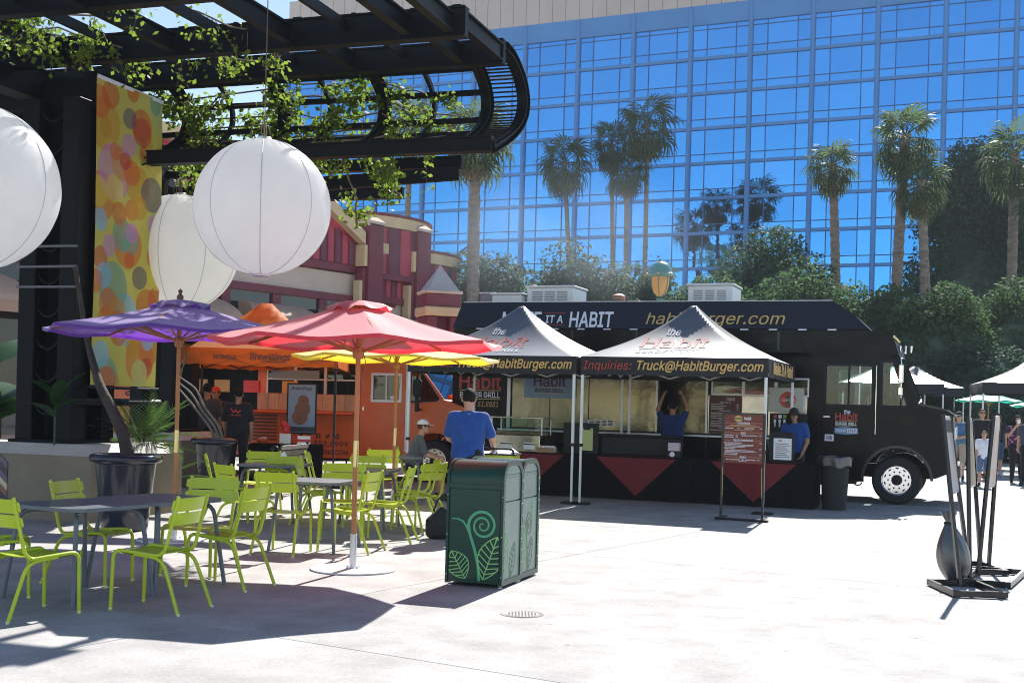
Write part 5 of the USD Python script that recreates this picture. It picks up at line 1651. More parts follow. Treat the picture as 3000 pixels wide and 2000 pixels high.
obj('bumper', bx(0.86, 1.02, -0.03, W_ + 0.03, 0.50, 0.74, 0.03), 'black_paint', tk)
obj('bumper_trim', bx(1.021, 1.026, 0.0, W_, 0.70, 0.72), 'chrome', tk)
obj('licence_plate', bx(1.0205, 1.03, 0.30, 0.62, 0.42, 0.58), 'white_print', tk)
obj('step', bx(-1.25, -0.75, -0.06, 0.2, 0.34, 0.40, 0.01), 'matte_black', tk)
obj('tow_hook', tube([(-0.72 + 0.07 * math.cos(a), -0.01, 0.38 + 0.06 * math.sin(a)) for a in np.linspace(math.pi, 2 * math.pi, 9)], 0.012, 6), 'chrome', tk)
obj('mud_guard', yprism(Point(-0.05, 0.44).buffer(0.62, 20).difference(arch).intersection(sbox(-2, 0.45, 2, 2)), -0.025, 0.0), 'black_paint', tk)


def wheel(parent, x, y, r, w, out=-1):
    """Truck wheel at (x, y): tyre, holed rim and hub; out is the side the rim faces along y."""
    def place(m):
        m.apply_transform(rotm(90 if out < 0 else -90, 'x'))
        m.apply_translation([x, y, r + 0.005])
        return m
    tyre = lathe([(r * 0.60, 0.03), (r * 0.64, 0.0), (r * 0.90, 0.0), (r * 0.97, 0.03), (r, 0.07), (r, w - 0.07), (r * 0.97, w - 0.03), (r * 0.6, w)][::-1], 36)
    tyre.vertices[:, 2] = w - tyre.vertices[:, 2]
    obj('tyre', place(mv(tyre, (0, 0, -w))), 'rubber', parent, smooth=40)
    R = r * 0.61
    rim = Point(0, 0).buffer(R * 0.93, 32).difference(Point(0, 0).buffer(R * 0.36, 24))
    for k in range(10):
        a = 2 * math.pi * k / 10 + 0.3
        h = affinity.rotate(affinity.scale(Point(0, 0).buffer(1, 8), R * 0.115, R * 0.05), math.degrees(a) + 90, origin=(0, 0))
        rim = rim.difference(affinity.translate(h, R * 0.80 * math.cos(a), R * 0.80 * math.sin(a)))
    obj('rim', place(cat(mv(prism(rim, 0.03), (0, 0, -0.06)), lathe([(R * 0.92, -0.07), (R * 0.97, -0.02), (R * 1.02, 0.0), (R * 1.03, -0.02), (R * 0.98, -0.08)], 32))), 'chrome', parent, smooth=30)
    obj('rim_back', place(lathe([(0.0, -0.11), (R, -0.11)], 24)), 'matte_black', parent)
    nuts = [lathe([(0.016, -0.03), (0.016, 0.0), (0.0, 0.004)], 6, (R * 0.56 * math.cos(a), R * 0.56 * math.sin(a), 0)) for a in np.arange(10) * 2 * math.pi / 10]
    obj('wheel_nuts', place(cat(nuts)), 'matte_black', parent)
    obj('hub', place(lathe([(R * 0.37, -0.05), (R * 0.34, 0.01), (R * 0.22, 0.03), (0.0, 0.035)], 20)), 'matte_black', parent, smooth=40)


for x in (-0.05, -6.1):
    wheel(tk, x, 0.02, 0.435, 0.28, -1)
    wheel(tk, x, W_ - 0.02, 0.435, 0.28, 1)
obj('chassis', cat(bx(-8.4, 0.5, 0.7, 0.85, 0.45, 0.7), bx(-8.4, 0.5, W_ - 0.85, W_ - 0.7, 0.45, 0.7), cyl((-0.05, 0.3, 0.44), (-0.05, W_ - 0.3, 0.44), 0.07), bx(-5.5, -3.8, 0.3, 1.2, 0.28, 0.7)), 'matte_black', tk)
# door logo
wall_text('the', -0.99, -0.88, 1.60, 0.075, 'white_print', bold=True)
wall_text('Habit', -1.145, -0.75, 1.485, 0.13, 'red_print', bold=True)
wall_rect(-1.14, -0.76, 1.462, 1.47, 'gold_print')
wall_text('BURGER GRILL', -1.135, -0.765, 1.395, 0.052, 'white_print', bold=True)
wall_rect(-1.14, -0.76, 1.378, 1.386, 'gold_print')
g = Polygon([(0, 0.0), (0.2, -0.02), (0.41, 0), (0.41, 0.10), (0.2, 0.12), (0, 0.10)])
obj('badge', put(prism(g, 0.003), (-1.15, -0.001, 1.245), *SIDE), 'screen_blue', tk)
wall_rect(-0.93, -0.76, 1.258, 1.332, 'white_print', y=-0.0045)
wall_text('1969', -0.915, -0.775, 1.272, 0.05, 'print_navy', y=-0.0068, bold=True)
wall_rect(-1.13, -0.95, 1.275, 1.285, 'white_print', y=-0.0045); wall_rect(-1.13, -0.95, 1.305, 1.315, 'white_print', y=-0.0045)
wall_rect(-1.32, -1.16, 1.10, 1.22, 'white_print', y=-0.001, name='permit_card')
for k in range(5):
    wall_rect(-1.29 + 0.022 * k, -1.278 + 0.022 * k, 1.125, 1.2, 'print_navy', y=-0.0032, name='permit_print')
# things on the roof
for lab, x0, x1, z1, y0, y1 in (('white louvred air conditioner on the truck roof, left', -7.42, -6.42, 4.05, 0.7, 1.6), ('white louvred air conditioner on the truck roof, right beyond the lamp', -4.08, -3.20, 4.06, 0.7, 1.6)):
    ac = thing('roof_air_conditioner', lab, 'air conditioner', TRK, TRR, None)
    obj('casing', cat(bx(x0, x1, y0, y1, 3.664, z1 - 0.04, 0.02), bx(x0 - 0.03, x1 + 0.03, y0 - 0.03, y1 + 0.03, z1 - 0.038, z1, 0.012)), 'white_metal', ac)
    n = 3
    for k in range(n):
        a = x0 + 0.12 + k * (x1 - x0 - 0.2) / n
        b = a + (x1 - x0 - 0.2) / n - 0.05
        obj('grille', bx(a, b, y0 - 0.008, y0 + 0.01, 3.70, 3.93), 'tile_violet' if False else 'duct_grey', ac) if 'duct_grey' in MATS else (mat('duct_grey', (0.25, 0.25, 0.27), 0.5), obj('grille', bx(a, b, y0 - 0.008, y0 + 0.01, 3.70, 3.93), 'duct_grey', ac))
        for z in np.arange(3.72, 3.92, 0.035):
            obj('louvre', bx(a, b, y0 - 0.016, y0 - 0.0085, z, z + 0.014), 'white_metal', ac)
lb = thing('roof_box', 'low flat white box on the truck roof beside the left air conditioner', 'roof vent', TRK, TRR)
obj('body', bx(-8.15, -7.5, 0.6, 1.5, 3.664, 3.86, 0.02), 'white_metal', lb); obj('lid', bx(-8.18, -7.47, 0.57, 1.53, 3.862, 3.90, 0.01), 'white_metal', lb)
lb = thing('roof_box', 'small grey box at the rear end of the truck roof', 'roof vent', TRK, TRR)
obj('body', bx(-8.57, -8.25, 1.0, 1.6, 3.664, 3.92, 0.02), 'duct_grey', lb); obj('lid', bx(-8.59, -8.23, 0.98, 1.62, 3.922, 3.95, 0.01), 'white_metal', lb)
for lab, x in (('rusty orange exhaust stack on the truck roof, left of the air conditioner', -7.62), ('rusty exhaust cowls on the truck roof in the middle', -5.75)):
    ex = thing('roof_exhaust', lab, 'exhaust cowl', TRK, TRR)
    obj('pipe', lathe([(0.0, 3.664), (0.11, 3.664), (0.10, 3.98 if x < -7 else 3.82), (0.14, 4.0 if x < -7 else 3.83), (0.14, 4.12 if x < -7 else 3.92), (0.05, 4.16 if x < -7 else 3.97), (0, 4.16 if x < -7 else 3.97)], 16, (x, 1.7, 0)), 'exhaust_rust', ex, smooth=40)
    obj('cowl', bx(x + 0.2, x + 0.5, 1.5, 1.9, 3.664, 3.82, 0.04), 'exhaust_rust', ex)

# ------------------------------------------------------------------ the orange food truck
mat('orange_paint', (0.66, 0.115, 0.02), 0.35, var=0.1, vscale=2, coat=0.2)
mat('orange_bright', (0.78, 0.24, 0.03), 0.7, transl=0.6, var=0.05, vscale=4, tcol=(0.9, 0.26, 0.02))
mat('brown_print', (0.09, 0.035, 0.02), 0.6)
OT, OR = (-1.9, 25.0, 0), -12
ot = thing('food_truck', 'orange chicken wing food truck behind the cafe chairs', 'food truck', OT, OR)
ob = Polygon([(-7.2, 0.42), (-7.2, 2.9), (-1.3, 2.9), (-1.25, 2.42), (-0.10, 2.42), (0.0, 2.36), (0.52, 1.68), (0.98, 1.52), (1.05, 1.3), (1.05, 0.5), (0.9, 0.42)])
oa, oa2 = Point(0.36, 0.44).buffer(0.56, 18), Point(-5.6, 0.44).buffer(0.56, 18)
ow = Polygon([(-0.16, 2.26), (0.0, 2.26), (0.42, 1.69), (0.38, 1.66), (-0.16, 1.62)])
oh = sbox(-3.25, 1.72, -1.30, 2.34)
oh2 = sbox(-5.2, 1.35, -3.45, 2.34)
ow2 = sbox(-0.95, 1.63, -0.38, 2.14)
obj('side_panel', yprism(ob.difference(oa).difference(oa2).difference(ow).difference(oh).difference(oh2).difference(ow2), 0.0, 0.05), 'orange_paint', ot)
obj('side_panel', yprism(ob.difference(oa).difference(oa2).difference(ow), 2.15, 2.2), 'orange_paint', ot)
obj('roof', across([(-7.19, 2.899), (-1.3, 2.899), (-1.25, 2.42), (-0.10, 2.42), (0.0, 2.36)], 0.051, 2.149), 'orange_paint', ot)
obj('bonnet', across([(0.52, 1.68), (0.98, 1.52), (1.05, 1.3), (1.05, 0.5), (0.9, 0.42)], 0.051, 2.149), 'orange_paint', ot)
obj('windscreen', across([(0.005, 2.35), (0.515, 1.685)], 0.06, 2.14, 0.012), 'glass_tint', ot)
obj('pillar_trim', bar((0.0, -0.004, 2.36), (0.53, -0.004, 1.69), 0.03, 0.06, up=(0, 1, 0)), 'orange_paint', ot)
obj('rear_wall', bx(-7.19, -7.15, 0.051, 2.149, 0.42, 2.87), 'orange_paint', ot)
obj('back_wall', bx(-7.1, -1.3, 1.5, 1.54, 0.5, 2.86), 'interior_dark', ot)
obj('cab_window', yprism(ow.buffer(0.01), 0.02, 0.026), 'glass_pane', ot)
obj('window_frame', yprism(ow.buffer(0.03).difference(ow.buffer(-0.01)), -0.01, -0.001), 'matte_black', ot)
obj('door_window', bx(-0.94, -0.39, 0.015, 0.022, 1.64, 2.13), 'glass_dark', ot)
obj('window_frame', yprism(sbox(-0.99, 1.59, -0.34, 2.18).difference(sbox(-0.94, 1.64, -0.39, 2.13)), -0.015, -0.001), 'alu', ot)
obj('window_bar', bx(-0.68, -0.65, -0.012, 0.014, 1.641, 2.129), 'alu', ot)
mat('glass_pale', (0.42, 0.50, 0.55), 0.1)
obj('window_blind', bx(-0.645, -0.40, 0.024, 0.03, 1.65, 2.12), 'glass_pale', ot)
wall_rect(-0.58, -0.44, 1.66, 1.72, 'white_print', y=-0.0, parent=ot, name='permit_card')
obj('door_seam', cat(bx(-1.22, -1.212, -0.003, -0.0005, 0.5, 2.38), bx(-0.262, -0.254, -0.003, -0.0005, 0.9, 2.38)), 'brown_print', ot)
obj('door_handle', bx(-1.17, -1.13, -0.03, -0.001, 1.40, 1.5, 0.008), 'chrome', ot)
obj('corner_trim', bx(-0.25, -0.17, -0.02, -0.001, 0.6, 2.40), 'alu', ot)
for k in range(9):
    obj('vent_slot', bx(0.70, 0.82, -0.004, -0.0005, 0.92 + k * 0.035, 0.935 + k * 0.035), 'brown_print', ot)
# serving windows, shelf, wood fronts
for a, b in ((-3.25, -2.62), (-2.62, -1.97), (-1.97, -1.30)):
    obj('window_frame', cat(bx(a, a + 0.03, -0.02, 0.03, 1.72, 2.34), bx(b - 0.03, b, -0.02, 0.03, 1.72, 2.34), bx(a + 0.031, b - 0.031, -0.02, 0.03, 2.0, 2.03)), 'alu', ot)
    obj('side_window', bx(a + 0.031, b - 0.031, 0.008, 0.014, 2.03, 2.33), 'glass_pane', ot)
obj('menu_screen', bx(-3.15, -2.1, -0.03, -0.021, 2.02, 2.2), 'screen_blue', ot)
for a in np.arange(-3.45, -1.3, 0.24):
    obj('wood_plank', bx(a + 0.004, a + 0.236, -0.022, -0.001, 1.38, 1.715), 'wood_panel', ot)
obj('counter', bx(-5.3, -1.28, -0.30, -0.001, 1.32, 1.36, 0.01), 'orange_paint', ot)
for z in np.arange(0.75, 1.25, 0.07):
    obj('rail_strip', bx(-5.2, -3.0, -0.02, -0.001, z, z + 0.03), 'brown_print', ot)
for k, x in enumerate((-4.9, -4.4, -3.75, -2.9)):
    obj('poster', bx(x, x + 0.34, -0.045, -0.024, 1.72, 1.97), ('bun', 'bun', 'cola_red', 'bun')[k], ot)
wheel(ot, 0.36, 0.02, 0.43, 0.26, -1); wheel(ot, -5.6, 0.02, 0.43, 0.26, -1); wheel(ot, 0.36, 2.18, 0.43, 0.26, 1); wheel(ot, -5.6, 2.18, 0.43, 0.26, 1)
obj('chassis', bx(-7.0, 0.9, 0.4, 1.8, 0.35, 0.6), 'matte_black', ot)
obj('mirror', cat(bx(-0.02, 0.16, -0.34, -0.24, 1.72, 2.06, 0.03), bx(0.03, 0.11, -0.31, -0.27, 1.42, 1.72), bar((0.07, -0.29, 1.5), (0.07, 0.0, 1.45), 0.03)), 'matte_black', ot)
wall_text('562.353.8999', -2.55, -1.45, 0.66, 0.105, 'brown_print', parent=ot, bold=True)
wall_text('BREWWING.COM', -2.45, -1.45, 0.50, 0.09, 'brown_print', parent=ot, bold=True)
ic = [sops.unary_union([affinity.rotate(sbox(0.015, -0.012, 0.05, 0.012), a, origin=(0, 0)) for a in (20, 90, 160, 235, 305)]),
      sbox(-0.05, -0.05, 0.05, 0.05).difference(sbox(0.0, -0.05, 0.018, 0.03)).difference(sbox(-0.012, 0.0, 0.03, 0.014)),
      Polygon([(-0.06, -0.03), (-0.02, -0.02), (-0.06, 0.04), (-0.0, 0.01), (0.02, 0.045), (0.045, 0.04), (0.065, 0.03), (0.05, 0.02), (0.03, -0.03), (-0.02, -0.05)]),
      sbox(-0.05, -0.05, 0.05, 0.05).buffer(0.005).difference(Point(0, 0).buffer(0.03)).union(Point(0, 0).buffer(0.018))]
for k, g in enumerate(ic):
    obj('icon_print', put(prism(g, 0.003), (-2.30 + k * 0.20, -0.002, 0.87), *SIDE), 'brown_print', ot)
q = [(-6.35, 1.66), (-6.1, 1.72), (-6.2, 2.02), (-6.28, 2.1), (-6.33, 2.02), (-6.2, 1.8), (-6.32, 1.68), (-6.45, 1.66), (-6.42, 1.6), (-6.2, 1.64), (-5.95, 1.58), (-5.75, 1.68)]
obj('script_print', put(cat(stroke(fillet([(a, b, 0) for a, b in q], 0.06, 4) and [tuple(p[:2]) for p in fillet([(a, b, 0) for a, b in q], 0.06, 4)], 0.035, 0.003), prism(Point(-5.85, 1.86).buffer(0.15).difference(Point(-5.85, 1.86).buffer(0.115)), 0.003)), (0, -0.002, 0), *SIDE), 'brown_print', ot)
# blank orange framed board leaning between the trucks
bd = thing('blank_board', 'blank pale board with orange border between the two food trucks', 'board', (-1.12, 25.6, 0), -14)
obj('frame', bx(-0.42, 0.42, 0, 0.03, 1.0, 1.78), 'orange_bright', bd)
mat('pale_pink', (0.60, 0.46, 0.52), 0.6)
obj('sheet', bx(-0.35, 0.42, -0.006, -0.001, 1.0, 1.70), 'pale_pink', bd)
obj('leg', cat(bx(-0.40, -0.36, 0.005, 0.025, 0, 0.999), bx(0.36, 0.40, 0.005, 0.025, 0, 0.999)), 'matte_black', bd)
# ------------------------------------------------------------------ black pop-up canopies in front of the truck
mat('tent_black', (0.012, 0.013, 0.017), 0.42, spec=1.0, coat=1.0, coatr=0.27)
mat('tent_valance', (0.009, 0.010, 0.013), 0.5, spec=0.4)
mat('tent_under', (0.10, 0.10, 0.11), 0.8)
TT, TR = (1.04, 20.4, 0.0), -20.5
HS = 1.525


def roof_z(cx, cy, x, y, ze, zp, hs=HS):
    r = np.maximum(np.abs(x - cx), np.abs(y - cy)) / hs
    r = np.clip(r, 0, 1)
    # two diagonal hips with cloth sagging between them
    o = np.minimum(np.abs(x - cx), np.abs(y - cy)) / np.maximum(np.maximum(np.abs(x - cx), np.abs(y - cy)), 1e-6)
    k = (1 - r)
    return ze + (zp - ze) * (k * 0.64 + 0.36 * k ** 3.0) - 0.03 * (1 - o) * np.sin(math.pi * r) * 1.0


def canopy(name, label, loc, rot, group, x0, ze=2.43, zv=2.13, zp=3.43, mats=('tent_black', 'tent_valance'), legs='white_metal', prints=True, hs=HS, side_text=False, scallop=False, which=1, brace=True):
    t = thing(name, label, 'canopy tent', loc, rot, group)
    cx, cy = x0 + hs, hs
    n = 64 if prints else 26
    g = np.linspace(-1, 1, n)
    g = np.sign(g) * np.abs(g) ** 0.85
    X, Y = np.meshgrid(cx + g * hs, cy + g * hs)
    Z = roof_z(cx, cy, X, Y, ze, zp, hs)
    wr = (meshkit.fbm(np.stack([X * 1.6, Y * 1.6, 0 * X + which], -1), 3, which) - 0.5) * (0.0 if prints else 0.012)
    Z = Z + wr * np.clip(np.minimum(hs - np.abs(X - cx), hs - np.abs(Y - cy)) * 3, 0, 1)
    v = np.stack([X, Y, Z], -1).reshape(-1, 3)
    f = [[i * n + j, i * n + j + 1, (i + 1) * n + j + 1, (i + 1) * n + j] for i in range(n - 1) for j in range(n - 1)]
    obj('roof', tm(v, f), mats[0], t, smooth=40)
    # valances, gently waving
    m = 25
    for k, (a, b) in enumerate((((-1, -1), (1, -1)), ((1, -1), (1, 1)), ((1, 1), (-1, 1)), ((-1, 1), (-1, -1)))):
        a, b = np.array(a) * hs + [cx, cy], np.array(b) * hs + [cx, cy]
        s = np.linspace(0, 1, m)[:, None]
        P = a + (b - a) * s
        nrm = np.array([(b - a)[1], -(b - a)[0]]) / (2 * hs)
        wv = (0.012 * np.sin(s[:, 0] * 9 + k) + 0.008 * np.sin(s[:, 0] * 23 + 2 * k))
        zb = zv + (0.03 * np.abs(np.sin(s[:, 0] * math.pi * 9)) if scallop else 0 * s[:, 0]) + 0.006 * np.sin(s[:, 0] * 7)
        P2 = P + nrm * wv[:, None]
        vv = np.vstack([np.c_[P, np.full(m, ze)], np.c_[(P + P2) / 2, np.full(m, (ze + zv) / 2)], np.c_[P2, zb]])
        ff = [[r * m + i, r * m + i + 1, (r + 1) * m + i + 1, (r + 1) * m + i] for r in range(2) for i in range(m - 1)]
        obj('valance', tm(vv, ff), mats[1], t, smooth=30)
    for sx in (-1, 1):
        for sy in (-1, 1):
            x, y = cx + sx * (hs - 0.03), cy + sy * (hs - 0.03)
            obj('leg', cat(bx(x - 0.022, x + 0.022, y - 0.022, y + 0.022, 0.98, ze - 0.02, 0.004), bx(x - 0.017, x + 0.017, y - 0.017, y + 0.017, 0.02, 0.979, 0.003)), legs, t)
            obj('leg_joint', bx(x - 0.03, x + 0.03, y - 0.03, y + 0.03, 0.95, 1.0, 0.006), 'matte_black', t)
            obj('foot_weight', cat(bx(x - 0.16, x + 0.16, y - 0.11, y + 0.11, 0.004, 0.035, 0.01)), 'matte_black', t)
    if brace:
        for a, b in (((-1, -1), (1, -1)), ((1, -1), (1, 1)), ((1, 1), (-1, 1)), ((-1, 1), (-1, -1))):
            a, b = np.array([cx + a[0] * (hs - 0.05), cy + a[1] * (hs - 0.05)]), np.array([cx + b[0] * (hs - 0.05), cy + b[1] * (hs - 0.05)])
            P = lambda s, z: (*(a + (b - a) * s), z)
            for s0, s1 in ((0.0, 0.25), (0.25, 0.5), (0.5, 0.75), (0.75, 1.0)):
                obj('brace', bar(P(s0, zv + 0.03), P(s1, ze - 0.06), 0.012, 0.028), legs, t)
                obj('brace', bar(P(s0, ze - 0.06), P(s1, zv + 0.03), 0.012, 0.028), legs, t)
        obj('centre_pole', tube([(cx, cy, ze + 0.1), (cx, cy, zp - 0.12)], 0.02, 8), legs, t)
    return t, cx, cy


def on_roof(m, cx, cy, ze, zp):
    """Flat lettering (x right, y up the slope, both metres) draped over the front slope."""
    m = m.subdivide_to_size(0.09, max_iter=14)
    v = m.vertices
    y = cy - HS + v[:, 1]
    x = cx + v[:, 0]
    z = roof_z(cx, cy, x, y, ze, zp)
    m.vertices = np.stack([x, y - 0.002, z + 0.004 + np.where(v[:, 2] > 0.0005, 0.002, 0)], 1)
    return m


mat('tent_print_red', (0.30, 0.035, 0.03), 0.45, spec=0.5)
mat('tent_print_white', (0.62, 0.63, 0.66), 0.45, spec=0.5)
for which, (x0, lab) in enumerate(((-3.06, 'left black pop-up canopy with burger lettering, partly behind the red umbrella'), (0.075, 'right black pop-up canopy with burger lettering beside the menu stand'))):
    t, cx, cy = canopy('pop_up_canopy', lab, TT, TR, 'black canopies before the truck', x0, which=which + 1)

    def dense(m):
        return m.subdivide_to_size(0.12) if hasattr(m, 'subdivide_to_size') else m
    obj('lettering', on_roof(mv(text('the', 0.17, 0.24, 0.1, True, 0.001), (-0.32, 0.86, 0)), cx, cy, 2.43, 3.43), 'tent_print_white', t)
    obj('lettering', on_roof(mv(text('Habit', 0.33, 1.10, 0.1, True, 0.001), (-0.66, 0.44, 0)), cx, cy, 2.43, 3.43), 'tent_print_red', t)
    obj('lettering', on_roof(mv(text('BURGER GRILL', 0.13, 1.10, 0.15, True, 0.001), (-0.66, 0.20, 0)), cx, cy, 2.43, 3.43), 'tent_print_white', t)
    obj('print_line', on_roof(mv(prism(sbox(0, 0, 1.1, 0.02), 0.001), (-0.64, 0.37, 0)), cx, cy, 2.43, 3.43), 'tent_print_white', t)
    yv = -0.022
    obj('lettering', put(text('Inquiries:', 0.135, 0.80, 0.22, False, 0.004), (x0 + 0.05, yv, 2.225), *SIDE), 'red_print', t)
    obj('lettering', put(text('Truck@HabitBurger.com', 0.145, 2.04, 0.22, True, 0.004), (x0 + 0.93, yv, 2.225), *SIDE), 'gold_print', t)
    if which == 1:
        obj('lettering', put(text('Make It A Habit', 0.19, 2.2, 0.0, True, 0.004), (x0 + 2 * HS + 0.024, 0.42, 2.2), (0, 1, 0), (0, 0, 1)), 'gold_print', t)

# the orange canopy before the other truck
t, cx, cy = canopy('pop_up_canopy', 'orange pop-up canopy with scalloped edge and a sharp peak', (-4.72, 22.5, 0), 3, None, -1.525, ze=2.50, zv=2.17, zp=3.55, mats=('orange_bright', 'orange_bright'), legs='matte_black', which=7, scallop=True, prints=False)
for s, x0, w, h in (('WINGS', -0.72, 0.42, 0.075), ('BrewWings', -0.05, 0.72, 0.115), ('WAFFLES', 0.92, 0.50, 0.075)):
    obj('lettering', put(text(s, h, w, 0.15 if s == 'BrewWings' else 0, True, 0.004), (x0, -0.02, 2.30), *SIDE), 'brown_print', t)
obj('print_line', put(stroke([(0.15, 2.275), (0.4, 2.26), (0.6, 2.275)], 0.012, 0.003), (0, -0.02, 0), *SIDE), 'brown_print', t)
# dark canopies far right
for i, (lab, x, y, r) in enumerate((('dark canopy tent nearest the nose of the black truck', 10.2, 38.4, -8), ('dark canopy tent standing behind the one at the truck nose', 12.3, 42.6, -14), ('dark canopy tent cut by the right picture edge', 13.1, 34.6, -14))):
    canopy('pop_up_canopy', lab, (x, y, 0), r, 'dark canopies at the far stalls', 0.0, ze=2.58, zv=2.27, zp=3.42, which=11 + i, brace=False, prints=False)
mat('canvas_teal', (0.05, 0.40, 0.30), 0.6, transl=0.4, tcol=(0.03, 0.6, 0.42), spec=0.4)
umbrella('teal green umbrella behind the people at the right', 15.35, 40.0, 1.05, 2.15, 2.42, 'teal', 9, finial=False)
umbrella('smaller teal umbrella half hidden by the canopy leg', 16.6, 47.5, 1.0, 2.35, 2.6, 'teal', 20, finial=False)
umbrella('teal umbrella poking in at the right picture edge', 16.4, 38.0, 1.1, 2.0, 2.3, 'teal', 14, finial=False)
cs = thing('square_sign', 'small white square sign with a black diamond above the teal umbrella', 'sign', (15.3, 39.0, 0), -18)
obj('board', bx(-0.15, 0.15, 0, 0.02, 2.35, 2.65), 'white_print', cs)
obj('diamond', put(prism(Polygon([(0, -0.1), (0.1, 0), (0, 0.1), (-0.1, 0)]), 0.003), (0, -0.001, 2.5), *SIDE), 'matte_black', cs)
obj('pole', tube([(0, 0.01, 0), (0, 0.01, 2.349)], 0.025, 8), 'white_metal', cs)

# ------------------------------------------------------------------ cloth covered tables under the canopies
mat('cloth_black', (0.005, 0.0055, 0.008), 0.9, spec=0.1, var=0.3, vscale=4)
mat('cloth_red', (0.15, 0.008, 0.012), 0.8, var=0.15, vscale=4)
TBF, TBR = (5.05, 20.56, 0.0), -21.5
for i, (x1, lab) in enumerate(((-0.0, 'folding table under black cloth with a red triangle, right end by the bin'), (-2.05, 'folding table under black cloth with a red triangle, middle of the row'), (-4.1, 'folding table under black cloth, left end of the row behind the green bins'))):
    t = thing('serving_table', lab, 'table', TBF, TBR, 'cloth covered serving tables')
    x0 = x1 - 2.04
    n = 40
    xs_ = np.linspace(x0, x1, n)
    wob = 0.018 * np.sin(xs_ * 9 + i) + 0.010 * np.sin(xs_ * 21)
    v = []
    for z, k in ((0.755, 0.0), (0.74, 0.25), (0.4, 0.7), (0.02, 1.0)):
        v += [(x, -0.01 - 0.05 * k + wob[j] * k, z) for j, x in enumerate(xs_)]
    f = [[r * n + j, r * n + j + 1, (r + 1) * n + j + 1, (r + 1) * n + j] for r in range(3) for j in range(n - 1)]
    obj('cloth_front', tm(v, f), 'cloth_black', t, smooth=40)
    obj('cloth', cat(bx(x0 + 0.005, x1 - 0.005, -0.009, 0.76, 0.735, 0.757, 0.008), bx(x0 + 0.005, x0 + 0.012, -0.01, 0.76, 0.02, 0.734), bx(x1 - 0.012, x1 - 0.005, -0.01, 0.76, 0.02, 0.734)), 'cloth_black', t)
    xc = x1 - 1.02
    P = Polygon([(xc - 0.72, 0.735), (xc + 0.72, 0.735), (xc + 0.02, 0.07)])
    tri = prism(P, 0.001).subdivide_to_size(0.1)
    tv = tri.vertices
    kk = np.interp(tv[:, 1], [0.02, 0.4, 0.74, 0.755], [1, 0.7, 0.25, 0])
    yy = -0.014 - 0.05 * kk + np.interp(tv[:, 0], xs_, wob) * kk - tv[:, 2]
    tri.vertices = np.stack([tv[:, 0], yy, tv[:, 1]], 1)
    obj('red_runner', tri, 'cloth_red', t, smooth=40)
    obj('red_runner', bx(xc - 0.72, xc + 0.72, 0.0, 0.75, 0.7575, 0.760), 'cloth_red', t)
    for x in (x0 + 0.15, x1 - 0.15):
        obj('leg', cat(tube([(x, 0.1, 0), (x, 0.1, 0.73)], 0.014, 6), tube([(x, 0.65, 0), (x, 0.65, 0.73)], 0.014, 6), tube([(x, 0.1, 0.3), (x, 0.65, 0.3)], 0.012, 6)), 'duct_grey', t)

TZ = 0.761


def ontable(name, lab, c, x, y, group=None):
    return thing(name, lab, c, (TBF[0] + x * math.cos(math.radians(TBR)) - y * math.sin(math.radians(TBR)), TBF[1] + x * math.sin(math.radians(TBR)) + y * math.cos(math.radians(TBR)), TZ), TBR, group)


fw = ontable('food_warmer', 'steel and glass food warmer on the serving table left of the canopy legs', 'food warmer', -5.35, 0.3)
mat('glass_case', (0.3, 0.3, 0.3), 0.1)
obj('base', bx(-0.46, 0.46, -0.25, 0.25, 0.0, 0.30, 0.01), 'steel_plain', fw)
obj('glass_case', cat(bx(-0.5, 0.5, -0.245, -0.24, 0.302, 0.60), bx(-0.5, 0.5, 0.24, 0.245, 0.302, 0.60)), 'glass_pane', fw)
obj('lid', bx(-0.52, 0.52, -0.26, 0.26, 0.601, 0.63, 0.006), 'steel_plain', fw)
for x in (-0.49, 0.49):
    for y in (-0.235, 0.235):
        obj('corner', bx(x - 0.012, x + 0.012, y - 0.012, y + 0.012, 0.302, 0.6), 'alu', fw)
obj('tray', bx(-0.46, 0.46, -0.2, 0.2, 0.305, 0.36, 0.01), 'exhaust_rust', fw)
for x in (-0.3, 0.15):
    obj('vent', bx(x, x + 0.22, -0.253, -0.2505, 0.05, 0.17), 'white_metal', fw)
    obj('vent_slot', bx(x, x + 0.22, -0.2545, -0.2535, 0.13, 0.15), 'matte_black', fw)
ct = ontable('cup_tray', 'cardboard tray of small white cups on the red runner', 'cup tray', -4.78, 0.15)
mat('cardboard', (0.33, 0.2, 0.12), 0.8)
obj('tray', cat(bx(-0.16, 0.16, -0.1, 0.1, 0.0, 0.01), bx(-0.16, 0.16, -0.1, -0.09, 0.0101, 0.09), bx(-0.16, 0.16, 0.09, 0.1, 0.0101, 0.09)), 'cardboard', ct)
for k in range(5):
    for r_ in range(2):
        obj('cup', lathe([(0.0, 0.012), (0.024, 0.012), (0.03, 0.12), (0.026, 0.125), (0.0, 0.125)], 10, (-0.12 + k * 0.06, -0.03 + 0.06 * r_, 0)), 'white_paper', ct, smooth=40)
mc = ontable('menu_card', 'pale green menu card on a black stand behind the canopy legs', 'menu card', -4.15, 0.25)
mat('card_green', (0.46, 0.52, 0.22), 0.6)
obj('backing', bx(-0.36, 0.30, 0.005, 0.03, 0.0, 0.55, 0.01), 'matte_black', mc)
obj('card', bx(-0.02, 0.20, -0.012, -0.001, 0.06, 0.46), 'card_green', mc)
obj('clip', bx(0.03, 0.15, -0.02, -0.0125, 0.43, 0.48), 'matte_black', mc)
gn = ontable('drink_cooler', 'black insulated box on the serving table behind the left canopy leg', 'cooler', -2.9, 0.45)
obj('body', bx(-0.9, 0.5, -0.2, 0.2, 0, 0.34, 0.03), 'matte_black', gn); obj('lid', bx(-0.92, 0.52, -0.21, 0.21, 0.342, 0.37, 0.01), 'matte_black', gn)
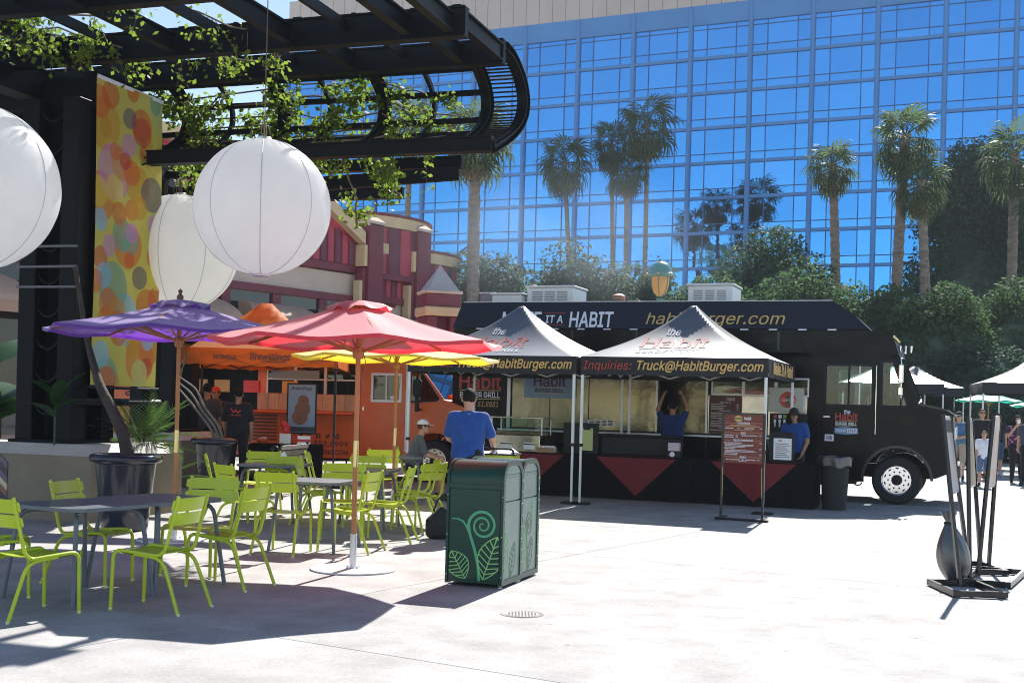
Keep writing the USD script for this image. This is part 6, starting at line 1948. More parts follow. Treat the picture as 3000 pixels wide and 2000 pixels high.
np_ = ontable('napkin_holder', 'small napkin holder with white napkins and round sticker in mid table', 'napkin holder', -2.42, 0.1)
obj('holder', bx(-0.12, 0.12, -0.06, 0.06, 0.0, 0.12, 0.01), 'matte_black', np_)
obj('napkin_stack', bx(-0.1, 0.1, -0.05, 0.05, 0.121, 0.26), 'pale_pink', np_)
obj('sticker', put(lathe([(0.0, 0.002), (0.045, 0.002), (0.046, 0.0)], 20), (-0.02, -0.0605, 0.06), *SIDE), 'white_print', np_)
pr = ontable('order_sheet', 'white printed order sheet on a black box before the right worker', 'paper sign', -0.55, 0.1)
obj('box', bx(-0.24, 0.16, 0.0, 0.2, 0.0, 0.50, 0.01), 'matte_black', pr)
obj('sheet', bx(-0.16, 0.14, -0.004, -0.001, 0.04, 0.40), 'white_paper', pr)
for k in range(8):
    obj('print_row', bx(-0.13, 0.11 - 0.03 * (k % 3), -0.0056, -0.0045, 0.08 + k * 0.032, 0.09 + k * 0.032), 'cola_red' if k in (3, 6) else 'print_navy', pr)
obj('print_mark', bx(-0.08, -0.02, -0.0056, -0.0045, 0.345, 0.375), 'bun', pr)
p2 = ontable('order_sheet', 'narrow white sheet showing right of the menu stand', 'paper sign', -1.18, -0.08)
obj('sheet', bx(-0.12, 0.12, -0.004, 0.0, -0.02, 0.36), 'white_paper', p2)
for k in range(2):
    obj('print_row', bx(-0.05, 0.05, -0.0056, -0.0045, 0.12 + k * 0.14, 0.14 + k * 0.14), 'print_navy', p2)

# ------------------------------------------------------------------ the free standing menu and the black litter bin
mat('menu_red', (0.135, 0.022, 0.018), 0.4, col2=(0.17, 0.035, 0.02), vscale=0.8)
mat('menu_line', (0.62, 0.33, 0.16), 0.5)
ms = thing('menu_stand', 'free standing dark red menu board on black posts before the right canopy leg', 'menu board', (3.39, 18.12, 0), -27)
for x in (-0.31, 0.31):
    obj('post', bx(x - 0.016, x + 0.016, -0.016, 0.016, 0.03, 1.57, 0.003), 'black_paint', ms)
obj('post_edge', cat(bx(-0.296, -0.291, -0.018, -0.0165, 0.35, 0.78), bx(0.29, 0.295, -0.018, -0.0165, 0.35, 0.78)), 'brass', ms)
obj('base', cat(bx(-0.40, 0.40, -0.03, 0.03, 0.004, 0.034, 0.006), bx(-0.33, -0.27, -0.22, 0.22, 0.0342, 0.05, 0.004), bx(0.27, 0.33, -0.22, 0.22, 0.0342, 0.05, 0.004)), 'black_paint', ms)
obj('board', bx(-0.293, 0.293, -0.012, 0.012, 0.84, 1.55, 0.003), 'menu_red', ms)
obj('top_bar', bx(-0.293, 0.293, -0.016, 0.016, 1.551, 1.575, 0.003), 'black_paint', ms)


def mtext(s, x, z, h, m='white_print', w=None, anchor='l', bold=True):
    obj('lettering', put(text(s, h, w, 0, bold, 0.0015, anchor), (x, -0.0125, z), *SIDE), m, ms)


def mline(x0, x1, z):
    obj('print_line', bx(x0, x1, -0.014, -0.0125, z, z + 0.004), 'menu_line', ms)


bun = affinity.translate(affinity.scale(Point(0, 0).buffer(1), 0.062, 0.045), -0.075, 1.49)
obj('burger_print', put(prism(bun, 0.0012), (0, -0.0125, 0), *SIDE), 'bun', ms)
obj('burger_print', put(prism(sbox(-0.135, 1.476, -0.015, 1.486), 0.002), (0, -0.0125, 0), *SIDE), 'lettuce', ms)
obj('burger_print', put(prism(sbox(-0.13, 1.486, -0.02, 1.5), 0.0024), (0, -0.0125, 0), *SIDE), 'patty', ms)
mtext('Habit', 0.01, 1.475, 0.042, w=0.105)
for s, z, w in (('CHARBURGERS', 1.412, 0.20), ('SIDES', 1.268, 0.08), ('GRILLED SANDWICHES', 1.162, 0.30), ('DRINKS', 0.917, 0.10)):
    mtext(s, 0, z, 0.026, w=w, anchor='c')
    mline(-0.28, -w / 2 - 0.015, z + 0.012); mline(w / 2 + 0.015, 0.28, z + 0.012)
rg = random.Random(9)
for z, w in ((1.392, 0.40), (1.374, 0.50), (1.318, 0.28)):
    obj('print_row', bx(-w / 2, w / 2, -0.0138, -0.0125, z, z + 0.007), 'menu_line', ms)
for s, x, z, w in (('Charburger', -0.28, 1.342, 0.135), ('3.95', -0.09, 1.342, 0.036), ('Double Char', 0.02, 1.342, 0.145), ('5.25', 0.245, 1.342, 0.034), ('French Fries', -0.28, 1.24, 0.14), ('2.25', -0.11, 1.24, 0.034),
                   ('Tempura Green Beans', -0.03, 1.238, 0.25), ('2.95', 0.245, 1.238, 0.034), ('Onion Rings', -0.28, 1.212, 0.135), ('2.75', -0.11, 1.212, 0.034), ('BBQ Chicken Sandwich', -0.28, 1.128, 0.26), ('6.95', 0.243, 1.128, 0.036),
                   ('Veggie Burger', -0.28, 1.045, 0.16), ('5.95', 0.243, 1.045, 0.034), ("Kid's Charburger", -0.28, 0.96, 0.20), ('4.95', 0.243, 0.96, 0.036), ('Coca-Cola Products', -0.25, 0.885, 0.21), ('2.00', -0.02, 0.885, 0.036), ('Bottled Water', 0.045, 0.885, 0.15), ('2.00', 0.215, 0.885, 0.034)):
    mtext(s, x, z, 0.017, w=w)
for z, w in ((1.108, 0.43), (1.09, 0.42), (1.072, 0.30), (1.024, 0.43), (1.006, 0.47), (0.988, 0.20), (0.866, 0.12)):
    obj('print_row', bx(-0.27, -0.27 + w, -0.0138, -0.0125, z, z + 0.006), 'white_print', ms) if z > 0.9 else obj('print_row', bx(-0.06, 0.06, -0.0138, -0.0125, z, z + 0.006), 'white_print', ms)
bb = thing('black_bin', 'tall black litter bin with plastic liner at the end of the serving tables', 'litter bin', (5.42, 20.72, 0), 0)
obj('body', lathe([(0.0, 0.0), (0.19, 0.0), (0.20, 0.02), (0.235, 0.82), (0.26, 0.83), (0.26, 0.87), (0.235, 0.875), (0.22, 0.8), (0.0, 0.79)], 28), 'matte_black', bb, smooth=35)
a = np.linspace(0, 2 * math.pi, 48, endpoint=False)
v, f = [], []
for r_, z, w in ((0.225, 0.80, 0.0), (0.262, 0.885, 0.01), (0.275, 0.86, 0.012), (0.268, 0.72, 0.02)):
    v += [((r_ + w * math.sin(7 * q + z * 9)) * math.cos(q), (r_ + w * math.sin(7 * q + z * 9)) * math.sin(q), z + w * math.sin(5 * q)) for q in a]
for i in range(3):
    f += [[i * 48 + j, i * 48 + (j + 1) % 48, (i + 1) * 48 + (j + 1) % 48, (i + 1) * 48 + j] for j in range(48)]
obj('liner', tm(v, f), 'tent_black', bb, smooth=60)

# ------------------------------------------------------------------ street lamp behind the truck
mat('lamp_green', (0.03, 0.20, 0.17), 0.35, var=0.2, vscale=6, coat=0.3)
mat('lamp_amber', (0.85, 0.55, 0.22), 0.3, transl=0.55, tcol=(0.95, 0.66, 0.30), var=0.15, vscale=6)
lp = thing('street_lamp', 'green domed street lamp with an amber glass acorn globe', 'street lamp', (3.50, 30.0, 0), 15)
obj('post', lathe([(0.22, 0.0), (0.22, 0.2), (0.12, 0.4), (0.09, 0.9), (0.06, 4.0), (0.05, 4.22), (0.09, 4.25), (0.05, 4.29), (0.0, 4.30)], 20), 'lamp_green', lp, smooth=40)
obj('globe', lathe([(0.0, 4.31), (0.06, 4.32), (0.15, 4.40), (0.205, 4.54), (0.22, 4.70), (0.22, 4.79)], 28), 'lamp_amber', lp, smooth=True)
for k in range(6):
    q = k * math.pi / 3
    obj('cage_bar', tube([(r_ * math.cos(q), r_ * math.sin(q), z) for r_, z in ((0.07, 4.31), (0.16, 4.40), (0.215, 4.54), (0.23, 4.70), (0.23, 4.8))], 0.011, 6), 'lamp_green', lp)
obj('cap', lathe([(0.235, 4.79), (0.30, 4.80), (0.335, 4.83), (0.335, 4.87), (0.30, 4.89), (0.285, 4.93), (0.25, 5.02), (0.18, 5.10), (0.09, 5.15), (0.04, 5.165), (0.03, 5.2), (0.0, 5.23)], 32), 'lamp_green', lp, smooth=40)
for k in range(6):
    q = k * math.pi / 3
    obj('ornament', mv(trimesh.creation.icosphere(2, 0.03), (0.345 * math.cos(q), 0.345 * math.sin(q), 4.85)), 'brass', lp, smooth=True)

# ------------------------------------------------------------------ the leaning sign stands on the right with a black bag
mat('poster_a', (0.34, 0.20, 0.10), 0.4, col2=(0.06, 0.16, 0.36), vscale=5)
mat('poster_b', (0.20, 0.06, 0.03), 0.4, col2=(0.10, 0.16, 0.08), vscale=4)
mat('poster_c', (0.34, 0.31, 0.26), 0.4, col2=(0.24, 0.10, 0.08), vscale=4)


def sign_stand(label, A, B, At, Bt, board, m, base, edge):
    """Two leaning posts from feet A, B up to At, Bt with a poster board between them, on a flat steel foot."""
    t = thing('sign_stand', label, 'sign stand', (0, 0, 0), 0, 'leaning sign stands')
    A, B, At, Bt = (np.array(p, float) for p in (A, B, At, Bt))
    for p, q in ((A, At), (B, Bt)):
        obj('post', bar(p + [0, 0, 0.035], q, 0.03, 0.05, up=(0, 1, 0), b=0.003), 'black_paint', t)
    lo, hi = board
    P = lambda k, s: (A + (At - A) * s) * (1 - k) + (B + (Bt - B) * s) * k
    a, b, c, d = P(0.06, lo), P(0.94, lo), P(0.94, hi), P(0.06, hi)
    nrm = np.cross(b - a, d - a); nrm /= np.linalg.norm(nrm)
    hull = lambda off, th, sh: from_man(m3.Manifold.hull_points(np.array([p + nrm * (off + e) for p in sh for e in (0, th)])))
    obj('board', hull(-0.012, 0.024, [a, b, c, d]), 'black_paint', t)
    mid = (a + b + c + d) / 4
    ins = [mid + (p - mid) * 0.94 for p in (a, b, c, d)]
    for sg in (0.0125, -0.0145):
        obj('poster', hull(sg, 0.002, ins), m, t)
    up = [ins[3] + (ins[0] - ins[3]) * k for k in (0.03, 0.2)], [ins[2] + (ins[1] - ins[2]) * k for k in (0.03, 0.2)]
    for sg in (0.0148, -0.0166):
        obj('poster_head', hull(sg, 0.0018, [up[0][0], up[1][0], up[1][1], up[0][1]]), edge, t)
    (cx, cy), (ux, uy), w, d = base
    u = np.array([ux, uy, 0]) / math.hypot(ux, uy); v = np.array([-u[1], u[0], 0])
    c = np.array([cx, cy, 0])
    C = [c - u * w / 2 - v * d / 2, c + u * w / 2 - v * d / 2, c + u * w / 2 + v * d / 2, c - u * w / 2 + v * d / 2]
    for i in range(4):
        p, q = C[i] + [0, 0, 0.034], C[(i + 1) % 4] + [0, 0, 0.034]
        k = (q - p) / np.linalg.norm(q - p) * 0.022
        obj('foot_bar', bar(p - k * (1 if i % 2 == 0 else -1), q + k * (1 if i % 2 == 0 else -1), 0.04, 0.055, b=0.004), 'black_paint', t)
    return t


sign_stand('left sign stand leaning left, its poster blue and orange, nearest the viewer', (4.18, 11.46, 0), (4.50, 12.08, 0), (4.02, 11.58, 1.62), (4.30, 12.2, 1.61), (0.54, 0.995), 'poster_a', ((4.20, 11.36), (0.99, -0.02), 0.44, 0.72), 'matte_black')
sign_stand('middle sign stand turned almost edge on between the other two', (4.71, 12.65, 0), (5.08, 13.34, 0), (4.69, 12.77, 1.61), (4.98, 13.46, 1.60), (0.54, 0.995), 'poster_b', ((4.85, 12.95), (0.99, -0.02), 0.44, 0.7), 'menu_maroon')
sign_stand('right sign stand leaning right with a pale poster strip', (4.75, 12.53, 0), (5.06, 13.06, 0), (4.91, 12.65, 1.62), (5.18, 13.18, 1.63), (0.54, 0.995), 'poster_c', ((4.80, 12.25), (0.48, 0.87), 1.15, 0.42), 'poster_c')
bg = thing('weight_bag', 'black plastic bag tied at the neck slumped against the left sign stand', 'bag', (4.33, 12.0, 0), 0)
v, f = [], []
m, n = 22, 28
for i in range(m + 1):
    q = i / m
    r_ = 0.21 * (math.sin(math.pi * min(1, 0.10 + q * 1.0)) ** 0.75) * (1 - 0.45 * q) if q < 0.82 else 0.03 + 0.05 * max(0, (q - 0.86) / 0.14)
    z = 0.02 + 0.66 * q
    for j in range(n):
        a = 2 * math.pi * j / n
        w = 1 + 0.10 * math.sin(5 * a + 3 * q) * q + 0.05 * math.sin(9 * a)
        v.append((r_ * w * math.cos(a) * 0.9 - 0.10 * q ** 1.5, r_ * w * math.sin(a) * 0.7, z))
for i in range(m):
    f += [[i * n + j, i * n + (j + 1) % n, (i + 1) * n + (j + 1) % n, (i + 1) * n + j] for j in range(n)]
f2 = [[0, j + 1, j] for j in range(1, n - 1)]
mm = tm(v, f); mm = trimesh.Trimesh(mm.vertices, np.vstack([mm.faces, f2]), process=False)
obj('sack', mm, 'tent_black', bg, smooth=True)
obj('tie', lathe([(0.036, 0.555), (0.042, 0.57), (0.036, 0.585)], 12, (-0.083, 0, 0)), 'matte_black', bg)
# the poster stand by the orange truck
ps = thing('poster_stand', 'dark framed poster with a pale blue picture on a post before the orange truck', 'poster stand', (-4.10, 24.2, 0), 3)
obj('frame', bx(-0.29, 0.29, 0, 0.04, 0.93, 1.92, 0.006), 'matte_black', ps)
obj('poster', bx(-0.26, 0.26, -0.006, -0.001, 0.96, 1.89), 'screen_blue', ps)
mat('food_brown', (0.10, 0.07, 0.05), 0.6, col2=(0.20, 0.09, 0.05), vscale=7)
obj('picture', put(prism(sops.unary_union([Point(0.02, 1.42).buffer(0.15), Point(-0.03, 1.26).buffer(0.15), Point(0.03, 1.58).buffer(0.11)]), 0.002), (0, -0.0065, 0), *SIDE), 'food_brown', ps)
obj('lettering', put(text('BrewWings', 0.06, 0.4, 0.15, True, 0.002, 'c'), (0, -0.0065, 1.79), *SIDE), 'print_navy', ps)
obj('strip', bx(-0.26, 0.26, -0.008, -0.0065, 0.97, 1.07), 'print_navy', ps)
obj('post', cat(bx(-0.03, 0.03, 0.005, 0.045, 0.03, 0.929), bx(-0.3, 0.3, -0.2, 0.25, 0.004, 0.028, 0.006)), 'matte_black', ps)
# black cloth table with tins before the orange truck
bt_ = thing('serving_table', 'small black cloth table with tins before the orange truck', 'table', (-4.15, 23.4, 0), 3)
obj('cloth', bx(-0.8, 0.55, 0, 0.6, 0.02, 0.75, 0.02), 'cloth_black', bt_)
tn = thing('napkin_tin', 'square metal tin with red napkins on the black table', 'tin', (-4.28, 23.55, 0.752), 3)
obj('tin', bx(-0.11, 0.11, -0.08, 0.08, 0, 0.2, 0.008), 'alu', tn); obj('napkins', cat(bx(-0.06, 0.08, -0.05, 0.05, 0.201, 0.36, 0.03), mv(trimesh.creation.icosphere(2, 0.07), (-0.03, 0, 0.36))), 'cola_red', tn)
tn = thing('sauce_bowl', 'small bowl of red sauce packets on the black table', 'bowl', (-4.72, 23.55, 0.752), 3)
obj('bowl', lathe([(0.0, 0.005), (0.07, 0.005), (0.12, 0.07), (0.115, 0.075), (0.0, 0.04)], 18), 'orange_paint', tn, smooth=40); obj('packets', cat([mv(bc((0, 0, 0), (0.07, 0.05, 0.02), 0.005), (0.05 * math.cos(k * 1.3), 0.05 * math.sin(k * 1.3), 0.075 + 0.006 * k), rz=40 * k, rx=12) for k in range(7)]), 'pale_pink', tn)
tn = thing('card_holder', 'white striped card box on the black table', 'card box', (-3.92, 23.5, 0.752), 3)
obj('box', bx(-0.12, 0.12, -0.05, 0.05, 0, 0.16, 0.005), 'white_paper', tn); obj('stripe', bx(-0.12, 0.12, -0.053, -0.0505, 0.05, 0.10), 'cola_red', tn)
# cast iron bench
be = thing('iron_bench', 'ornate black cast iron bench end with light slats beside the rear pot', 'bench', (-3.85, 20.4, 0), 80)
for x in (-0.6, 0.6):
    sc = []
    for (cx_, cz_, r_) in ((0.0, 0.66, 0.09), (0.17, 0.6, 0.07), (-0.2, 0.78, 0.07), (0.22, 0.3, 0.1), (-0.1, 0.3, 0.1)):
        sc.append(tube([(x, cx_ + r_ * (1 - 0.03 * k) * math.cos(a), cz_ + r_ * (1 - 0.03 * k) * math.sin(a)) for k, a in enumerate(np.linspace(0, 2 * math.pi * 1.25, 18))], 0.017, 6))
    sc += [tube(fillet([(x, 0.28, 0), (x, 0.26, 0.42), (x, -0.22, 0.42), (x, -0.32, 0.9)], 0.06), 0.022, 7), tube(fillet([(x, -0.34, 0), (x, -0.22, 0.42)], 0.05), 0.022, 7), tube(fillet([(x, 0.27, 0.42), (x, 0.3, 0.62), (x, 0.0, 0.68), (x, -0.28, 0.68)], 0.08), 0.022, 7)]
    obj('cast_end', cat(sc), 'black_paint', be, smooth=60)
mat('bench_slat', (0.25, 0.22, 0.19), 0.5, var=0.2, vscale=8)
for k in range(6):
    obj('slat', bx(-0.62, 0.62, -0.2 + k * 0.08, -0.14 + k * 0.08, 0.44, 0.46, 0.004), 'bench_slat', be)
for k in range(4):
    obj('back_slat', bx(-0.62, 0.62, -0.27 - 0.02 * k, -0.25 - 0.02 * k, 0.52 + k * 0.09, 0.59 + k * 0.09, 0.004), 'bench_slat', be)
# ------------------------------------------------------------------ people
def _ball(p, r, n=10):
    return m3.Manifold.sphere(r, n).translate([float(x) for x in p])


def limb(pts, rs, n=10):
    """Tapered limb through joints: hulls of spheres, joined."""
    out = None
    for (a, ra), (b, rb) in zip(zip(pts[:-1], rs[:-1]), zip(pts[1:], rs[1:])):
        h = m3.Manifold.batch_hull([_ball(a, ra, n), _ball(b, rb, n)])
        out = h if out is None else out + h
    return out


def ellip(c, r, n=16, rot=None):
    m = m3.Manifold.sphere(1.0, n).scale([float(x) for x in r])
    if rot is not None:
        m = m.rotate([float(x) for x in rot])
    return m.translate([float(x) for x in c])


def smoothed(m, L=0.03, it=8):
    q = from_man(m.refine_to_length(L))
    q.merge_vertices()
    trimesh.smoothing.filter_taubin(q, 0.5, 0.53, it)
    return q


def hand(wrist, direction, side, curl=0.5, s=1.0):
    """Palm, four fingers of different length bent towards 'side', and a thumb."""
    w, d = np.asarray(wrist, float), np.asarray(direction, float)
    d = d / np.linalg.norm(d)
    sd = np.asarray(side, float); sd = sd - d * (sd @ d); sd /= np.linalg.norm(sd)
    ac = np.cross(d, sd)
    palm = m3.Manifold.batch_hull([_ball(w, 0.026 * s, 8), _ball(w + d * 0.075 * s + ac * 0.03 * s, 0.015 * s, 8), _ball(w + d * 0.08 * s - ac * 0.03 * s, 0.015 * s, 8)])
    out = palm
    for k, L in enumerate((0.062, 0.076, 0.07, 0.054)):
        b = w + d * 0.078 * s + ac * (0.030 - 0.02 * k) * s
        c = b + (d * math.cos(curl * 0.7) + sd * math.sin(curl * 0.7)) * L * 0.5 * s
        e = c + (d * math.cos(curl * 1.8) + sd * math.sin(curl * 1.8)) * L * 0.5 * s
        out = out + limb([b, c, e], [0.0095 * s, 0.0085 * s, 0.0075 * s], 6)
    b = w + d * 0.025 * s + ac * 0.03 * s
    c = b + (ac * 0.7 + d * 0.7 + sd * 0.3) * 0.04 * s
    out = out + limb([b, c, c + (d * 0.9 + sd * 0.4) * 0.03 * s], [0.012 * s, 0.010 * s, 0.008 * s], 6)
    return out


mat('shoe_dark', (0.015, 0.015, 0.016), 0.6); mat('shoe_pale', (0.55, 0.55, 0.55), 0.6)


def person(label, loc, rot, H=1.75, J=None, shirt='shirt_black', pants='pants_black', shorts=False, skin='skin', hair='hair_dark', style='short', bulk=1.0, shoe='shoe_dark', cap=None, glasses=False,
           sleeve=0.6, longsleeve=False, scale=None, head_turn=0.0, head_nod=0.0, print_=None, hands=True):
    """Joints in metres for a 1.75 m body facing +y; J overrides them by name (Left joints carry negative x)."""
    k = H / 1.75
    j = dict(pelvis=(0, 0, 0.95), belly=(0, 0.01, 1.08), chest=(0, 0, 1.30), neck=(0, 0, 1.475), head=(0, 0.025, 1.63),
             shL=(-0.185, 0, 1.415), elL=(-0.235, -0.03, 1.14), wrL=(-0.235, 0.06, 0.90), shR=(0.185, 0, 1.415), elR=(0.235, -0.03, 1.14), wrR=(0.235, 0.06, 0.90),
             hiL=(-0.095, 0, 0.92), knL=(-0.105, 0.02, 0.50), anL=(-0.11, -0.02, 0.09), hiR=(0.095, 0, 0.92), knR=(0.105, 0.02, 0.50), anR=(0.11, -0.02, 0.09), toL=None, toR=None)
    j.update(J or {})
    j = {n: (np.array(p, float) if p is not None else None) for n, p in j.items()}
    for s in 'LR':
        if j['to' + s] is None:
            j['to' + s] = j['an' + s] + np.array([0.03 * (-1 if s == 'L' else 1), 0.17, -0.05])
    up = (j['neck'] - j['pelvis']); up /= np.linalg.norm(up)
    sx = (j['shR'] - j['shL']); sx /= np.linalg.norm(sx)
    hx = (j['hiR'] - j['hiL']); hx /= np.linalg.norm(hx)
    b = bulk

    def torso(g):
        c, be, pe = j['chest'], j['belly'], j['pelvis']
        fw = np.cross(up, sx)
        p1 = m3.Manifold.batch_hull([_ball(c + sx * 0.085 * b, 0.105 * b + g), _ball(c - sx * 0.085 * b, 0.105 * b + g), _ball(j['shL'] + sx * 0.02, 0.062 + g), _ball(j['shR'] - sx * 0.02, 0.062 + g), _ball(be + sx * 0.075 * b, 0.10 * b + g), _ball(be - sx * 0.075 * b, 0.10 * b + g)])
        p2 = m3.Manifold.batch_hull([_ball(be + sx * 0.075 * b, 0.10 * b + g), _ball(be - sx * 0.075 * b, 0.10 * b + g), _ball(be - fw * 0.03 * b, 0.10 * b + g), _ball(pe + hx * 0.08 * b, 0.105 * b + g), _ball(pe - hx * 0.08 * b, 0.105 * b + g)])
        return p1 + p2

    def arm(s, g, upto=1.0):
        a, e, w = j['sh' + s], j['el' + s], j['wr' + s]
        if upto >= 1:
            return limb([a, e, w], [0.056 * b ** 0.6 + g, 0.042 + g, 0.029 + g])
        return limb([a, a + (e - a) * upto], [0.058 * b ** 0.6 + g, 0.052 * b ** 0.6 + g])

    def leg(s, g, upto=2.0):
        h, kn, an = j['hi' + s], j['kn' + s], j['an' + s]
        r = [0.092 * b + g, 0.058 * b ** 0.5 + g, 0.040 + g]
        if upto >= 2:
            return limb([h, kn, an], r)
        if upto <= 1:
            e = h + (kn - h) * upto
            return limb([h, e], [r[0], r[0] + (r[1] - r[0]) * upto + 0.01])
        e = kn + (an - kn) * (upto - 1)
        return limb([h, kn, e], [r[0], r[1], r[1] * (2 - upto) + r[2] * (upto - 1)])
    # head built facing +y, then turned
    hr = [head_nod, 0, head_turn]
    hc = j['head']

    def H_(m):
        return m.rotate([float(x) for x in hr]).translate([float(x) for x in hc])
    hd = ellip((0, -0.005, 0.02), (0.076, 0.097, 0.100)) + m3.Manifold.batch_hull([ellip((0, 0.02, -0.01), (0.068, 0.07, 0.07)), ellip((0, 0.062, -0.088), (0.026, 0.022, 0.02)), ellip((0.04, 0.0, -0.07), (0.02, 0.02, 0.02)), ellip((-0.04, 0, -0.07), (0.02, 0.02, 0.02))])
    hd = hd + limb([(0, 0.09, 0.022), (0, 0.112, -0.022)], [0.010, 0.015], 8) + ellip((0, 0.083, -0.052), (0.024, 0.014, 0.008)) + ellip((0, 0.082, 0.035), (0.055, 0.014, 0.010))
    hd = hd + ellip((0.078, -0.005, 0.0), (0.012, 0.022, 0.034)) + ellip((-0.078, -0.005, 0.0), (0.012, 0.022, 0.034))
    body = torso(0) + limb([j['neck'] - up * 0.04, j['neck'] + (hc - j['neck']) * 0.6], [0.060, 0.053]) + H_(hd)
    for s in 'LR':
        body = body + arm(s, 0) + leg(s, 0) + limb([j['an' + s] - [0, 0.03, 0.02], j['to' + s]], [0.043, 0.033])
    t = thing('person', label, 'person', loc, rot, scale=k if scale is None else scale)
    bm = smoothed(body, 0.035, 6)
    if hands:
        hs = None
        for s, sg in (('L', 1), ('R', -1)):
            d = j['wr' + s] - j['el' + s]
            h = hand(j['wr' + s], d, np.array([sg * 0.8, 0.6, -0.2]), 0.6)
            hs = h if hs is None else hs + h
        hm = smoothed(hs, 0.012, 3)
        bm = cat(bm, hm)
    obj('body', bm, skin, t, smooth=True)
    sh = torso(0.012)
    for s in 'LR':
        sh = sh + arm(s, 0.014, 1.0 if longsleeve else sleeve)
    sm = smoothed(sh, 0.03, 6)
    n_ = meshkit.fbm(sm.vertices * 9, 3, 5)
    sm.vertices = sm.vertices + sm.vertex_normals * ((n_ - 0.5) * 0.022)[:, None]
    obj('shirt', sm, shirt, t, smooth=True)
    if shirt in COLLARED:
        cr = limb([j['neck'] + np.array([0.058 * math.cos(a), 0.058 * math.sin(a), -0.01 + 0.012 * math.sin(a + 3.14)]) for a in np.linspace(0, 2 * math.pi, 14)], [0.018] * 14, 8)
        obj('collar', smoothed(cr, 0.03, 2), shirt, t, smooth=True)
    pn = m3.Manifold.batch_hull([_ball(j['pelvis'] + hx * 0.08 * b, 0.118 * b), _ball(j['pelvis'] - hx * 0.08 * b, 0.118 * b), _ball(j['pelvis'] + up * 0.05 + hx * 0.07 * b, 0.112 * b), _ball(j['pelvis'] + up * 0.05 - hx * 0.07 * b, 0.112 * b)])
    for s in 'LR':
        pn = pn + leg(s, 0.014, 0.97 if shorts else 1.93)
    pm_ = smoothed(pn, 0.035, 5)
    n_ = meshkit.fbm(pm_.vertices * 10, 3, 6)
    pm_.vertices = pm_.vertices + pm_.vertex_normals * ((n_ - 0.5) * 0.016)[:, None]
    obj('shorts' if shorts else 'trousers', pm_, pants, t, smooth=True)
    for s in 'LR':
        a, e = j['an' + s], j['to' + s]
        s_m = m3.Manifold.batch_hull([_ball(a + [0, -0.04, -0.03], 0.048), _ball(a + [0, 0.0, 0.01], 0.048), _ball(e, 0.042), _ball(e - (e - a) * 0.3 + [0, 0, 0.012], 0.045)])
        obj('shoe', smoothed(s_m, 0.04, 2), shoe, t, smooth=True)
    # hair
    if style == 'short':
        hm = ellip((0, -0.012, 0.034), (0.084, 0.102, 0.102)) - m3.Manifold.cube([0.4, 0.2, 0.25], True).translate([0, 0.155, -0.045]) - m3.Manifold.cube([0.4, 0.4, 0.2], True).translate([0, 0, -0.175])
        hm = H_(hm)
    elif style == 'long':
        hm = H_(ellip((0, -0.015, 0.035), (0.092, 0.108, 0.106)) + ellip((0.075, -0.03, -0.08), (0.055, 0.07, 0.13)) + ellip((-0.075, -0.03, -0.08), (0.055, 0.07, 0.13)) + ellip((0, -0.07, -0.08), (0.09, 0.06, 0.15)) - m3.Manifold.cube([0.135, 0.2, 0.25], True).translate([0, 0.135, -0.055]))
    elif style == 'buzz':
        hm = H_(ellip((0, -0.008, 0.026), (0.079, 0.099, 0.1)) - m3.Manifold.cube([0.4, 0.2, 0.25], True).translate([0, 0.145, -0.05]) - m3.Manifold.cube([0.4, 0.4, 0.2], True).translate([0, 0, -0.11]))
    else:
        hm = None
    if hm is not None:
        q = smoothed(hm, 0.02, 3)
        q.vertices = q.vertices + q.vertex_normals * ((meshkit.fbm(q.vertices * 40, 2, 9) - 0.5) * (0.016 if style == 'long' else 0.008))[:, None]
        obj('hair', q, hair, t, smooth=True)
    if cap:
        c = ellip((0, -0.01, 0.05), (0.09, 0.108, 0.092)) - m3.Manifold.cube([0.4, 0.4, 0.2], True).translate([0, 0, -0.055])
        br = m3.Manifold.batch_hull([ellip((0, 0.08, 0.05), (0.078, 0.02, 0.008)), ellip((0, 0.165, 0.035), (0.055, 0.02, 0.006))])
        obj('cap', smoothed(H_(c), 0.02, 3), cap, t, smooth=True)
        obj('cap_brim', smoothed(H_(br), 0.02, 2), cap, t, smooth=True)
    if glasses:
        g = ellip((0.034, 0.092, 0.018), (0.029, 0.012, 0.02)) + ellip((-0.034, 0.092, 0.018), (0.029, 0.012, 0.02)) + limb([(0.062, 0.085, 0.022), (0.08, 0.0, 0.02)], [0.005, 0.005], 6) + limb([(-0.062, 0.085, 0.022), (-0.08, 0.0, 0.02)], [0.005, 0.005], 6)
        obj('sunglasses', from_man(H_(g)), 'glass_dark', t, smooth=True)
    else:
        e = ellip((0.031, 0.088, 0.018), (0.013, 0.009, 0.007), 8) + ellip((-0.031, 0.088, 0.018), (0.013, 0.009, 0.007), 8)
        obj('eyes', from_man(H_(e)), 'hair_dark', t)
    return t


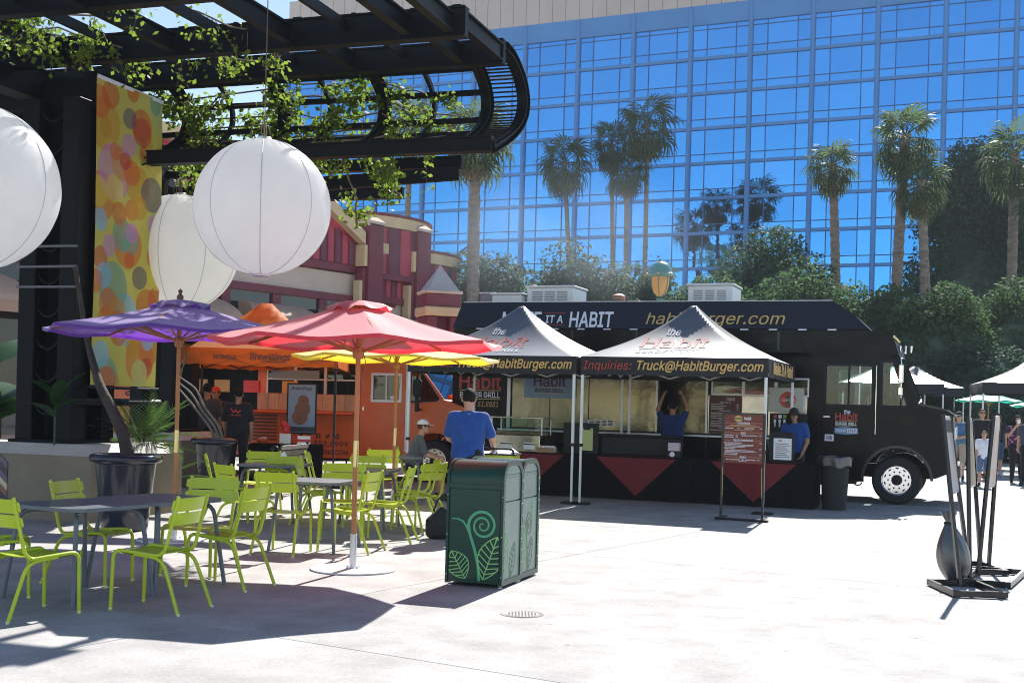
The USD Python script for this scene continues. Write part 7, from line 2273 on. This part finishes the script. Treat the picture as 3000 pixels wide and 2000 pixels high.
COLLARED = ('shirt_blue', 'shirt_navy')
for n, c in (('shirt_blue', (0.016, 0.065, 0.26)), ('shirt_navy', (0.012, 0.03, 0.13)), ('shirt_slate', (0.05, 0.055, 0.075)), ('shirt_black', (0.012, 0.012, 0.017)), ('shirt_white', (0.74, 0.74, 0.80)), ('shirt_denim', (0.08, 0.17, 0.28)), ('shirt_grey', (0.10, 0.105, 0.13)),
             ('pants_black', (0.010, 0.010, 0.013)), ('pants_tan', (0.36, 0.30, 0.23)), ('shorts_blue', (0.07, 0.16, 0.30)), ('shorts_denim', (0.04, 0.07, 0.13)), ('cap_white', (0.72, 0.71, 0.68)), ('cap_red', (0.45, 0.03, 0.03)), ('cap_black', (0.012, 0.012, 0.014))):
    mat(n, c, 0.85, var=0.18, vscale=9, sheen=0.2, spec=0.2)
MATS['shirt_floral'] = usdkit.material(stage, '/World/Looks/shirt_floral', {
    'g': ('geometry', {}), 'v': ('voronoi_texture', {'scale': 11.0}), 'r': ('rgb_ramp', {'ramp': [(0.0, (0.55, 0.42, 0.46)), (0.28, (0.45, 0.12, 0.20)), (0.42, (0.05, 0.015, 0.05)), (1.0, (0.03, 0.012, 0.035))]}), 'p': ('principled_bsdf', {'roughness': 0.85})},
    [('g.position', 'v.vector'), ('v.distance', 'r.fac'), ('r.color', 'p.base_color')], surface='p.BSDF')

# the man in the blue polo, back to us, both hands on his cart
person('man in a blue polo, back turned behind the green bins, hands on a cart', (-0.52, 15.0, 0), 6, 1.78,
       dict(elR=(0.285, 0.03, 1.17), wrR=(0.33, 0.27, 1.06), elL=(-0.23, 0.05, 1.17), wrL=(-0.05, 0.30, 1.06), pelvis=(0, -0.01, 0.95)), 'shirt_blue', 'pants_black', bulk=1.03, sleeve=0.78, hair='hair_dark')
ctt = thing('service_cart', 'small lime trimmed service cart loaded with papers in front of the man in blue', 'cart', (-0.22, 15.42, 0), -10)
obj('bin_box', cat(bx(-0.26, 0.30, -0.18, 0.22, 0.55, 0.58), bx(-0.26, -0.245, -0.18, 0.22, 0.581, 0.98), bx(0.285, 0.30, -0.18, 0.22, 0.581, 0.98), bx(-0.244, 0.284, -0.18, -0.165, 0.581, 0.98), bx(-0.244, 0.284, 0.205, 0.22, 0.581, 0.98)), 'lime', ctt)
obj('rim', cat(bx(-0.28, 0.32, -0.20, -0.16, 0.981, 1.0), bx(-0.28, 0.32, 0.20, 0.24, 0.981, 1.0), bx(-0.28, -0.24, -0.159, 0.199, 0.981, 1.0), bx(0.28, 0.32, -0.159, 0.199, 0.981, 1.0)), 'matte_black', ctt)
obj('handle', tube(fillet([(-0.25, -0.18, 0.98), (-0.25, -0.22, 1.06), (0.29, -0.22, 1.06), (0.29, -0.18, 0.98)], 0.04), 0.014, 8), 'matte_black', ctt)
for k, (x, y, c) in enumerate(((-0.1, -0.02, 'white_paper'), (0.02, 0.05, 'shirt_blue'), (0.14, -0.03, 'white_paper'), (0.2, 0.08, 'pale_pink'))):
    obj('paper_stack', mv(bc((0, 0, 0), (0.16, 0.22, 0.03), 0.004), (x, y, 0.985 + 0.012 * k), rz=17 * k - 20, rx=12), c, ctt)
obj('frame', cat(*[tube([(x, y, 0.10), (x, y, 0.55)], 0.015, 6) for x in (-0.22, 0.26) for y in (-0.14, 0.18)]), 'matte_black', ctt)
for x in (-0.22, 0.26):
    for y in (-0.14, 0.18):
        obj('caster', mv(lathe([(0.0, -0.015), (0.05, -0.015), (0.05, 0.015), (0.0, 0.015)], 14), (x, y, 0.052), rx=90), 'rubber', ctt)
sb = thing('shoulder_bag', 'black bag standing on the pavement by the feet of the man in blue', 'bag', (-0.80, 14.7, 0), 20)
q = smoothed(m3.Manifold.batch_hull([_ball((x, y, z), 0.06) for x in (-0.12, 0.1) for y in (-0.05, 0.05) for z in (0.062, 0.2)] + [_ball((0, 0, 0.33), 0.05)]), 0.03, 3)
obj('body', q, 'matte_black', sb, smooth=True); obj('strap', tube(fillet([(-0.1, 0, 0.32), (-0.05, 0, 0.48), (0.06, 0, 0.46), (0.1, 0, 0.3)], 0.05), 0.012, 6), 'matte_black', sb)

# the seated woman in profile, facing right
person('seated woman in a white cap, sunglasses and slate tee beside a grey table', (-1.52, 20.45, 0), -84, 1.68,
       dict(pelvis=(0, -0.10, 0.56), belly=(0, -0.05, 0.71), chest=(0, -0.01, 0.92), neck=(0, 0.03, 1.10), head=(0, 0.075, 1.25), shL=(-0.19, 0.01, 1.04), shR=(0.19, 0.01, 1.04), elL=(-0.23, 0.10, 0.82), wrL=(-0.14, 0.33, 0.74),
            elR=(0.23, 0.10, 0.80), wrR=(0.16, 0.34, 0.72), hiL=(-0.10, -0.06, 0.55), hiR=(0.10, -0.06, 0.55), knL=(-0.14, 0.38, 0.52), knR=(0.14, 0.38, 0.52), anL=(-0.14, 0.36, 0.09), anR=(0.14, 0.42, 0.09)),
       'shirt_grey', 'pants_black', shorts=True, bulk=1.22, hair='hair_brown', style='short', cap='cap_white', glasses=True, shoe='shoe_dark', sleeve=0.85)

# customers and staff at the orange truck
person('man in a slate grey tee with dark hair at the orange truck, back turned', (-5.80, 23.6, 0), 5, 1.86, dict(), 'shirt_slate', 'pants_black', skin='skin_tan', bulk=1.15, sleeve=0.75)
w_ = person('worker in black tee with red back print by the orange truck', (-5.05, 22.9, 0), -4, 1.78, dict(elR=(0.25, -0.02, 1.14), elL=(-0.26, -0.02, 1.14)), 'shirt_black', 'pants_black', skin='skin_tan', bulk=1.12, sleeve=0.8)
obj('back_print', cat(put(stroke([(-0.09, 0.05), (-0.04, -0.02), (0.0, 0.03), (0.03, -0.03), (0.09, 0.02)], 0.02, 0.004), (0, -0.145, 1.33), *SIDE), put(stroke([(-0.1, 0.0), (0.1, 0.0)], 0.015, 0.004), (0, -0.145, 1.26), *SIDE)), 'cola_red', w_)
person('worker in a red cap facing us between two others at the orange truck', (-5.87, 24.6, 0), 172, 1.80, dict(), 'shirt_black', 'pants_black', skin='skin_tan', cap='cap_red', style='short')

# staff of the black truck
person('cook in a dark blue shirt reaching up with both arms at the truck hatch', (2.98, 23.0, 0), -14, 1.76, dict(elR=(0.27, 0.05, 1.62), wrR=(0.16, 0.10, 1.86), elL=(-0.28, 0.05, 1.58), wrL=(-0.20, 0.12, 1.83)), 'shirt_navy', 'pants_black', skin='skin_tan', bulk=1.1, sleeve=0.5)
person('worker in a blue polo and dark cap leaning over the serving table at right', (4.97, 21.75, 0), 145, 1.68, dict(elL=(-0.25, 0.02, 1.14), wrL=(-0.2, 0.14, 0.92), elR=(0.25, 0.04, 1.14), wrR=(0.14, 0.2, 0.96), head=(0.0, 0.06, 1.62)), 'shirt_blue', 'pants_black', skin='skin_tan', cap='cap_black', style='long', head_turn=28, head_nod=-14, sleeve=0.6)

# people at the far right
person('woman in a dark floral top drinking from a cup, nearest the right edge group', (12.6, 30.9, 0), 168, 1.66, dict(elL=(-0.24, 0.06, 1.14), wrL=(-0.2, 0.08, 0.9), elR=(0.24, 0.12, 1.22), wrR=(0.06, 0.22, 1.50)), 'shirt_floral', 'pants_black', style='long', hair='hair_dark', bulk=1.25, sleeve=0.5)
dc = thing('paper_cup', 'small white cup held at the mouth of the woman in the floral top', 'cup', (12.51, 30.62, 1.47), 0)
obj('cup', lathe([(0.0, 0.0), (0.028, 0.0), (0.038, 0.1), (0.036, 0.1), (0.0, 0.01)], 14), 'white_paper', dc, smooth=40)
person('small boy in a white tee and blue shorts standing before the adults at right', (10.9, 28.6, 0), 160, 1.30, dict(elL=(-0.23, -0.02, 1.12), elR=(0.23, 0.0, 1.12)), 'shirt_white', 'shorts_blue', shorts=True, hair='hair_brown', style='buzz', skin='skin', bulk=0.95, sleeve=0.7)
person('tall man in a black tee with sunglasses behind the boy', (12.35, 32.6, 0), 175, 1.82, dict(), 'shirt_black', 'pants_tan', shorts=True, style='buzz', hair='hair_brown', glasses=True)
person('man in a denim blue shirt and dark cap left of the tall man', (11.25, 31.2, 0), 150, 1.72, dict(elR=(0.2, 0.1, 1.14), wrR=(0.0, 0.28, 1.12), elL=(-0.2, 0.1, 1.14), wrL=(0.02, 0.27, 1.08)), 'shirt_denim', 'pants_tan', shorts=True, cap='cap_black', glasses=True, longsleeve=False, sleeve=0.8)
person('person in dark clothes half hidden behind the right sign stand', (13.3, 34.0, 0), 170, 1.72, dict(), 'shirt_black', 'shorts_denim', shorts=True, hair='hair_brown', shoe='shoe_pale')
person('person with bare arms cut by the right picture edge', (12.35, 29.6, 0), 150, 1.72, dict(), 'shirt_slate', 'pants_black', skin='skin', style='short')
# ------------------------------------------------------------------ grill smoke drifting over the rear of the black truck
SC_, SR_ = np.array([1.0, 29.0, 5.4]), np.array([5.0, 1.9, 2.1])
sm_mat = usdkit.material(stage, '/World/Looks/smoke_air', {
    'g': ('geometry', {}), 'n': ('noise_texture', {'scale': 0.6, 'detail': 4.0, 'roughness': 0.6}), 'r': ('map_range', {'from_min': 0.32, 'from_max': 0.75, 'to_min': 0.0, 'to_max': 0.085, 'clamp': True}),
    'm': ('mapping', {'location': tuple(-SC_ / SR_), 'scale': tuple(1 / SR_)}), 'l': ('vector_math', {'math_type': 'length'}), 'f': ('map_range', {'from_min': 0.25, 'from_max': 0.95, 'to_min': 1.0, 'to_max': 0.0, 'clamp': True}),
    'x': ('math', {'math_type': 'multiply'}),
    'v': ('principled_volume', {'color': (0.80, 0.90, 1.0), 'anisotropy': 0.3})},
    [('g.position', 'n.vector'), ('n.fac', 'r.value'), ('g.position', 'm.vector'), ('m.vector', 'l.vector1'), ('l.value', 'f.value'), ('r.result', 'x.value1'), ('f.result', 'x.value2'), ('x.value', 'v.density')], volume='v.volume')
sk = trimesh.creation.icosphere(4, 1.0)
sk.vertices = sk.vertices * SR_ + SC_
tag(obj('grill_smoke', sk, sm_mat, smooth=True), 'pale blue grill smoke drifting above the rear roof of the black truck', 'smoke', None, 'stuff')
hz_mat = usdkit.material(stage, '/World/Looks/haze_air', {'v': ('principled_volume', {'color': (0.84, 0.92, 1.0), 'density': 0.0003, 'anisotropy': 0.2})}, [], volume='v.volume')
tag(obj('haze', bx(-230, 230, -50, 300, -1.5, 46.0), hz_mat), 'thin pale haze in the air over the whole plaza', 'haze', None, 'stuff')
